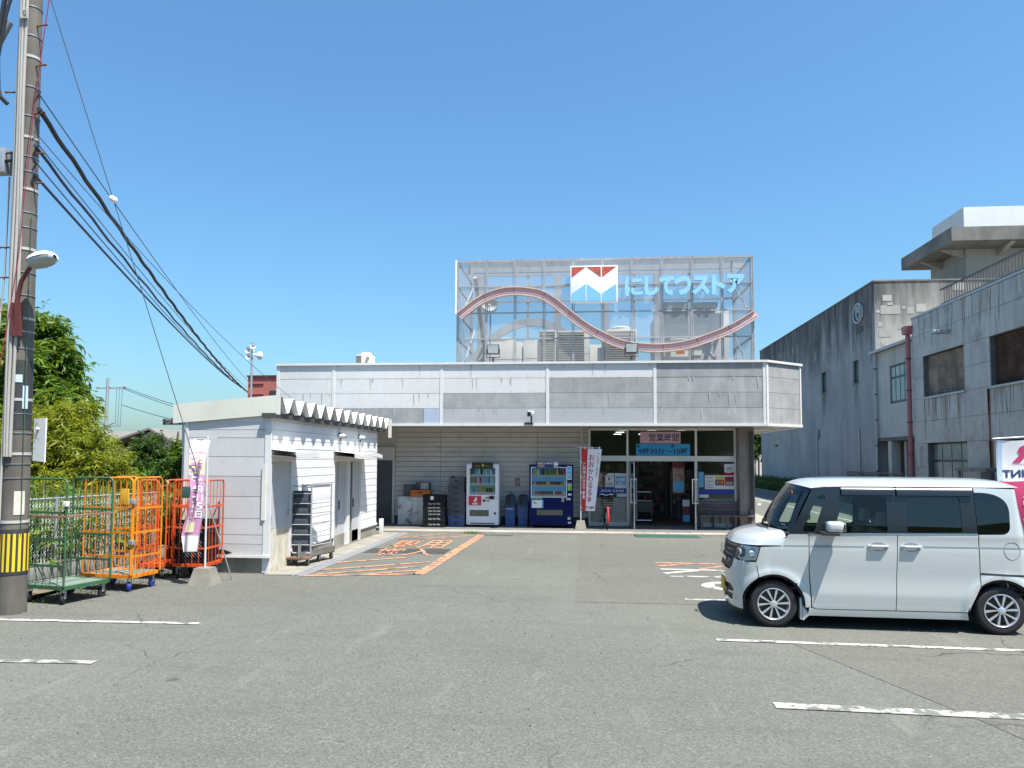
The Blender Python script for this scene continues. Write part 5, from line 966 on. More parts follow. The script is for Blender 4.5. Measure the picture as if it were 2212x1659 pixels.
# ------------------------------------------------------------------ utility pole with its gear
PXB = Vector((-7.345, 9.4, 0)); PXT = Vector((-7.44, 9.4, 9.6))
pole = thing('utility_pole', 'tall concrete utility pole with conduits and striped guard at left edge', 'utility pole', tuple(PXB))
def pp(z, dx=0, dy=0): q = PXB.lerp(PXT, z/9.6); return (q.x+dx, q.y+dy, z)
pr_ = lambda z: .167-.0055*z
def UP(name, mb, mat, par=None): return obj(name, mb, mat, par or pole, True, .7)
UP('shaft', MB().tube([pp(z) for z in (0, 1, 2, 3, 4, 5, 6, 7, 8, 9.6)], [pr_(z) for z in (0, 1, 2, 3, 4, 5, 6, 7, 8, 9.6)], 28), 'pole_concrete')
gd = UP('guard_sheet', MB().tube([pp(.50), pp(1.075)], [pr_(.5)+.006, pr_(1.07)+.006], 28), 'pole_black')
for i in range(10):
    a0 = R_(-90-95+i*21); mb = MB()
    vs = []
    for zz in (.54, 1.02):
        for k in range(4): a = a0+R_(11)*k/3; vs.append((PXB.x+(pr_(zz)+.009)*math.cos(a), 9.4+(pr_(zz)+.009)*math.sin(a), zz))
    UP('yellow_stripe', mb.add(vs, [(k, k+1, 5+k, 4+k) for k in range(3)]), 'pole_yellow', gd)
UP('black_wrap', MB().tube([pp(2.35), pp(3.25)], [pr_(2.35)+.004, pr_(3.25)+.004], 28), 'pole_black')
def arc_patch(z0, z1, a0, a1, dr, mat, name, n=6):
    vs = []
    for zz in (z0, z1):
        for k in range(n+1): a = R_(a0+(a1-a0)*k/n); q = pp(zz); vs.append((q[0]+(pr_(zz)+dr)*math.cos(a), 9.4+(pr_(zz)+dr)*math.sin(a), zz))
    return UP(name, MB().add(vs, [(k, k+1, n+2+k, n+1+k) for k in range(n)]), mat)
arc_patch(1.26, 1.56, -58, -14, .005, 'paper_peel', 'peeling_notice'); arc_patch(2.96, 3.06, -75, -40, .010, 'label_pale', 'number_plate'); arc_patch(2.62, 2.92, -38, -14, .010, 'label_pale', 'number_plate')
for i, zz in enumerate((1.15, 1.72, 1.9, 2.02, 2.3, 2.55, 2.72, 3.4, 3.62, 3.78, 4.1, 4.4, 4.7, 5.0, 5.2, 5.5, 5.75, 5.95, 6.2, 6.5, 6.9, 7.3, 7.6, 8.0)):
    w = .012 if i % 3 else .035; q = pp(zz); UP('band', MB().tube([pp(zz), pp(zz+w)], pr_(zz)+.008, 24), 'band_white' if i % 3 == 0 else 'steel')
for k, (a, r0) in enumerate(((-100, .021), (-86, .021), (-72, .021), (-112, .016))):
    pts = []
    for zz in np.linspace(2.0 if k < 3 else 1.2, 8.2, 24):
        an = R_(a+4*math.sin(zz*1.3+k)); q = pp(zz); pts.append((q[0]+(pr_(zz)+r0+.008)*math.cos(an), 9.4+(pr_(zz)+r0+.008)*math.sin(an), zz))
    UP('conduit', MB().tube(pts, r0, 10), 'conduit')
for zz, s in ((3.9, -1), (4.35, -1), (4.75, -1), (6.0, 1), (6.85, -1), (6.55, 1), (7.2, 1), (7.75, 1), (5.6, 1)):
    q = pp(zz); UP('step_bolt', MB().tube([(q[0]+s*pr_(zz)*.8, 9.36, zz), (q[0]+s*(pr_(zz)+.14), 9.33, zz+.0)], .011, 6).sphere((q[0]+s*(pr_(zz)+.145), 9.33, zz), .018, 8), 'rust')
UP('junction_box', BB(-7.78, -7.58, 9.22, 9.38, 5.72, 6.05, b=.015), 'galv'); UP('steel_bracket', MB().box(-7.75, -7.69, 9.15, 9.21, 7.10, 7.75).xf(Matrix.Translation((-7.7, 9.2, 7.4)) @ RY(R_(28)) @ Matrix.Translation((7.7, -9.2, -7.4))), 'galv'); UP('label_holder', rect_frame(-7.42, -7.33, 7.78, 7.90, .018, 9.20, 9.225), 'band_white')
UP('cable_drop', MB().tube([(-7.50,9.2,8.4),(-7.62,9.15,8.0),(-7.66,9.12,7.4),(-7.70,9.12,7.0),(-7.62,9.15,6.7),(-7.55,9.2,6.62)], .03, 8).tube([(-7.48,9.2,8.4),(-7.56,9.12,7.8),(-7.63,9.1,7.2),(-7.62,9.12,6.8)], .02, 8), 'cable_black')
UP('red_wire', MB().tube([(-6.83,9.0,8.3),(-6.95,9.05,7.6),(-7.10,9.10,6.5),(-7.22,9.15,5.4),(-7.27,9.16,4.6),(-7.40,9.16,3.6),(-7.5,9.16,2.9),(-7.55,9.15,2.2)], .006, 5), 'wire_red'); UP('green_wire', MB().tube([(-7.24,9.32,5.2),(-7.22,9.3,4.0),(-7.21,9.3,3.0),(-7.20,9.3,2.0),(-7.19,9.3,1.0)], .005, 5), 'cage_green')
UP('side_conduit', MB().tube([(-7.60,9.35,5.7),(-7.61,9.35,4.4),(-7.64,9.33,3.6),(-7.66,9.30,3.3),(-7.60,9.25,3.15),(-7.56,9.22,3.0)], .012, 6), 'conduit'); UP('pink_clips', MB().sphere((-7.52,9.17,2.52), .04, 8).sphere((-7.50,9.17,2.42), .035, 8).sphere((-7.48,9.17,2.12), .04, 8), 'vm_red')
# street lamp on the pole
UP('lamp_plate', MB().tube([pp(3.55), pp(3.98)], [pr_(3.55)+.006, pr_(3.98)+.006], 20), 'pole_concrete')
lampa = UP('lamp_arm', MB().tube([(-7.30,9.21,3.60),(-7.29,9.18,3.95),(-7.22,9.16,4.25),(-7.10,9.15,4.42)], .028, 8).box(-7.36, -7.24, 9.18, 9.24, 3.55, 3.98), 'arm_red')
def lamp_half(sgn, sc, mat, name, par):
    prof = [(-.20,.03,.03),(-.185,.07,.07),(-.13,.105,.10),(-.02,.125,.115),(.10,.12,.10),(.18,.085,.07),(.205,.03,.03)]; n_ = 10; vs = []; lh = MB()
    for (x, ry, rz_) in prof:
        for k in range(n_+1): a = math.pi*k/n_; vs.append((x, ry*sc*math.cos(a), sgn*rz_*(.95 if sgn > 0 else .80)*math.sin(a)**.8*sc))
    m_ = n_+1; lh.add(vs, [(i*m_+k, i*m_+k+1, (i+1)*m_+k+1, (i+1)*m_+k) for i in range(len(prof)-1) for k in range(n_)]); lh.xf(Matrix.Translation((-6.92, 9.12, 4.505)) @ RZ(R_(-12)) @ RX(R_(-14)) @ RY(R_(-10))); return UP(name, lh, mat, par)
hd_ = lamp_half(1, 1, 'lamp_white', 'lamp_head', lampa); lamp_half(-1, .93, 'lamp_glass', 'lamp_lens', lampa)
t = thing('metal_sign', 'rusty white sign plate seen edge-on behind the utility pole', 'sign', (-7.22, 9.66, 1.95)); obj('plate', MB().add([(-.17,.06,0),(.06,-.02,-.02),(.06,-.02,.57),(-.17,.06,.56),(-.165,.075,0),(.065,-.005,-.02),(.065,-.005,.57),(-.165,.075,.56)], [(0,1,2,3),(4,7,6,5),(0,4,5,1),(3,2,6,7),(0,3,7,4),(1,5,6,2)]), 'rusty_sign', t, smooth=None); obj('clamp', MB().tube([(-.10,.02,.42),(-.02,.06,.42)], .02, 6), 'steel', t)
# cables
def wire(label, pts, r, mat, name='overhead_cable', sag=.0, n=40, coil=0):
    a, b = Vector(pts[0]), Vector(pts[1]); P = []
    for i in range(n+1):
        u = i/n; p = a.lerp(b, u)+Vector((0, 0, -sag*4*u*(1-u)))
        if coil: p += Vector((.010*math.sin(u*coil), 0, .012*math.cos(u*coil)))
        P.append(p)
    return tag(obj(name, MB().tube(P, r, 7), mat), label, 'cable', 'overhead cables from the utility pole')
E0 = Vector((-18.0, 40, 5.4))
wire('thick black lashed cable running from the pole to the red building', [(-7.20, 9.32, 6.58), E0], .034, 'cable_black', sag=.42, n=90, coil=150)
wire('thin messenger wire just above the thick black cable', [(-7.24, 9.3, 6.85), E0+Vector((.2, 0, .35))], .009, 'wire_grey', sag=.25)
wire('dark blue cable below the thick black cable', [(-7.22, 9.3, 6.08), E0+Vector((-.2, 0, .15))], .022, 'cable_blue', sag=.35, n=60, coil=90)
wire('thin wire following the dark blue cable', [(-7.22, 9.3, 6.16), E0+Vector((-.1, 0, .3))], .008, 'wire_grey', sag=.28)
wire('lowest dark cable leaving the pole toward the red building', [(-7.23, 9.3, 5.72), E0+Vector((-.5, 0, .35))], .02, 'cable_blue', sag=.25)
wire('fine wire between the blue cable and the lowest cable', [(-7.23, 9.3, 5.9), E0+Vector((-.4, 0, .3))], .009, 'cable_blue', sag=.30)
wire('thin cable leaving the pole at the upper left edge', [(-7.5, 9.25, 5.98), (-14, 8.9, 6.9)], .012, 'cable_black', sag=.3); wire('thicker cable leaving the pole to the left below the thin one', [(-7.5, 9.25, 5.88), (-14, 8.9, 6.5)], .022, 'cable_black', sag=.25)
wire('faint wire crossing above the fascia\'s left corner', [(-7.25, 9.3, 6.3), (-8.05, 20.9, 3.55)], .006, 'wire_grey', sag=.25)
gw = thing('guy_wire', 'steel guy wire with white ball insulator slanting down to the lot', 'guy wire', (-5.79, 12.33, 0)); a = Vector((-5.79, 12.33, 0)); b = Vector((-7.27, 9.5, 8.3))
obj('wire', MB().tube([a.lerp(b, .3), b], .006, 6), 'wire_grey', gw, True); obj('rod', MB().tube([a, a.lerp(b, .3)], .011, 6), 'galv', gw, True); q = a.lerp(b, .69)
obj('insulator', MB().sphere(q+Vector((-.022, 0, .014)), .040, 14, 1.15).sphere(q+Vector((.026, 0, -.014)), .040, 14, 1.15), 'logo_white', gw, True)
# ------------------------------------------------------------------ grey concrete building on the right
XA = 12.5
ba = thing('concrete_building', 'weathered windowless grey concrete building with round emblem', 'building', (18, 46, 0))
def AP(name, mb, mat, par=None, smooth=None): return obj(name, mb, mat, par or ba, True, smooth)
wins = [(36.82, 37.63, 5.57, 6.64), (41.62, 42.55, 5.52, 6.64), (42.9, 43.25, 3.2, 3.64), (52.2, 52.9, 2.9, 4.1)]
# side wall made of strips round the window openings
ys = sorted({34.7, 57.0, *[w[0] for w in wins], *[w[1] for w in wins]})
wl = MB()
for a, b in zip(ys[:-1], ys[1:]):
    holes = sorted([(w[2], w[3]) for w in wins if w[0] <= a and w[1] >= b]); z = 0
    for h0, h1 in holes: wl.box(XA, XA+.25, a, b, z, h0); z = h1
    wl.box(XA, XA+.25, a, b, z, 9.78)
AP('side_wall', wl, 'bldg_grey'); AP('front_wall', B(XA+.25, 40, 34.7, 34.95, 0, 9.78), 'bldg_front'); AP('far_wall', B(XA+.25, 40, 56.8, 57, 0, 9.78), 'bldg_grey'); AP('roof', B(XA+.25, 40, 34.95, 56.8, 9.4, 9.5), 'concrete'); AP('coping', MB().box(XA-.03, 40, 34.67, 34.98, 9.785, 9.85).box(XA-.03, XA+.28, 34.98, 57, 9.785, 9.85), 'eave_dark')
for a, b, c, d_ in wins:
    w = AP('window', rect_frame(-1, 1, 0, 1, .04, 0, .05).xf(Matrix.Translation((XA+.14, (a+b)/2, c)) @ RZ(math.pi/2) @ Matrix.Diagonal(((b-a)/2, 1, d_-c, 1))), 'win_frame'); AP('pane', B(XA+.16, XA+.17, a, b, c, d_), 'win_pane', w); AP('sill', B(XA-.03, XA+.14, a-.04, b+.04, c-.06, c-.002), 'concrete', w)
ec = Vector((XA-.06, 36.55, 8.73)); em = AP('emblem', MB().lathe([(.40,-.04),(.47,-.05),(.47,.03),(.40,.03)], 40, 'x', tuple(ec), False).xf(Matrix.Translation((0, ec.y, 0)) @ Matrix.Diagonal((1, 1.27, 1, 1)) @ Matrix.Translation((0, -ec.y, 0))), 'emblem_grey', None, .7)
AP('emblem_inner', MB().tube([(ec.x, ec.y+.24*math.cos(a), ec.z+.06+.36*math.sin(a)) for a in np.linspace(R_(-235), R_(55), 24)], .045, 6), 'emblem_grey', em, .7); AP('emblem_drop', MB().tube([(ec.x, ec.y+.11*math.cos(a), ec.z+.20+.15*math.sin(a)) for a in np.linspace(R_(-235), R_(55), 18)], .045, 6), 'emblem_grey', em, .7)
mb = text_mb('鳥越製', .62, .28, .03, .03); mb.xf(Matrix.Translation((XA-.035, ec.y+.40, 7.86)) @ RZ(-math.pi/2)); 
AP('emblem_lettering', MB().box(XA-.03, XA-.001, 36.1, 36.95, 7.82, 8.12), 'emblem_dark', em)
for i in range(34):
    y = random.uniform(36, 56); z = random.choice([random.uniform(2.8, 4.2), random.uniform(6.5, 8.8)]); w = random.uniform(.08, .3); h = random.uniform(.12, .55)
    AP('plaster_patch', B(XA-.006, XA-.001, y, y+w, z, z+h), 'bldg_patch')
for (y, z, w, h) in ((51.5, 3.0, 1.4, 1.3), (49.0, 2.9, .5, 1.35), (47.5, 3.3, .35, .8)): AP('plaster_patch', B(XA-.007, XA-.0015, y, y+w, z, z+h), 'bldg_patch')
zRx = lambda x: 12.52+(x-722)*.0083
for (x0, y0, x1, y1) in ((762,620,808,652),(750,676,850,722),(858,680,876,697),(884,688,918,722),(930,670,980,712),(735,765,757,790),(838,782,858,805),(738,805,803,845),(748,865,770,890),(785,660,812,680),(1114,560,1175,600),(726,700,746,715)):
    zz = lambda y: 9.8-(y-545)*.0082
    AP('plaster_patch', B(zRx(x0), zRx(x1), 34.69, 34.699, zz(y1), zz(y0)), 'bldg_patch')
for y in (36.8, 43.3): AP('vent_pipe', MB().tube([(XA-.05, y, 1.0),(XA-.05, y, 3.4)], .035, 6), 'galv', None, .7)
def runs(fn, name, mat, n, coord, par_w, lens, seed):
    r = np.random.default_rng(seed); mb = MB()
    for i in range(n):
        c, zt = coord(r); w = r.uniform(*par_w); l = r.uniform(*lens); k = r.uniform(.3, .7); s = r.normal(0, .3)*w
        mb.prism([(c,zt),(c+w,zt),(c+w*.85+s*.3,zt-l*k),(c+w*.55+s,zt-l),(c+w*.25+s,zt-l*(k+.2))], 'x', fn-.0035-i*9e-5, fn-.0012)
    return mb
tag(AP('grime_runs', runs(XA, '', '', 46, lambda r: (r.uniform(34.8, 56.5), 9.78), (.10, .45), (.5, 3.6), 1), 'grime_dark'), kind='stuff'); tag(AP('grime_runs', runs(XA, '', '', 12, lambda r: (lambda w: (r.uniform(w[0]-.05, w[1]), w[2]-.06))(wins[r.integers(0, 2)]), (.04, .14), (.4, 1.8), 2), 'grime_dark'), kind='stuff')
# upper storey with deep eave
ub = thing('upper_building', 'upper block with deep concrete eave and white rooftop box', 'building', (22, 44, 0))
def PP(name, mb, mat, par=None): return obj(name, mb, mat, par or ub, True, None)
PP('wall', B(17.25, 45, 36.6, 40.2, 9.5, 11.64), 'upper_wall'); ev = PP('eave', B(16.0, 45, 35.15, 40.6, 11.65, 12.26), 'eave_dark')
for y in (36.7, 38.9): PP('eave_bracket', MB().prism([(16.3,11.645),(17.25,11.645),(17.25,11.25)], 'y', y, y+.22), 'upper_wall', ev)
for x in (18.6, 22.5, 25): PP('eave_bracket', MB().prism([(35.4,11.645),(36.6,11.645),(36.6,11.3)], 'x', x, x+.22), 'upper_wall', ev)
PP('roof_box', B(17.5, 45, 37.2, 40.5, 12.265, 13.78), 'box_white')
for i in range(8): PP('plaster_patch', B(18.5+i*.55, 18.7+i*.55+random.uniform(0, .1), 36.59, 36.599, 9.9+random.uniform(0, .9), 10.2+random.uniform(.8, 1.1)), 'bldg_patch') if i % 2 else None
# link block
lk = thing('link_building', 'pale connecting block with dark framed window and open ground floor', 'building', (15, 32.5, 0))
def KP(name, mb, mat, par=None, smooth=None): return obj(name, mb, mat, par or lk, True, smooth)
XL = 12.5
KP('wall', MB().box(XL, XL+.2, 33.19, 34.68, 2.95, 6.6).box(XL, XL+.2, 30.2, 33.19, 2.95, 4.32).box(XL, XL+.2, 30.2, 33.19, 5.88, 6.6).box(XL, XL+.2, 30.2, 31.30, 4.32, 5.88), 'link_wall'); KP('slab', B(XL-.02, 20, 30.2, 34.68, 2.80, 2.945), 'concrete_dark'); KP('roof', B(XL-.12, 20, 30.2, 34.68, 6.605, 6.70), 'concrete'); KP('gutter', B(XL-.25, XL-.121, 30.2, 34.9, 6.58, 6.69), 'galv'); KP('back_wall', B(XL+1.8, XL+2, 30.2, 34.68, 0, 2.79), 'dark_inside'); KP('column', B(XL+.0, XL+.35, 33.2, 33.55, 0, 2.79), 'link_wall'); KP('side_panel', B(XL+.35, XL+1.0, 32.6, 32.8, 0, 2.79), 'link_wall')
w = KP('window', B(XL+.06, XL+.10, 31.30, 33.19, 4.32, 5.88), 'win_frame')
for i in range(4):
    for (z0, z1) in ((4.42, 5.32), (5.42, 5.80)): KP('pane', B(XL+.045, XL+.059, 31.38+i*.45, 31.76+i*.45, z0, z1), 'win_pane', w)
KP('rain_pipe', MB().tube([(XL-.1,34.5,6.6),(XL-.1,34.5,0)], .06, 8), 'galv', None, .7)
for z in (1.5, 2.6, 3.7, 4.8, 5.9): KP('pipe_clip', MB().tube([(XL-.1,34.5,z),(XL-.1,34.5,z+.05)], .075, 8), 'dark_grey', None, .7)
t = thing('iron_fence', 'low dark iron fence before the open ground floor', 'fence', (12.0, 34, .05)); obj('rail', MB().box(-.02, .02, -3.2, 3.2, 1.40, 1.45).box(-.02, .02, -3.2, 3.2, .2, .24), 'rail_dark', t, smooth=None)
bar_me = MB().box(-.012, .012, -.012, .012, .24, 1.40).mesh('bar', 'rail_dark')
for i in range(40): obj('bar', bar_me, None, t, loc=(0, -3.15+i*.161, 0))
# panel clad building
XT = 12.2; tb = thing('panel_building', 'pale panel clad building with rusty shutters and dark ground floor windows', 'building', (16, 25, 0))
def TP(name, mb, mat, par=None, smooth=None): return obj(name, mb, mat, par or tb, True, smooth)
opens = [(26.24, 29.30, 4.28, 5.77, 'sh'), (21.2, 24.62, 4.25, 5.76, 'sh2'), (26.2, 29.12, .9, 2.62, 'win'), (21.0, 24.2, .3, 2.62, 'dk'), (16.5, 19.8, 4.25, 5.76, 'sh'), (16.5, 19.8, .9, 2.62, 'win'), (11.5, 14.8, 4.25, 5.76, 'sh')]
yc = sorted({30.2, 8.0, *[v for o in opens for v in o[:2]], *np.arange(9.2, 30, 1.45).tolist()})
yc2 = [yc[0]]
for v in yc[1:]:
    if v-yc2[-1] > .35 or any(abs(v-q) < 1e-6 for o in opens for q in o[:2]) or v == 30.2:
        if v-yc2[-1] <= .35 and not any(abs(yc2[-1]-q) < 1e-6 for o in opens for q in o[:2]) and len(yc2) > 1: yc2[-1] = v
        else: yc2.append(v)
zc = [0, .9, 1.75, 2.62, 3.42, 4.26, 5.02, 5.77, 6.60, 7.28]
for a, b in zip(yc2[:-1], yc2[1:]):
    for c, d_ in zip(zc[:-1], zc[1:]):
        if any(o[0]-.01 <= a and b <= o[1]+.01 and o[2]-.05 <= c and d_ <= o[3]+.05 for o in opens): continue
        TP('wall_panel', B(XT+random.uniform(0, .006), XT+.03, a+.006, b-.006, c+.006, d_-.006), 'panel_tile')
bk_ = MB(); ysb = sorted({8.0, 30.2, *[v for o in opens for v in o[:2]]})
for a, b in zip(ysb[:-1], ysb[1:]):
    z = 0
    for h0, h1 in sorted([(o[2], o[3]) for o in opens if o[0] <= a+.01 and o[1] >= b-.01]): bk_.box(XT+.031, XT+.35, a, b, z, h0); z = h1
    bk_.box(XT+.031, XT+.35, a, b, z, 7.28)
TP('wall_core', bk_, 'concrete_dark'); TP('end_wall', B(XT+.01, 24, 30.05, 30.19, 0, 7.28), 'panel_tile'); TP('roof', B(XT-.03, 24, 8, 30.2, 7.282, 7.36), 'galv')
for (a, b, c, d_, k_) in opens:
    if k_.startswith('sh'):
        s = TP('shutter_box', B(XT+.26, XT+.28, a, b, c, d_), 'black'); n_ = 20; mt = 'shutter_rust' if k_ == 'sh' else 'shutter_brown'
        for i in range(n_):
            z0 = c+(d_-c)*i/n_; z1 = c+(d_-c)*(i+1)/n_; TP('shutter_slat', MB().prism([(XT+.20,z0),(XT+.165,(z0+z1)/2),(XT+.20,z1-.006),(XT+.215,z1-.006),(XT+.215,z0)], 'y', a+.01, b-.01), mt, s)
        TP('sill', B(XT-.06, XT+.2, a-.06, b+.06, c-.07, c-.001), 'galv', s)
    elif k_ == 'win':
        w = TP('window', B(XT+.20, XT+.24, a, b, c, d_), 'win_frame'); 
        for i in range(4):
            q = (b-a-.12)/4
            for z0, z1 in ((c+.06, c+1.05), (c+1.13, d_-.06)): TP('pane', B(XT+.185, XT+.199, a+.06+q*i+.03, a+.06+q*(i+1)-.03, z0, z1), 'win_pane', w)
    else: TP('shop_opening', B(XT+.30, XT+.33, a, b, c, d_), 'dark_inside')
TP('rain_pipe', MB().tube([(XT-.10,30.3,6.9),(XT-.10,30.3,0)], .085, 10), 'pipe_pink', None, .7); TP('pipe_hopper', MB().prism([(30.14,6.75),(30.46,6.75),(30.52,7.05),(30.08,7.05)], 'x', XT-.25, XT+.02), 'pipe_pink')
for z in (1.0, 2.2, 3.4, 4.6, 5.8): TP('pipe_clip', MB().tube([(XT-.10,30.3,z),(XT-.10,30.3,z+.05)], .10, 10), 'dark_grey', None, .7)
TP('wall_lamp', MB().bbox(XT-.55, XT-.02, 27.1, 27.35, 6.28, 6.42, b=.03), 'galv', None, .7); TP('wall_box', B(XT-.08, XT-.001, 29.55, 29.75, 1.8, 2.5), 'panel_tile')
for (y, z0, z1, w) in ((24.66, 1.0, 4.2, .16), (24.72, 3.0, 4.2, .12), (29.2, 2.7, 4.2, .07), (28.3, 3.4, 4.2, .06), (22.6, 3.3, 4.2, .05), (24.55, .2, 2.6, .28)): TP('rust_streak', MB().prism([(y,z1),(y+w,z1),(y+w*.8,(z0+z1)/2),(y+w*.5,z0),(y+w*.15,(z0+z1)/2)], 'x', XT-.003, XT-.001), 'rust_run')
tag(TP('grime_runs', runs(XT, '', '', 44, lambda r: (r.uniform(18, 30), 7.27), (.04, .16), (.2, 1.3), 3), 'grime'), kind='stuff'); tag(TP('grime_runs', runs(XT, '', '', 40, lambda r: (lambda o: (r.uniform(o[0]-.05, o[1]), o[2]-.075))(opens[r.integers(0, 2)]), (.03, .10), (.2, 1.2), 4), 'grime'), kind='stuff'); tag(TP('grime_runs', runs(XT, '', '', 14, lambda r: (lambda o: (r.uniform(o[0], o[1]), o[2]-.075))(opens[r.integers(0, 2)]), (.015, .045), (.3, 1.2), 6), 'rust_run'), kind='stuff')
rl = TP('roof_rail', MB().box(XT+.10, XT+.14, 8, 28, 7.92, 7.97).box(XT+.10, XT+.14, 8, 28, 7.42, 7.45), 'rail_dark'); rb_me = MB().box(-.015, .015, -.012, .012, 7.45, 7.92).mesh('baluster', 'rail_dark')
for i in range(110): o = obj('baluster', rb_me, None, rl, loc=(XT+.12-16, 8.1+i*.18-25, 0))
t = thing('shop_stall', 'low grey stall frame with dark board below the ground floor window', 'stall', (11.6, 23.9, .05)); obj('post', BB(0, .08, 1.6, 1.7, 0, 1.62, b=.01), 'concrete', t); obj('post', BB(0, .10, -.35, .25, 0, 1.62, b=.01), 'dark_grey', t); obj('top', BB(-.02, .3, -.1, 1.8, 1.62, 1.74, b=.01), 'concrete', t)
# R POINT banner seen from behind
bn3 = thing('banner_flag', 'white and cherry red banner with mirrored lettering behind the car', 'banner', (5.76, 11.5, 0)); base_block(bn3)
obj('pole', MB().tube([(.62,0,.2),(.62,0,2.42)], .014, 8).tube([(-.06,0,2.31),(.70,0,2.36)], .008, 6), 'alu_white', bn3)
W3, H3 = .60, 1.57
def bf(u, v): return (u*W3, .03*math.sin(u*5+1)*min(1, .3+v)+.02*math.sin(v*8), 2.29+.05*u-v*H3-.03*math.sin(u*math.pi)*(1-v))
cut3 = lambda v0, v1: (lambda u, v: bf(u, v0+(v1-v0)*v))
obj('cloth', flag_cloth(1, 1, 10, 10, cut3(0, .37)), 'flag_white', bn3, smooth=3.1); obj('red_field', flag_cloth(1, 1, 10, 16, cut3(.37, 1)), 'flag_cherry', bn3, smooth=3.1); obj('blue_edge', flag_cloth(1, 1, 3, 10, lambda u, v: (lambda p: (p[0], p[1]-.003, p[2]))(bf(.02+u*.10, .02+.345*v))), 'flag_blue', bn3, smooth=3.1)
def mir(txt, x, z, w, h, mat, bold):
    mb = text_mb(txt, w, h, bold); out = []
    for a, b, c in mb.v: p = bf((x+w-a)/W3, 1-(z+c)/H3); out.append((p[0], p[1]-.006, p[2]))
    mb.v = out; mb.f = [f[::-1] for f in mb.f]; obj('lettering', mb, mat, bn3, smooth=None)
mir('R', .20, H3*.80, .28, .24, 'flag_cherry', .05); mir('POINT', .07, H3*.665, .50, .11, 'text_navy', .03); mir('使える', .30, H3*.40, .18, .16, 'text_white', .03); mir('貯まる', .30, H3*.25, .18, .16, 'text_white', .03)
obj('swoosh', flag_cloth(1, 1, 8, 1, lambda u, v: (lambda p: (p[0], p[1]-.005, p[2]))(bf(.25+.75*u, .215+.012*v*u))), 'flag_cherry', bn3, smooth=3.1)
# small things between store and grey building
t = thing('white_house', 'white house with grey tiled roof far behind the store\'s right side', 'house', (14, 72, 0)); obj('wall', B(-2, 8, 0, 8, 0, 7), 'house_white', t, smooth=None); obj('roof', MB().prism([(-2.6,6.6),(8.6,6.6),(3,8.5)], 'y', -.6, 8.6), 'roof_tile', t, smooth=None); obj('porch_roof', MB().add([(.2,-1.6,4.2),(7,-1.6,4.2),(7,.0,5.4),(.2,.0,5.4),(.2,-1.6,4.05),(7,-1.6,4.05)], [(0,1,2,3),(0,4,5,1)]), 'roof_tile', t, smooth=None)
t = thing('garden_wall', 'pale garden wall with wire gate beyond the hedge', 'wall', (13.5, 64, 0)); obj('wall', B(-3, 4, 0, .2, 0, 2.6), 'house_white', t, smooth=None); obj('gate', MB().tube([(-1.2,-.3,0),(-1.2,-.3,2.0),(.0,-.3,2.0),(0,-.3,0)], .05, 6).tube([(.25,-.3,0),(.25,-.3,2.2)], .08, 6), 'rail_dark', t)
# ------------------------------------------------------------------ left background
t = thing('grey_house', 'grey gabled house with pale roof beyond the garden trees', 'house', (-29.4, 50, 0)); obj('wall', MB().prism([(-1.35,0),(1.75,0),(1.75,2.9),(0,3.85),(-1.35,3.05)], 'y', 0, 10), 'house_wall', t, smooth=None)
obj('roof', MB().add([(-.0,-.4,4.0),(2.0,-.4,2.95),(2.0,10,2.95),(0,10,4.0),(-4.5,-.4,2.55),(-4.5,10,2.55),(0,-.4,3.86),(2.0,-.4,2.81),(-4.5,-.4,2.41)], [(0,1,2,3),(0,3,5,4),(0,6,7,1),(0,4,8,6)]), 'house_roof', t, smooth=None)
t = thing('grey_house', 'long pale roofed shed house left of the grey gabled house', 'house', (-33.5, 52, 0)); obj('wall', B(-6, 3.5, .3, 6, 0, 2.7), 'house_wall', t, smooth=None); obj('roof', MB().prism([(0,2.7),(3.2,3.95),(6.4,2.7)], 'x', -6.4, 3.6), 'house_roof', t, smooth=None)
t = thing('tiled_house', 'pale house with dark tiled eave directly left of the shed', 'house', (-11.5, 21, 0)); obj('wall', B(.12, 3.5, 0, 6, 0, 2.95), 'house_wall', t, smooth=None); rf_ = obj('roof', MB().add([(-.25,-.5,2.98),(4,-.5,2.98),(4,3,3.4),(-.25,3,3.4),(-.25,-.5,2.90),(4,-.5,2.90),(4,3,3.3),(-.25,3,3.3)], [(0,1,2,3),(4,7,6,5),(0,4,5,1),(0,3,7,4)]), 'roof_tile', t, smooth=None)
for i in range(9): obj('roof_tile', MB().tube([(-.2+i*.24,-.52,3.02),(-.2+i*.24,3,3.44)], .06, 6), 'roof_tile', rf_)
obj('window', B(.5, 1.4, -.03, -.001, 1.9, 2.7), 'win_frame', t, smooth=None); obj('panel', B(.2, .45, -.04, -.001, .8, 2.2), 'poster_white', t, smooth=None)
fp = thing('utility_pole', 'distant utility pole with crossarm above the garden trees', 'utility pole', (-45.9, 70, 0)); obj('shaft', MB().tube([(0,0,0),(.1,0,9.6)], [.2, .13], 10), 'galv', fp); obj('crossarm', MB().box(-1.1, 1.9, -.06, .06, 8.55, 8.68).box(-.3, 1.6, -.05, .05, 4.9, 5.0), 'galv', fp, smooth=None)
for x in (-.9, .3, 1.2, 1.8): obj('insulator', MB().lathe([(.06,0),(.1,.1),(.05,.22)], 8, 'z', (x, 0, 8.68)), 'conduit', fp)
obj('service_drops', MB().tube([(1.0,0,8.55),(1.0,0,5.0)], .02, 4).tube([(1.3,0,8.55),(1.25,0,5.0)], .02, 4).tube([(1.6,0,8.55),(1.5,0,5.0)], .02, 4), 'cable_blue', fp)
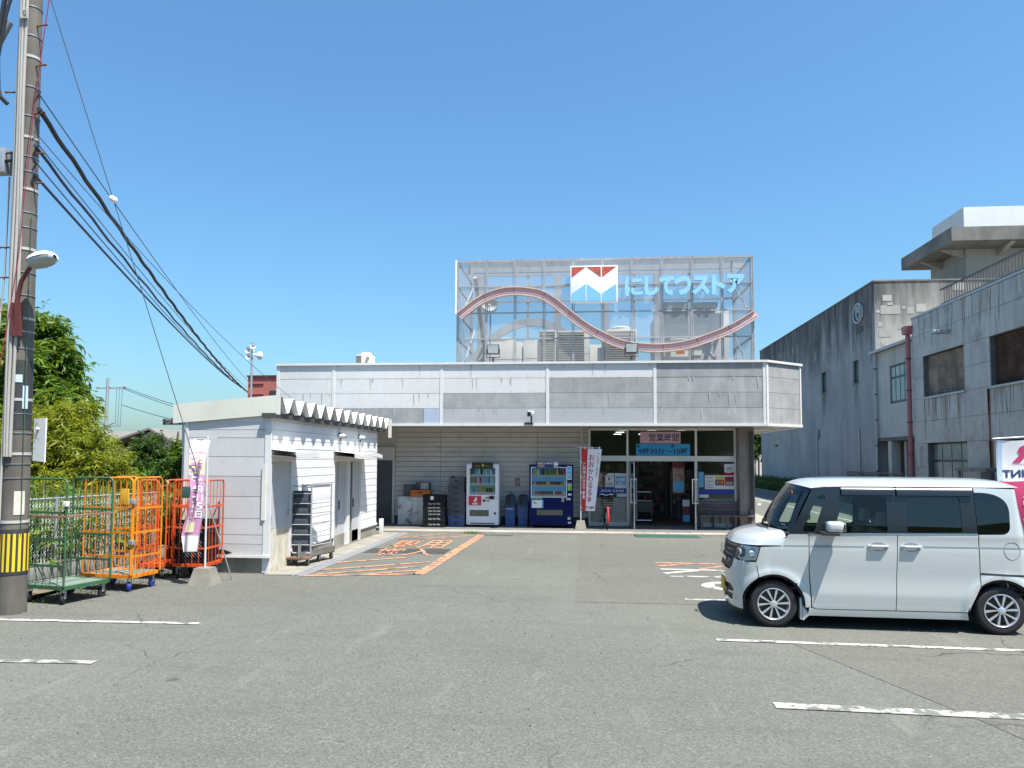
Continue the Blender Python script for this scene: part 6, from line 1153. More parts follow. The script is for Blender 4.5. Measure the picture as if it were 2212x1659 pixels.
for i, (z0, dz, lab) in enumerate(((8.75, 0, 'upper'), (8.6, -.1, 'middle'), (7.0, -.6, 'lower'))):
    P = [Vector((-44.3, 70, z0)).lerp(Vector((-26, 66, 4.5-.4*i)), u)+Vector((0, 0, -.8*4*u*(1-u)*.6)) for u in np.linspace(0, 1, 24)]
    tag(obj('overhead_cable', MB().tube(P, .03, 5), 'cable_blue'), 'far thin cable, %s of three from the distant pole' % lab, 'cable', 'far overhead cables')
# block wall with chain link fence
fn = thing('chain_link_fence', 'chain link fence on a low block wall behind the roll cages', 'fence', (-7.9, 11.5, 0)); FA = Vector((-8.15, 9.9, 0)); FB = Vector((-7.55, 13.1, 0)); fd = (FB-FA).normalized(); fl = (FB-FA).length; fm = Matrix.Translation(FA) @ RZ(math.atan2(fd.y, fd.x))
nb = 9; 
for r in range(2):
    for i in range(nb):
        x0 = fl*i/nb+(.17 if r else 0); x1 = min(fl+.2, x0+fl/nb-.012); obj('block', MB().bbox(x0, x1, -.05, .05, .0+r*.21, .2+r*.21, b=.006).xf(fm), 'block_wall', fn, True)
obj('wall_cap', MB().box(-.1, fl+.2, -.055, .055, .415, .435).xf(fm), 'concrete', fn, True)
for i in range(4): x = .1+i*(fl-.2)/3; obj('post', MB().tube([(x,0,.43),(x,0,1.40)], .022, 8).xf(fm), 'galv', fn, True)
obj('top_rail', MB().tube([(0,0,1.38),(fl,0,1.38)], .016, 6).xf(fm), 'galv', fn, True)
cl = MB(); p_ = .058; nwires = int(fl/p_)
for i in range(nwires):
    P = []
    for j in range(17): P.append((i*p_+(p_*.5 if j % 2 else -.0), .003*(-1)**j, .44+j*(.93/16)))
    cl.tube(P, .0036, 3, False)
    P = [(i*p_+(0 if j % 2 else p_*.5), -.003*(-1)**j, .44+j*(.93/16)) for j in range(17)]; 
    if i % 1 == 0: cl.tube(P, .0036, 3, False)
obj('wire_mesh', cl.xf(fm), 'alu_white', fn, True)

# ------------------------------------------------------------------ plants
def leaves_mesh(name, mat, twigs, nleaf, L, Wd, droop, rng, curl=.3):
    """twigs: array of (x,y,z, dx,dy,dz, length); leaves set alternately along each drooping twig, every leaf a folded pair of quads"""
    T = np.asarray(twigs); n = len(T); V = []; F = []; C = []
    base = T[:, :3]; dirs = T[:, 3:6]/np.linalg.norm(T[:, 3:6], axis=1)[:, None]; ln = T[:, 6]
    allv = []; cols = []; tb_ = rng.normal(.48, .27, n); ts_ = np.exp(rng.normal(0, .22, n))
    for k in range(nleaf):
        u = (k+.6)/nleaf
        p = base+dirs*(ln*u)[:, None]; p[:, 2] -= droop*ln*u*u
        side = np.cross(dirs, [0, 0, 1.0]); side /= (np.linalg.norm(side, axis=1)[:, None]+1e-6)
        sg = (1 if k % 2 else -1)
        a = side*sg*rng.uniform(.6, 1.1, (n, 1))+dirs*rng.uniform(.2, .9, (n, 1))+rng.normal(0, .35, (n, 3)); a[:, 2] -= droop*rng.uniform(.2, 1.2, n)
        a /= np.linalg.norm(a, axis=1)[:, None]
        b = np.cross(a, rng.normal(0, 1, (n, 3))*.7+np.array([0, 0, 1.0])); b /= (np.linalg.norm(b, axis=1)[:, None]+1e-6); nn_ = np.cross(a, b)
        l = (L*ts_*rng.uniform(.7, 1.25, n))[:, None]; w = (Wd*ts_*rng.uniform(.7, 1.2, n))[:, None]
        q0 = p; q1 = p+a*l*.45+b*w*.5+nn_*w*curl*.4; q2 = p+a*l*.45-b*w*.5+nn_*w*curl*.4; q3 = p+a*l-np.array([0, 0, 1.0])*l*.18; 
        allv.append(np.stack([q0, q1, q3, q2], 1)); cols.append(np.clip(tb_+rng.normal(0, .16, n), 0, 1))
    A = np.concatenate(allv); c = np.concatenate(cols); m_ = len(A)
    me = bpy.data.meshes.new(name); me.vertices.add(m_*4); me.vertices.foreach_set("co", A.reshape(-1).astype(np.float32))
    me.loops.add(m_*4); me.loops.foreach_set("vertex_index", np.arange(m_*4, dtype=np.int32)); me.polygons.add(m_)
    me.polygons.foreach_set("loop_start", np.arange(0, m_*4, 4, dtype=np.int32)); me.polygons.foreach_set("loop_total", np.full(m_, 4, dtype=np.int32))
    me.update(calc_edges=True); at = me.attributes.new("lc", 'FLOAT_COLOR', 'POINT'); cc = np.repeat(c, 4); at.data.foreach_set("color", np.stack([cc, cc, cc, np.ones_like(cc)], 1).reshape(-1).astype(np.float32))
    me.materials.append(MATS[mat]); return me
def tree(name, label, cat, base, blobs, trunk_h, mat, ntw, nleaf, L, Wd, droop, tw_len, seed, trunk_r=.09, group=None, branches=True):
    """blobs: ellipsoids (x,y,z,rx,ry,rz,weight) in world space filled with twigs, thinner inside, gaps between"""
    rng = np.random.default_rng(seed); t = thing(name, label, cat, base, 0, group)
    tw = []; W = np.array([b[6] for b in blobs], float); W /= W.sum(); tips = []
    for (x, y, z, rx, ry, rz, w), f in zip(blobs, W):
        n = int(ntw*f); ncl = max(4, n//14)
        for c in range(ncl):
            d_ = rng.normal(0, 1, 3); d_ /= np.linalg.norm(d_); r = rng.uniform(.35, 1.0)**.6; cp = np.array([x, y, z])+d_*r*[rx, ry, rz]; tips.append(cp)
            for q in range(n//ncl):
                o = rng.normal(0, .13, 3)*[rx, ry, rz]*1.1; dd = d_*.8+rng.normal(0, .55, 3); dd[2] += .15
                tw.append((*(cp+o-np.array(base)), *dd, tw_len*rng.uniform(.6, 1.3)))
    obj('crown', leaves_mesh('crown', mat, tw, nleaf, L, Wd, droop, rng), None, t)
    b0 = Vector(base); mb = MB(); top = Vector((blobs[0][0], blobs[0][1], blobs[0][2]))-b0
    mb.tube([(0,0,-.1), (.04,.02,trunk_h*.5), tuple(top*.5+Vector((0,0,trunk_h*.3)))if False else (top.x*.35, top.y*.35, trunk_h)], [trunk_r, trunk_r*.8, trunk_r*.6], 9)
    st = Vector((top.x*.35, top.y*.35, trunk_h))
    if branches:
        for i in range(0, len(tips), max(1, len(tips)//40)):
            e = Vector(tips[i])-b0; mid = st.lerp(e, .5)+Vector((0, 0, .12)); mb.tube([st*.98, mid, e], [trunk_r*.42, trunk_r*.22, .008], 5, False)
    obj('trunk', mb, 'trunk', t); return t
tree('broadleaf_tree', 'large dark green leafy tree rising behind the utility pole', 'tree', (-13.9, 18.2, 0), [(-14.3,18.2,4.2,1.3,1.3,1.35,4), (-13.45,17.9,3.7,.75,.8,.8,2.2), (-14.2,18,5.1,.75,.8,.55,1.4), (-15.6,18.2,4.6,1.2,1.2,1.3,2), (-14.0,17.4,2.5,1.3,1.2,1.0,2.4), (-12.75,17.8,3.35,.55,.5,.35,.8), (-13.35,17.9,4.45,.5,.5,.35,.7), (-13.8,17.9,5.35,.4,.4,.3,.4)], 2.6, 'leaf_green', 2600, 11, .19, .06, .5, .42, 11, .16)
tree('bamboo_thicket', 'yellow green feathery thicket behind the chain link fence', 'shrub', (-11.0, 16.0, 0), [(-11.75,16,2.35,.85,.8,.8,3), (-11.05,15.8,1.95,.8,.8,.85,3), (-10.35,15.5,1.35,.75,.7,.7,2.2), (-11.15,16,2.9,.35,.4,.4,.6), (-12.2,16,1.7,.9,.7,1.1,2), (-10.8,15.3,1.1,1.2,.6,.7,2.2), (-9.8,15.2,.95,.6,.5,.5,1.2), (-10.35,15.6,1.95,.55,.5,.5,1.3)], 1.0, 'leaf_yellow', 3600, 12, .115, .026, .55, .30, 5, .04)
tree('garden_shrub', 'dense dark green conical shrub before the grey gabled house', 'shrub', (-14.3, 24, 0), [(-14.35,24,1.5,.75,.6,.95,2), (-14.2,24,2.2,.45,.4,.5,1)], .8, 'leaf_dark', 1100, 9, .13, .05, .25, .25, 3, .06)
tree('garden_shrub', 'light green rounded shrub left of the tiled house', 'shrub', (-12.75, 22.6, 0), [(-12.9,22.6,1.1,.75,.6,.6,2), (-12.25,22.6,1.8,.45,.4,.7,1)], .6, 'leaf_green', 1000, 9, .13, .055, .3, .25, 8, .06)
tree('broadleaf_tree', 'small green tree beside the white house behind the store', 'tree', (12.4, 60, 0), [(12.6,60,3.4,1.3,1,.9,1)], 2.2, 'leaf_green', 500, 9, .3, .12, .4, .5, 9, .1)
# bare pruned tree
t = thing('pruned_tree', 'bare dark pruned tree with knobby branches before the grey house', 'tree', (-16.6, 30, 0)); mb = MB().tube([(0,0,0),(.05,0,1.4),(0,0,2.3),(.08,0,3.05)], [.13,.10,.08,.03], 7)
for z, dx, dz in ((1.5, -.5, .1), (1.9, .45, .25), (2.1, -.4, .35), (2.5, .3, .2), (1.3, .5, -.05)): mb.tube([(0,0,z),(dx*.6,0,z+dz*.5),(dx,0,z+dz)], [.06,.05,.03], 6).sphere((dx,0,z+dz), .07, 8)
obj('trunk', mb, 'trunk', t)
# hedge along the road, and weeds
def blade_mesh(name, mat, n, pos, hmin, hmax, w, rng, bend=.5):
    P = pos(rng, n); h = rng.uniform(hmin, hmax, n); an = rng.uniform(0, 2*math.pi, n); d_ = np.stack([np.cos(an), np.sin(an)], 1); sd_ = np.stack([-np.sin(an), np.cos(an)], 1); bd = rng.uniform(.15, 1.0, n)*bend
    seg = 4; V = np.zeros((n, (seg+1)*2, 3)); ww = w*rng.uniform(.6, 1.3, n)
    for k in range(seg+1):
        u = k/seg; off = d_*(bd*h*u*u)[:, None]; z = P[:, 2]+h*(u-.45*bd*u*u*u); wk = ww*(1-u)**.6*(.5+.5*min(1, u*4))+.001
        for s, q in ((-1, 0), (1, 1)): V[:, k*2+q, :2] = P[:, :2]+off+sd_*(s*wk/2)[:, None]; V[:, k*2+q, 2] = z
    F = np.array([(k*2, k*2+1, k*2+3, k*2+2) for k in range(seg)]); m_ = n*seg; idx = (F[None]+np.arange(n)[:, None, None]*(seg+1)*2).reshape(-1)
    me = bpy.data.meshes.new(name); me.vertices.add(n*(seg+1)*2); me.vertices.foreach_set("co", V.reshape(-1).astype(np.float32)); me.loops.add(m_*4); me.loops.foreach_set("vertex_index", idx.astype(np.int32)); me.polygons.add(m_); me.polygons.foreach_set("loop_start", np.arange(0, m_*4, 4, dtype=np.int32)); me.polygons.foreach_set("loop_total", np.full(m_, 4, dtype=np.int32)); me.update(calc_edges=True)
    at = me.attributes.new("lc", 'FLOAT_COLOR', 'POINT'); c = np.repeat(np.clip(rng.normal(.5, .28, n), 0, 1), (seg+1)*2); at.data.foreach_set("color", np.stack([c, c, c, np.ones_like(c)], 1).reshape(-1).astype(np.float32)); me.materials.append(MATS[mat]); return me
rg = np.random.default_rng(3)
def wpos(r, n):
    y = r.uniform(9.2, 16.5, n); return np.stack([-8.30+(y-9.9)*.1875-np.abs(r.normal(0, .8, n)), y, np.full(n, .05)], 1)
tag(obj('weeds', blade_mesh('weeds', 'leaf_weed', 5200, wpos, .5, 1.75, .035, rg, .75), None), 'tall green weeds and reeds growing behind the chain link fence', 'weeds', kind='stuff')
tag(obj('dry_weeds', blade_mesh('dry_weeds', 'leaf_dry', 420, wpos, .8, 2.0, .018, rg, .5), None), 'dry straw coloured stalks among the green weeds', 'weeds', kind='stuff')
twp = []
for i in range(900): _y = rg.uniform(9.4, 16); twp.append((-8.28+(_y-9.9)*.1875-abs(rg.normal(0, .6)), _y, rg.uniform(.3, 1.3), *rg.normal(0, 1, 3), .3))
tag(obj('vines', leaves_mesh('vines', 'leaf_weed', twp, 8, .12, .08, .2, rg), None), 'broad leaved vines climbing behind the fence wire', 'weeds', kind='stuff')
tw = []
for i in range(9000): tw.append((rg.uniform(11.25, 12.35), rg.uniform(24, 57.5), rg.uniform(.1, .78), *rg.normal(0, 1, 3), .22))
hd = thing('hedge', 'low clipped dark green hedge along the road kerb', 'hedge', (11.8, 40, .05)); obj('foliage', leaves_mesh('foliage', 'leaf_dark', [(a-11.8, b-40, c, *r) for a, b, c, *r in tw], 5, .10, .05, .1, rg), None, hd); obj('inner_mass', B(-.42, .42, -16, 17, .0, .62), 'leaf_dark', hd, smooth=None)
def gp(r, n):
    m_ = r.random(n) < .35
    return np.stack([np.where(m_, r.normal(-3.05, .12, n), r.normal(-7.55, .2, n)), np.where(m_, r.normal(20.58, .02, n), r.uniform(9.5, 12.0, n)), np.zeros(n)], 1)
tag(obj('kerb_grass', blade_mesh('kerb_grass', 'leaf_weed', 220, gp, .03, .12, .012, rg, .6), None), 'small grass tufts at the kerb crack and cage wheels', 'grass', kind='stuff')

# wooded ridge behind the camera, seen only as a reflection in the windows
rd = MB(); rgx = np.random.default_rng(21); xs_ = np.linspace(-160, 160, 65); hh = 15.5+1.6*np.sin(xs_*.05+1)+.9*np.sin(xs_*.17)+rgx.normal(0, .35, 65)
rd.add([(x, -70, -.2) for x in xs_]+[(x, -82, h) for x, h in zip(xs_, hh)]+[(x, -110, -.2) for x in xs_], [(i, i+1, 66+i, 65+i) for i in range(64)]+[(65+i, 66+i, 131+i, 130+i) for i in range(64)])
M('hill_green', (.035, .06, .02), .95, var=.4, vscale=.3); struct('hills', rd, 'hill_green')
# ------------------------------------------------------------------ parked car
CR = math.atan2(-.13, 2.48); CW = .735
ux = Vector((math.cos(CR), math.sin(CR), 0)); nrm_ = Vector((-ux.y, ux.x, 0))
c0 = Vector((2.22, 9.62, 0))-ux*.50*(2.483/2.52)+nrm_*(CW-.02)
car = thing('parked_car', 'silver white boxy minicar parked at the right', 'car', tuple(c0), CR)
# plan outline: half ring from front centre round the near side to the rear centre, s = arc length
def sup(a, b, n, t): return a*(max(0, math.sin(t)))**(2/n), b*(max(0, math.cos(t)))**(2/n)
pts = []
AF, NF, AR, NR = .42, 2.9, .20, 3.0
for t in np.linspace(0, math.pi/2, 160):
    y, x = sup(CW, AF, NF, t); pts.append((AF-x, y))
for x in np.linspace(AF, 3.395-AR, 120)[1:]: pts.append((x, CW))
for t in np.linspace(math.pi/2, 0, 120)[1:]:
    y, x = sup(CW, AR, NR, t); pts.append((3.395-AR+x, y))
pts = np.array(pts); cs = np.r_[0, np.cumsum(np.hypot(*np.diff(pts, axis=0).T))]; SL = cs[-1]
tx = np.gradient(pts[:, 0], cs); ty = np.gradient(pts[:, 1], cs); tl = np.hypot(tx, ty); NX, NY = -ty/tl, tx/tl   # inward-left normal
def s_of_x(x): # side portion
    return float(np.interp(x, np.maximum.accumulate(pts[:, 0])+np.arange(len(pts))*1e-9, cs))
def inset(z, s):
    """distance inward from the widest plan outline"""
    o = 0.0
    if z > 1.12: o += .12*(z-1.12)+.22*max(0, z-1.5)**2
    if z < .42: o += .10*(.42-z)+.5*max(0, .26-z)**2
    if .94 < z < 1.12: o += .006*math.sin((z-.94)/.18*math.pi)
    o += .010*math.exp(-((z-.60)/.16)**2)*(1 if 1.0 < s < 3.6 else .3)
    x = float(np.interp(s, cs, pts[:, 0]))
    if x < .3 and z > .70: o += (.3-x)/.3*(z-.70)*.22
    if x > 3.2: o += max(0, z-.9)*.08*(x-3.2)/.195
    for wx in (.50, 3.02):
        r = math.hypot(x-wx, z-.28)
        if pts[0, 1] >= 0: o -= .016*math.exp(-((r-.37)/.05)**2)*(1 if z > .15 else 0)
    return o
def car_pt(s, z, off=0.0, side=-1):
    sg = side if s >= 0 else -side; a = abs(s); x = np.interp(a, cs, pts[:, 0]); y = np.interp(a, cs, pts[:, 1]); nx = np.interp(a, cs, NX); ny = np.interp(a, cs, NY)
    if (min(3.15, max(.48, x))-x)*nx+(0-y)*ny < 0: nx, ny = -nx, -ny   # inward
    k = inset(z, a)+off
    return (x+nx*k, sg*(y+ny*k), z)
def inside(P, poly):
    x, y = P[:, 0], P[:, 1]; r = np.zeros(len(P), bool); n = len(poly); j = n-1
    for i in range(n):
        xi, yi = poly[i]; xj, yj = poly[j]
        c = ((yi > y) != (yj > y)) & (x < (xj-xi)*(y-yi)/(yj-yi+1e-12)+xi); r ^= c; j = i
    return r
def densify(poly, d_=.012):
    out = []
    for i in range(len(poly)):
        a = np.array(poly[i]); b = np.array(poly[(i+1) % len(poly)]); n = max(1, int(np.hypot(*(b-a))/d_))
        for k in range(n): out.append(tuple(a+(b-a)*k/n))
    return out
def X(poly): return [(s_of_x(x), z) for x, z in poly]   # (x,z) side outline -> (s,z)
def grid_panel(poly, holes=(), cell=.022):
    """regular cells trimmed to an outline; border vertices are pulled on to it"""
    D = [np.array(densify(poly))]+[np.array(densify(h)) for h in holes]; allb = np.concatenate(D)
    corners = np.array([p for q in [poly, *holes] for p in q])
    x0, z0 = allb.min(0); x1, z1 = allb.max(0); nx = int((x1-x0)/cell)+2; nz = int((z1-z0)/cell)+2
    gx = np.linspace(x0, x1, nx); gz = np.linspace(z0, z1, nz); GX, GZ = np.meshgrid(gx, gz); P = np.stack([GX.ravel(), GZ.ravel()], 1)
    c_ = max(gx[1]-gx[0], gz[1]-gz[0])
    ins = inside(P, poly)
    for h in holes: ins &= ~inside(P, h)
    d2 = np.full(len(P), 9e9); near = np.zeros((len(P), 2))
    for k in range(0, len(allb), 400):
        dd = ((P[:, None]-allb[None, k:k+400])**2).sum(2); j = dd.argmin(1); m_ = dd[np.arange(len(P)), j]; u = m_ < d2; d2[u] = m_[u]; near[u] = allb[k:k+400][j[u]]
    sn = d2 < (c_*.72)**2; P2 = np.where(sn[:, None], near, P)
    for c in corners:
        j = ((P-c)**2).sum(1).argmin()
        if d2[j] < (c_*1.5)**2: P2[j] = c; sn[j] = True
    ok = ins | sn; F = []
    for i in range(nz-1):
        for j in range(nx-1):
            q = (i*nx+j, i*nx+j+1, (i+1)*nx+j+1, (i+1)*nx+j)
            if all(ok[k] for k in q): F.append(q)
    F = np.array(F); cen = P2[F].mean(1); keep = inside(cen, poly)
    for h in holes: keep &= ~inside(cen, h)
    A = P2[F]; ar = .5*np.abs((A[:, 2, 0]-A[:, 0, 0])*(A[:, 3, 1]-A[:, 1, 1])-(A[:, 3, 0]-A[:, 1, 0])*(A[:, 2, 1]-A[:, 0, 1])); keep &= ar > 1e-6
    F = F[keep]; used = np.unique(F); mp = -np.ones(len(P), int); mp[used] = np.arange(len(used)); return P2[used], mp[F]
def shrink(poly, d_):
    n = len(poly); A = np.array(poly); ar = sum(A[i][0]*A[(i+1) % n][1]-A[(i+1) % n][0]*A[i][1] for i in range(n)); sg = 1 if ar > 0 else -1; out = []
    for i in range(n):
        a, b, c = A[i-1], A[i], A[(i+1) % n]; e1 = (b-a)/(np.linalg.norm(b-a)+1e-9); e2 = (c-b)/(np.linalg.norm(c-b)+1e-9); n1 = np.array([-e1[1], e1[0]])*sg; n2 = np.array([-e2[1], e2[0]])*sg; bis = n1+n2; bis /= max(.6, np.dot(bis, bis)**.5); out.append(tuple(b+bis*d_/max(.5, np.dot(bis, n1))))
    return out
def cpanel(name, poly, mat, holes=(), off=0.0, side=-1, gap=.0025, cell=.022, parent=None, label=None):
    pl = shrink(poly, gap) if gap else poly
    V, F = grid_panel(pl, holes, cell); mb = MB().add([car_pt(s, z, off, side) for s, z in V], [tuple(f) for f in F])
    # turned edge gives the sheet its thickness
    o = obj(name, mb, mat, parent or car, smooth=.6)
    return o
belt = lambda x: 1.118+.013*(x-.75)
def arc(cx, cz, r, a0, a1, n=20): return [(cx+r*math.cos(R_(a0+(a1-a0)*k/n)), cz+r*math.sin(R_(a0+(a1-a0)*k/n))) for k in range(n+1)]
def rnd_poly(poly, r, n=5):
    out = []; m_ = len(poly)
    for i in range(m_):
        a, b, c = (np.array(poly[i-1], float), np.array(poly[i], float), np.array(poly[(i+1) % m_], float)); r1 = min(r, np.linalg.norm(a-b)*.45, np.linalg.norm(c-b)*.45); p = b+(a-b)/np.linalg.norm(a-b)*r1; q = b+(c-b)/np.linalg.norm(c-b)*r1
        for k in range(n+1): u = k/n; out.append(tuple((1-u)**2*p+2*u*(1-u)*b+u*u*q))
    return out
WX0, WX1, WZ = .50, 3.02, .278
ZR_ = 1.685
# outlines on the side (x, z)
fender = [(.30,.775), (.355,.957), (.59,.968), (.67,1.106), (.70,belt(.7)), (.912,belt(.9)), (.905,.70), (.925,.26), (.86,.25)]+[p for p in arc(WX0, WZ, .355, -2, 118, 22)]+[(.33,.60)]
door_f = [(.915,belt(.9)), (1.905,belt(1.9)), (1.885,.60), (1.872,.245), (.99,.238), (.935,.26), (.91,.70)]
door_r = [(1.908,belt(1.9)), (2.785,belt(2.8)), (2.793,.56), (2.735,.44), (2.66,.29), (2.645,.25), (1.875,.245), (1.888,.60)]
rear_w = rnd_poly([(2.79,1.150), (3.125,1.150)], .0) if False else [(2.79,1.150)]+[(3.04+.09*math.sin(a), 1.24-.09*math.cos(a)) for a in np.linspace(0, math.pi/2, 7)]+[(3.135,1.38)]+[(2.775+.36*math.cos(a)**.75, 1.38+.245*math.sin(a)**.75) for a in np.linspace(.12, math.pi/2, 12)]
quarter = [(2.79,belt(2.8))]+rear_w[1:]+[(2.77,ZR_), (3.24,ZR_-.015), (3.30,1.50), (3.315,1.24), (3.345,.62), (3.36,.42)]+arc(WX1, WZ, .355, 20, 180, 26)+[(2.665,.25), (2.67,.29), (2.74,.44), (2.797,.56)]
sill = [(.885,.155), (2.66,.16), (2.645,.246), (.99,.236), (.90,.262)]
for sd_, far in ((-1, False), (1, True)):
    P = lambda nm, poly, mat, **k: cpanel(nm, X(poly), mat, side=sd_, **k)
    P('front_fender', fender, 'car_paint'); P('front_door', door_f, 'car_paint'); P('sliding_door', door_r, 'car_paint'); P('quarter_panel', quarter, 'car_paint'); P('sill', sill, 'car_paint', off=-.004)
    # black greenhouse with glazed openings
    qwin = rnd_poly([(.835,1.150), (.975,1.142), (1.125,1.590), (1.035,1.575)], .035); dwin = rnd_poly([(1.19,1.140), (1.80,1.150), (1.805,1.565), (1.335,1.565)], .03); rwin = rnd_poly([(2.02,1.155), (2.62,1.165), (2.615,1.565), (2.02,1.565)], .02)
    green = [(.70,belt(.7)), (2.785,belt(2.8)), (2.77,1.628), (2.768,ZR_), (1.10,ZR_), (.97,1.655)]
    P('window_frame', green, 'car_black', holes=[X(h) for h in (qwin, dwin, rwin)], off=.004)
    for nm, pl, mt in (('quarter_light', qwin, 'glass_car'), ('door_window', dwin, 'glass_car'), ('sliding_door_window', rwin, 'glass_dark')): P(nm, pl, mt, off=.010, gap=0, cell=.05)
    P('rear_side_window', rear_w, 'glass_dark', off=.003, gap=-.002, cell=.05)
    # inner backing seen through panel gaps
    P('inner_shell', [(.37,.58), (.375,.95), (.7,1.10), (2.785,1.12), (3.3,1.12), (3.35,.45), (3.30,.22)]+arc(WX1, WZ, .33, 0, 180, 20)+[(2.6,.18), (.9,.18)]+arc(WX0, WZ, .33, 0, 100, 14), 'car_inner', off=.018, gap=0, cell=.05)
    P('side_groove', [(.62,.966), (1.53,.970), (1.53,.988), (.62,.984)], 'car_groove', off=-.0015, gap=0, cell=.018); P('side_groove', [(2.19,.982), (3.31,.985), (3.31,1.003), (2.19,1.0)], 'car_groove', off=-.0015, gap=0, cell=.018)
    P('slide_rail', [(2.80,.685), (3.33,.665), (3.33,.690), (2.80,.708)], 'car_trim', off=-.0015, gap=0, cell=.018); P('belt_moulding', [(.90,belt(.9)-.004), (2.78,belt(2.8)-.004), (2.78,belt(2.8)+.012), (.90,belt(.9)+.012)], 'chrome', off=-.004, gap=0, cell=.016)
    # handles
    for hx0, hx1 in ((1.56, 1.815), (1.925, 2.175)):
        y = car_pt(s_of_x(1.8), .985, 0, sd_)[1]; q = sd_
        h = obj('door_handle', MB().tube([(hx0+.02,y-.003*-q*0,.99),(hx0+.05,y+q*.032,.992),(hx1-.05,y+q*.032,.992),(hx1-.02,y,.99)], .017, 8), 'car_paint', car)
        obj('handle_recess', MB().lathe([(.052,-.003),(.05,.003)], 20, 'y', ((hx0+hx1)/2, y+q*.001, .985)).xf(Matrix.Translation(((hx0+hx1)/2, 0, 0)) @ Matrix.Diagonal((1.9, 1, 1, 1)) @ Matrix.Translation((-(hx0+hx1)/2, 0, 0))), 'car_groove', h)
    y = car_pt(s_of_x(2.1), 1.63, 0, sd_)[1]
    for a, b in ((1.30, 1.90), (1.92, 2.755)): obj('window_visor', MB().prism([(y, 1.672), (y+sd_*.030, 1.640), (y+sd_*.036, 1.585), (y+sd_*.030, 1.585), (y+sd_*.022, 1.635)], 'x', a, b), 'car_black', car)
    # mirror
    ym = car_pt(s_of_x(1.1), 1.16, 0, sd_)[1]; mr = MB().bbox(1.075, 1.27, min(ym+sd_*.06, ym+sd_*.21), max(ym+sd_*.06, ym+sd_*.21), 1.155, 1.285, b=.045); m_ = obj('mirror', mr, 'car_paint', car, smooth=1.2); obj('mirror_foot', MB().bbox(1.02, 1.22, min(ym, ym+sd_*.20), max(ym, ym+sd_*.20), 1.12, 1.158, b=.012), 'car_trim', m_); obj('mirror_glass', B(1.2705, 1.274, min(ym+sd_*.075, ym+sd_*.225), max(ym+sd_*.075, ym+sd_*.225), 1.17, 1.27), 'chrome', m_, smooth=None)
    # head lamp
    s0 = .50; hl = [(s0,.80), (s0+.02,.965), (s_of_x(.355),.955), (s_of_x(.30),.785), (s_of_x(.15),.772)]
    hb = cpanel('headlight', hl, 'lamp_chrome', off=.045, side=sd_, gap=.004); cpanel('headlight_cover', hl, 'glass_lamp', off=.0, side=sd_, gap=.003, parent=hb)
    p = car_pt(s_of_x(.10), .87, .035, sd_); obj('projector', MB().lathe([(.045,-.03),(.06,-.02),(.06,.03)], 18, 'x', p), 'lamp_glass', hb); p = car_pt(s_of_x(.24), .87, .03, sd_); obj('reflector', MB().lathe([(.03,-.03),(.05,-.02),(.05,.03)], 18, 'x', p), 'chrome', hb)
    # tail lamp, mud flap
    cpanel('tail_light', [(s_of_x(3.318),1.23), (s_of_x(3.30),1.05), (s_of_x(3.345),.70), (SL-.50,.70), (SL-.50,1.28), (s_of_x(3.33),1.28)], 'tail_red', side=sd_, off=-.006)
    yf = sd_*(CW-.035); obj('mud_flap', MB().bbox(.80, .83, min(yf, yf-sd_*.16), max(yf, yf-sd_*.16), .10, .36, b=.01).prism([(.832,.34),(.90,.22),(.90,.15),(.845,.10),(.832,.10)], 'y', min(yf, yf-sd_*.03), max(yf, yf-sd_*.03)), 'car_paint', car)
    # fuel lid ring only on the near side
    if not far:
        ln = [(lambda p: (p[0], p[1]-.001, p[2]))(car_pt(s_of_x(3.14+.085*math.cos(a)), .97+.10*math.sin(a), 0, -1)) for a in np.linspace(0, 2*math.pi, 33)[:-1]]; obj('fuel_lid_gap', MB().tube(ln, .0035, 4, closed=True), 'car_groove', car)
    # wheels
    for wx in (WX0, WX1):
        y0 = sd_*(CW-.03); g = lambda h: y0-sd_*(.02-h)
        prof = [(.185,-.02),(.195,.0),(.235,.004),(.262,.0),(.275,-.022),(.2785,-.06),(.2785,-.13),(.262,-.165),(.19,-.165)]
        ty_ = obj('tyre', MB().lathe([(r, sd_*h) for r, h in prof], 48, 'y', (wx, y0, WZ), False), 'rubber', car, smooth=.9)
        obj('rim', MB().lathe([(r, sd_*h) for r, h in ((.187,-.004),(.190,.004),(.182,.006),(.174,-.004),(.168,-.03),(.165,-.15))], 48, 'y', (wx, y0, WZ), False), 'alloy', ty_)
        obj('wheel_well', MB().lathe([(.168, sd_*-.055), (.001, sd_*-.05)], 32, 'y', (wx, y0, WZ), False), 'car_trim', ty_)
        sp = MB()
        for i in range(5):
            for sg_ in (-1, 1):
                wdt = .021; a = R_(i*72+90+sg_*9); a2 = R_(i*72+90+sg_*18+5); r0, r1 = .035, .178
                ca, sa = math.cos(a), math.sin(a); cb, sb = math.cos(a2), math.sin(a2); wv_ = wdt/2
                vs = []
                for hh in (.0, -.022):
                    vs += [(wx+r0*ca-sa*wv_*.6, y0+sd_*(hh+.004), WZ+r0*sa+ca*wv_*.6), (wx+r1*cb-sb*wv_*1.25, y0+sd_*(hh+.0), WZ+r1*sb+cb*wv_*1.25), (wx+r1*cb+sb*wv_*1.25, y0+sd_*(hh+.0), WZ+r1*sb-cb*wv_*1.25), (wx+r0*ca+sa*wv_*.6, y0+sd_*(hh+.004), WZ+r0*sa-ca*wv_*.6)]
                sp.add(vs, [(0,1,2,3),(0,4,5,1),(3,2,6,7),(0,3,7,4),(1,5,6,2)])
        obj('spokes', sp, 'alloy', ty_, smooth=None); obj('hub_cap', MB().lathe([(.042, sd_*-.01), (.042, sd_*.006), (.034, sd_*.010), (.001, sd_*.011)], 24, 'y', (wx, y0, WZ), False), 'alloy', ty_)
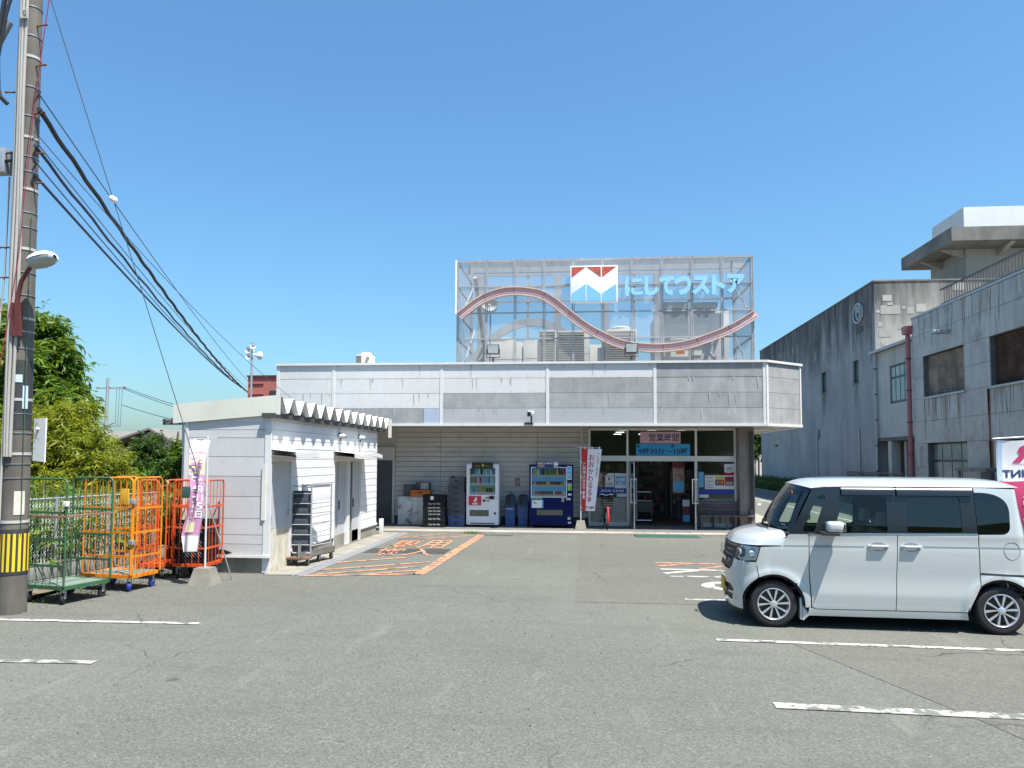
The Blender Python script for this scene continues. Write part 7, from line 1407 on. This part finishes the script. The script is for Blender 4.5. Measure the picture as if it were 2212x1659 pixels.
        obj('arch_liner', MB().tube([(wx+.352*math.cos(a), 0, WZ+.352*math.sin(a)) for a in (0, .01)], .001, 3) if False else MB().add([(wx+.345*math.cos(R_(a)), sd_*(CW-.012 if k == 0 else CW-.26), WZ+.345*math.sin(R_(a))) for a in range(-5, 190, 13) for k in (0, 1)], [(2*i, 2*i+1, 2*i+3, 2*i+2) for i in range(14)]), 'car_inner', car)
# ---- front: bumper, grille
fb_ = s_of_x(.148)
bump = [(-fb_, .20), (fb_, .20)]+[(s_of_x(x), z) for x, z in arc(WX0, WZ, .355, 168, 122, 8)]+[(s_of_x(.325), .60), (s_of_x(.297), .775), (s_of_x(.15), .770), (.50, .795), (.49, .70), (.40, .645), (-.40, .645), (-.49, .70), (-.50, .795), (-s_of_x(.15), .770), (-s_of_x(.297), .775), (-s_of_x(.325), .60)]+[(-s_of_x(x), z) for x, z in arc(WX0, WZ, .355, 122, 168, 8)]
lowgr = [(-.46,.27), (.46,.27), (.52,.42), (.44,.47), (-.44,.47), (-.52,.42)]
cpanel('front_bumper', bump, 'car_paint', holes=[lowgr], side=-1); cpanel('lower_grille', lowgr, 'car_trim', off=.03, side=-1, gap=-.01); cpanel('grille_bar', [(-.5,.355), (.5,.355), (.5,.375), (-.5,.375)], 'chrome', off=.012, side=-1, gap=0)
cpanel('bumper_lip', [(-fb_+.03,.165), (fb_-.03,.165), (fb_-.01,.205), (-fb_+.01,.205)], 'car_trim', off=.01, side=-1, gap=0)
gr_ = cpanel('grille', [(-.49,.70), (-.40,.648), (.40,.648), (.49,.70), (.515,.965), (-.515,.965)], 'car_trim', off=.025, side=-1, gap=.0)
for z0, z1, w in ((.935,.965,.51), (.875,.892,.45), (.815,.832,.44), (.725,.775,.46)): cpanel('chrome_bar', [(-w,z0), (w,z0), (w,z1), (-w,z1)], 'chrome', off=.004 if z0 != .725 else .0, side=-1, gap=0, parent=gr_)
for s in (-1, 1): cpanel('chrome_bar', [(s*.43,.80), (s*.47,.80), (s*.47,.90), (s*.43,.90)][::s], 'chrome', off=.003, side=-1, gap=0, parent=gr_)
obj('badge', MB().box(-.022, -.008, -.055, -.040, .80, .91).box(-.022, -.008, .040, .055, .80, .91).box(-.022, -.008, -.040, .040, .848, .862).box(-.018, -.006, -.075, -.065, .785, .925).box(-.018, -.006, .065, .075, .785, .925), 'chrome', gr_, smooth=None)
plx = car_pt(.0, .40, 0, -1)[0]; obj('number_plate', BB(plx-.014, plx-.004, -.165, .165, .33, .495, b=.004), 'plate_yellow', car)
for s in (-1, 1): obj('fog_lamp', MB().lathe([(.035,-.01),(.03,.02)], 14, 'x', (car_pt(.56, .33, .01, -s)[0], s*.53, .33)), 'lamp_glass', car)
# ---- bonnet
bt = [car_pt(q, .975, -.001, -1) for q in np.linspace(0, s_of_x(.66), 140)]; bY = np.array([-p[1] for p in bt]); bX = np.array([p[0] for p in bt]); bY = np.maximum.accumulate(bY); YMX = float(bY[-1])
mb = MB(); nx_, ny_ = 40, 64; vs = []
for j in range(ny_+1):
    v = -1+2*j/ny_; y = math.copysign(1-(1-abs(v))**1.9, v)*YMX; ay = abs(y)
    xb = float(np.interp(ay, bY, bX)); cowl = .505+.16*(ay/YMX)**2.2
    if xb > cowl-.01: xb = cowl-.01
    for i in range(nx_+1):
        u = (i/nx_)**1.6; x = xb+(cowl-xb)*u; df = x-xb; yb = float(np.interp(x, bX, bY)); ds = max(0, yb-ay)
        d_ = min(df/.075, 9); e_ = min(ds/.030, 9); k = (1-math.exp(-d_**1.1))*(1-math.exp(-e_))
        zc = 1.075+.17*x-.035*(ay/YMX)**2
        vs.append((x, y, .977+(zc-.977)*k))
mb.add(vs, [(j*(nx_+1)+i, j*(nx_+1)+i+1, (j+1)*(nx_+1)+i+1, (j+1)*(nx_+1)+i) for j in range(ny_) for i in range(nx_)])
obj('bonnet', mb, 'car_paint', car, smooth=2.0)
# ---- windscreen, roof, tailgate
def ws(u, v): # v -1..1 across, u 0 base 1 top
    a = abs(v)**2.3; xb, xt = .50+.235*a, .835+.135*a; zb, zt = 1.172-.045*a, 1.700-.040*a
    yb, yt = .675*v, .628*v; x = xb+(xt-xb)*u-.035*math.sin(u*math.pi)*(1-.4*a); return (x, yb+(yt-yb)*u, zb+(zt-zb)*u)
def patch(fn, nu, nv, u0=0, u1=1, v0=-1, v1=1): 
    return MB().add([fn(u0+(u1-u0)*i/nu, v0+(v1-v0)*j/nv) for i in range(nu+1) for j in range(nv+1)], [(i*(nv+1)+j, i*(nv+1)+j+1, (i+1)*(nv+1)+j+1, (i+1)*(nv+1)+j) for i in range(nu) for j in range(nv)])
obj('windscreen', patch(ws, 12, 24, .03, .97, -.90, .90), 'glass_car', car, smooth=2); 
for a, b in ((-1.0, -.90), (.90, 1.0)): obj('windscreen_pillar', patch(ws, 12, 3, 0, 1, a, b), 'car_black', car, smooth=2)
obj('windscreen_border', patch(ws, 2, 20, .90, 1.0, -.90, .90), 'car_black', car, smooth=2); obj('cowl', patch(lambda u, v: (ws(0, v)[0]-.06+.10*u, ws(0, v)[1], ws(0, v)[2]-.012+.004*u), 3, 20), 'car_trim', car, smooth=2)
obj('wiper', MB().tube([(.50,-.45,1.185),(.56,-.1,1.21),(.60,.25,1.225)], .009, 6).tube([(.52,.1,1.185),(.56,.35,1.21),(.66,.58,1.2)], .009, 6), 'car_trim', car)
def rf3(u, v):
    a = abs(v)**2.3; x0 = .835+.135*a-.008; x = x0+(3.275-x0)*u
    yr = abs(car_pt(s_of_x(min(3.24, max(1.0, x))), ZR_, .0, -1)[1])+.002
    front = 1-math.exp(-(x-x0)/.16); rear = 1-math.exp(-(3.33-x)/.12)
    crown = .105*(1-abs(v)**3.2); z = ZR_+.002+ (1.700-.04*a-ZR_)*(1-front)*1.0+crown*front*rear*.98
    return (x, v*yr*(1 if x < 3.2 else 1-.25*(x-3.2)), z)
obj('roof', patch(rf3, 60, 40), 'car_paint', car, smooth=1.2)
tgate = [(SL-.545,.45), (SL+.0,.45), (SL,1.66), (SL-.60,1.66)]
for sd_ in (-1, 1):
    cpanel('tailgate', [(s_of_x(3.348),.62), (SL-.003,.62), (SL-.003,ZR_), (s_of_x(3.25),ZR_), (s_of_x(3.30),1.50), (s_of_x(3.318),1.28), (s_of_x(3.345),.70)], 'car_paint', holes=[[(SL-.52,1.12), (SL-.003,1.12), (SL-.003,1.60), (SL-.50,1.60)]], side=sd_); cpanel('rear_window', [(SL-.53,1.11), (SL,1.11), (SL,1.61), (SL-.51,1.61)], 'glass_dark', side=sd_, off=.004, gap=0, cell=.05); cpanel('rear_bumper', [(s_of_x(3.362),.42), (s_of_x(3.32),.24), (SL,.24), (SL,.615), (s_of_x(3.348),.615)], 'car_paint', side=sd_, off=-.008)
obj('roof_rear', patch(lambda u, v: (rf3(1, v)[0]+u*.09*(1-abs(v)**4), rf3(1, v)[1], rf3(1, v)[2]-.03*u), 3, 30), 'car_paint', car)
# ---- underbody and cabin
obj('underbody', MB().box(.20, 3.30, -.52, .52, .17, .30).box(.86, 2.64, -.69, .69, .17, .28), 'car_inner', car, smooth=None); obj('floor', B(.60, 3.28, -.66, .66, .45, .48), 'car_inner', car, smooth=None); obj('dashboard', MB().prism([(.62,.7),(.62,1.12),(.80,1.15),(.98,1.05),(1.0,.7)], 'y', -.64, .64), 'dash', car, smooth=None); obj('document', B(.64, .80, -.45, -.20, 1.152, 1.158), 'paper', car, smooth=None)
obj('steering_wheel', MB().tube([(1.10-.06*math.sin(a)*.6, .33+.17*math.cos(a), 1.06+.17*math.sin(a)) for a in np.linspace(0, 2*math.pi, 25)[:-1]], .015, 6, closed=True).tube([(1.0,.33,.98),(1.10,.33,1.06)], .03, 6), 'car_trim', car)
for y in (-.34, .34):
    for x in (1.45, 2.45):
        st_ = obj('seat', BB(x-.25, x+.25, y-.25, y+.25, .50, .66, b=.05), 'seat', car); obj('backrest', MB().bbox(-.06, .06, y-.24, y+.24, 0, .56, b=.045).xf(Matrix.Translation((x+.25, 0, .62)) @ RY(R_(12))), 'seat', st_); obj('headrest', MB().bbox(-.045, .045, y-.13, y+.13, 0, .17, b=.04).xf(Matrix.Translation((x+.38, 0, 1.20)) @ RY(R_(12))), 'seat', st_)
obj('inspection_sticker', MB().lathe([(.001,-.002),(.035,-.002),(.035,.002)], 16, 'x', (0, 0, 0), False).xf(Matrix.Translation(ws(.80, -.55)) @ Matrix.Translation((.012, 0, 0))), 'crate_orange', car)
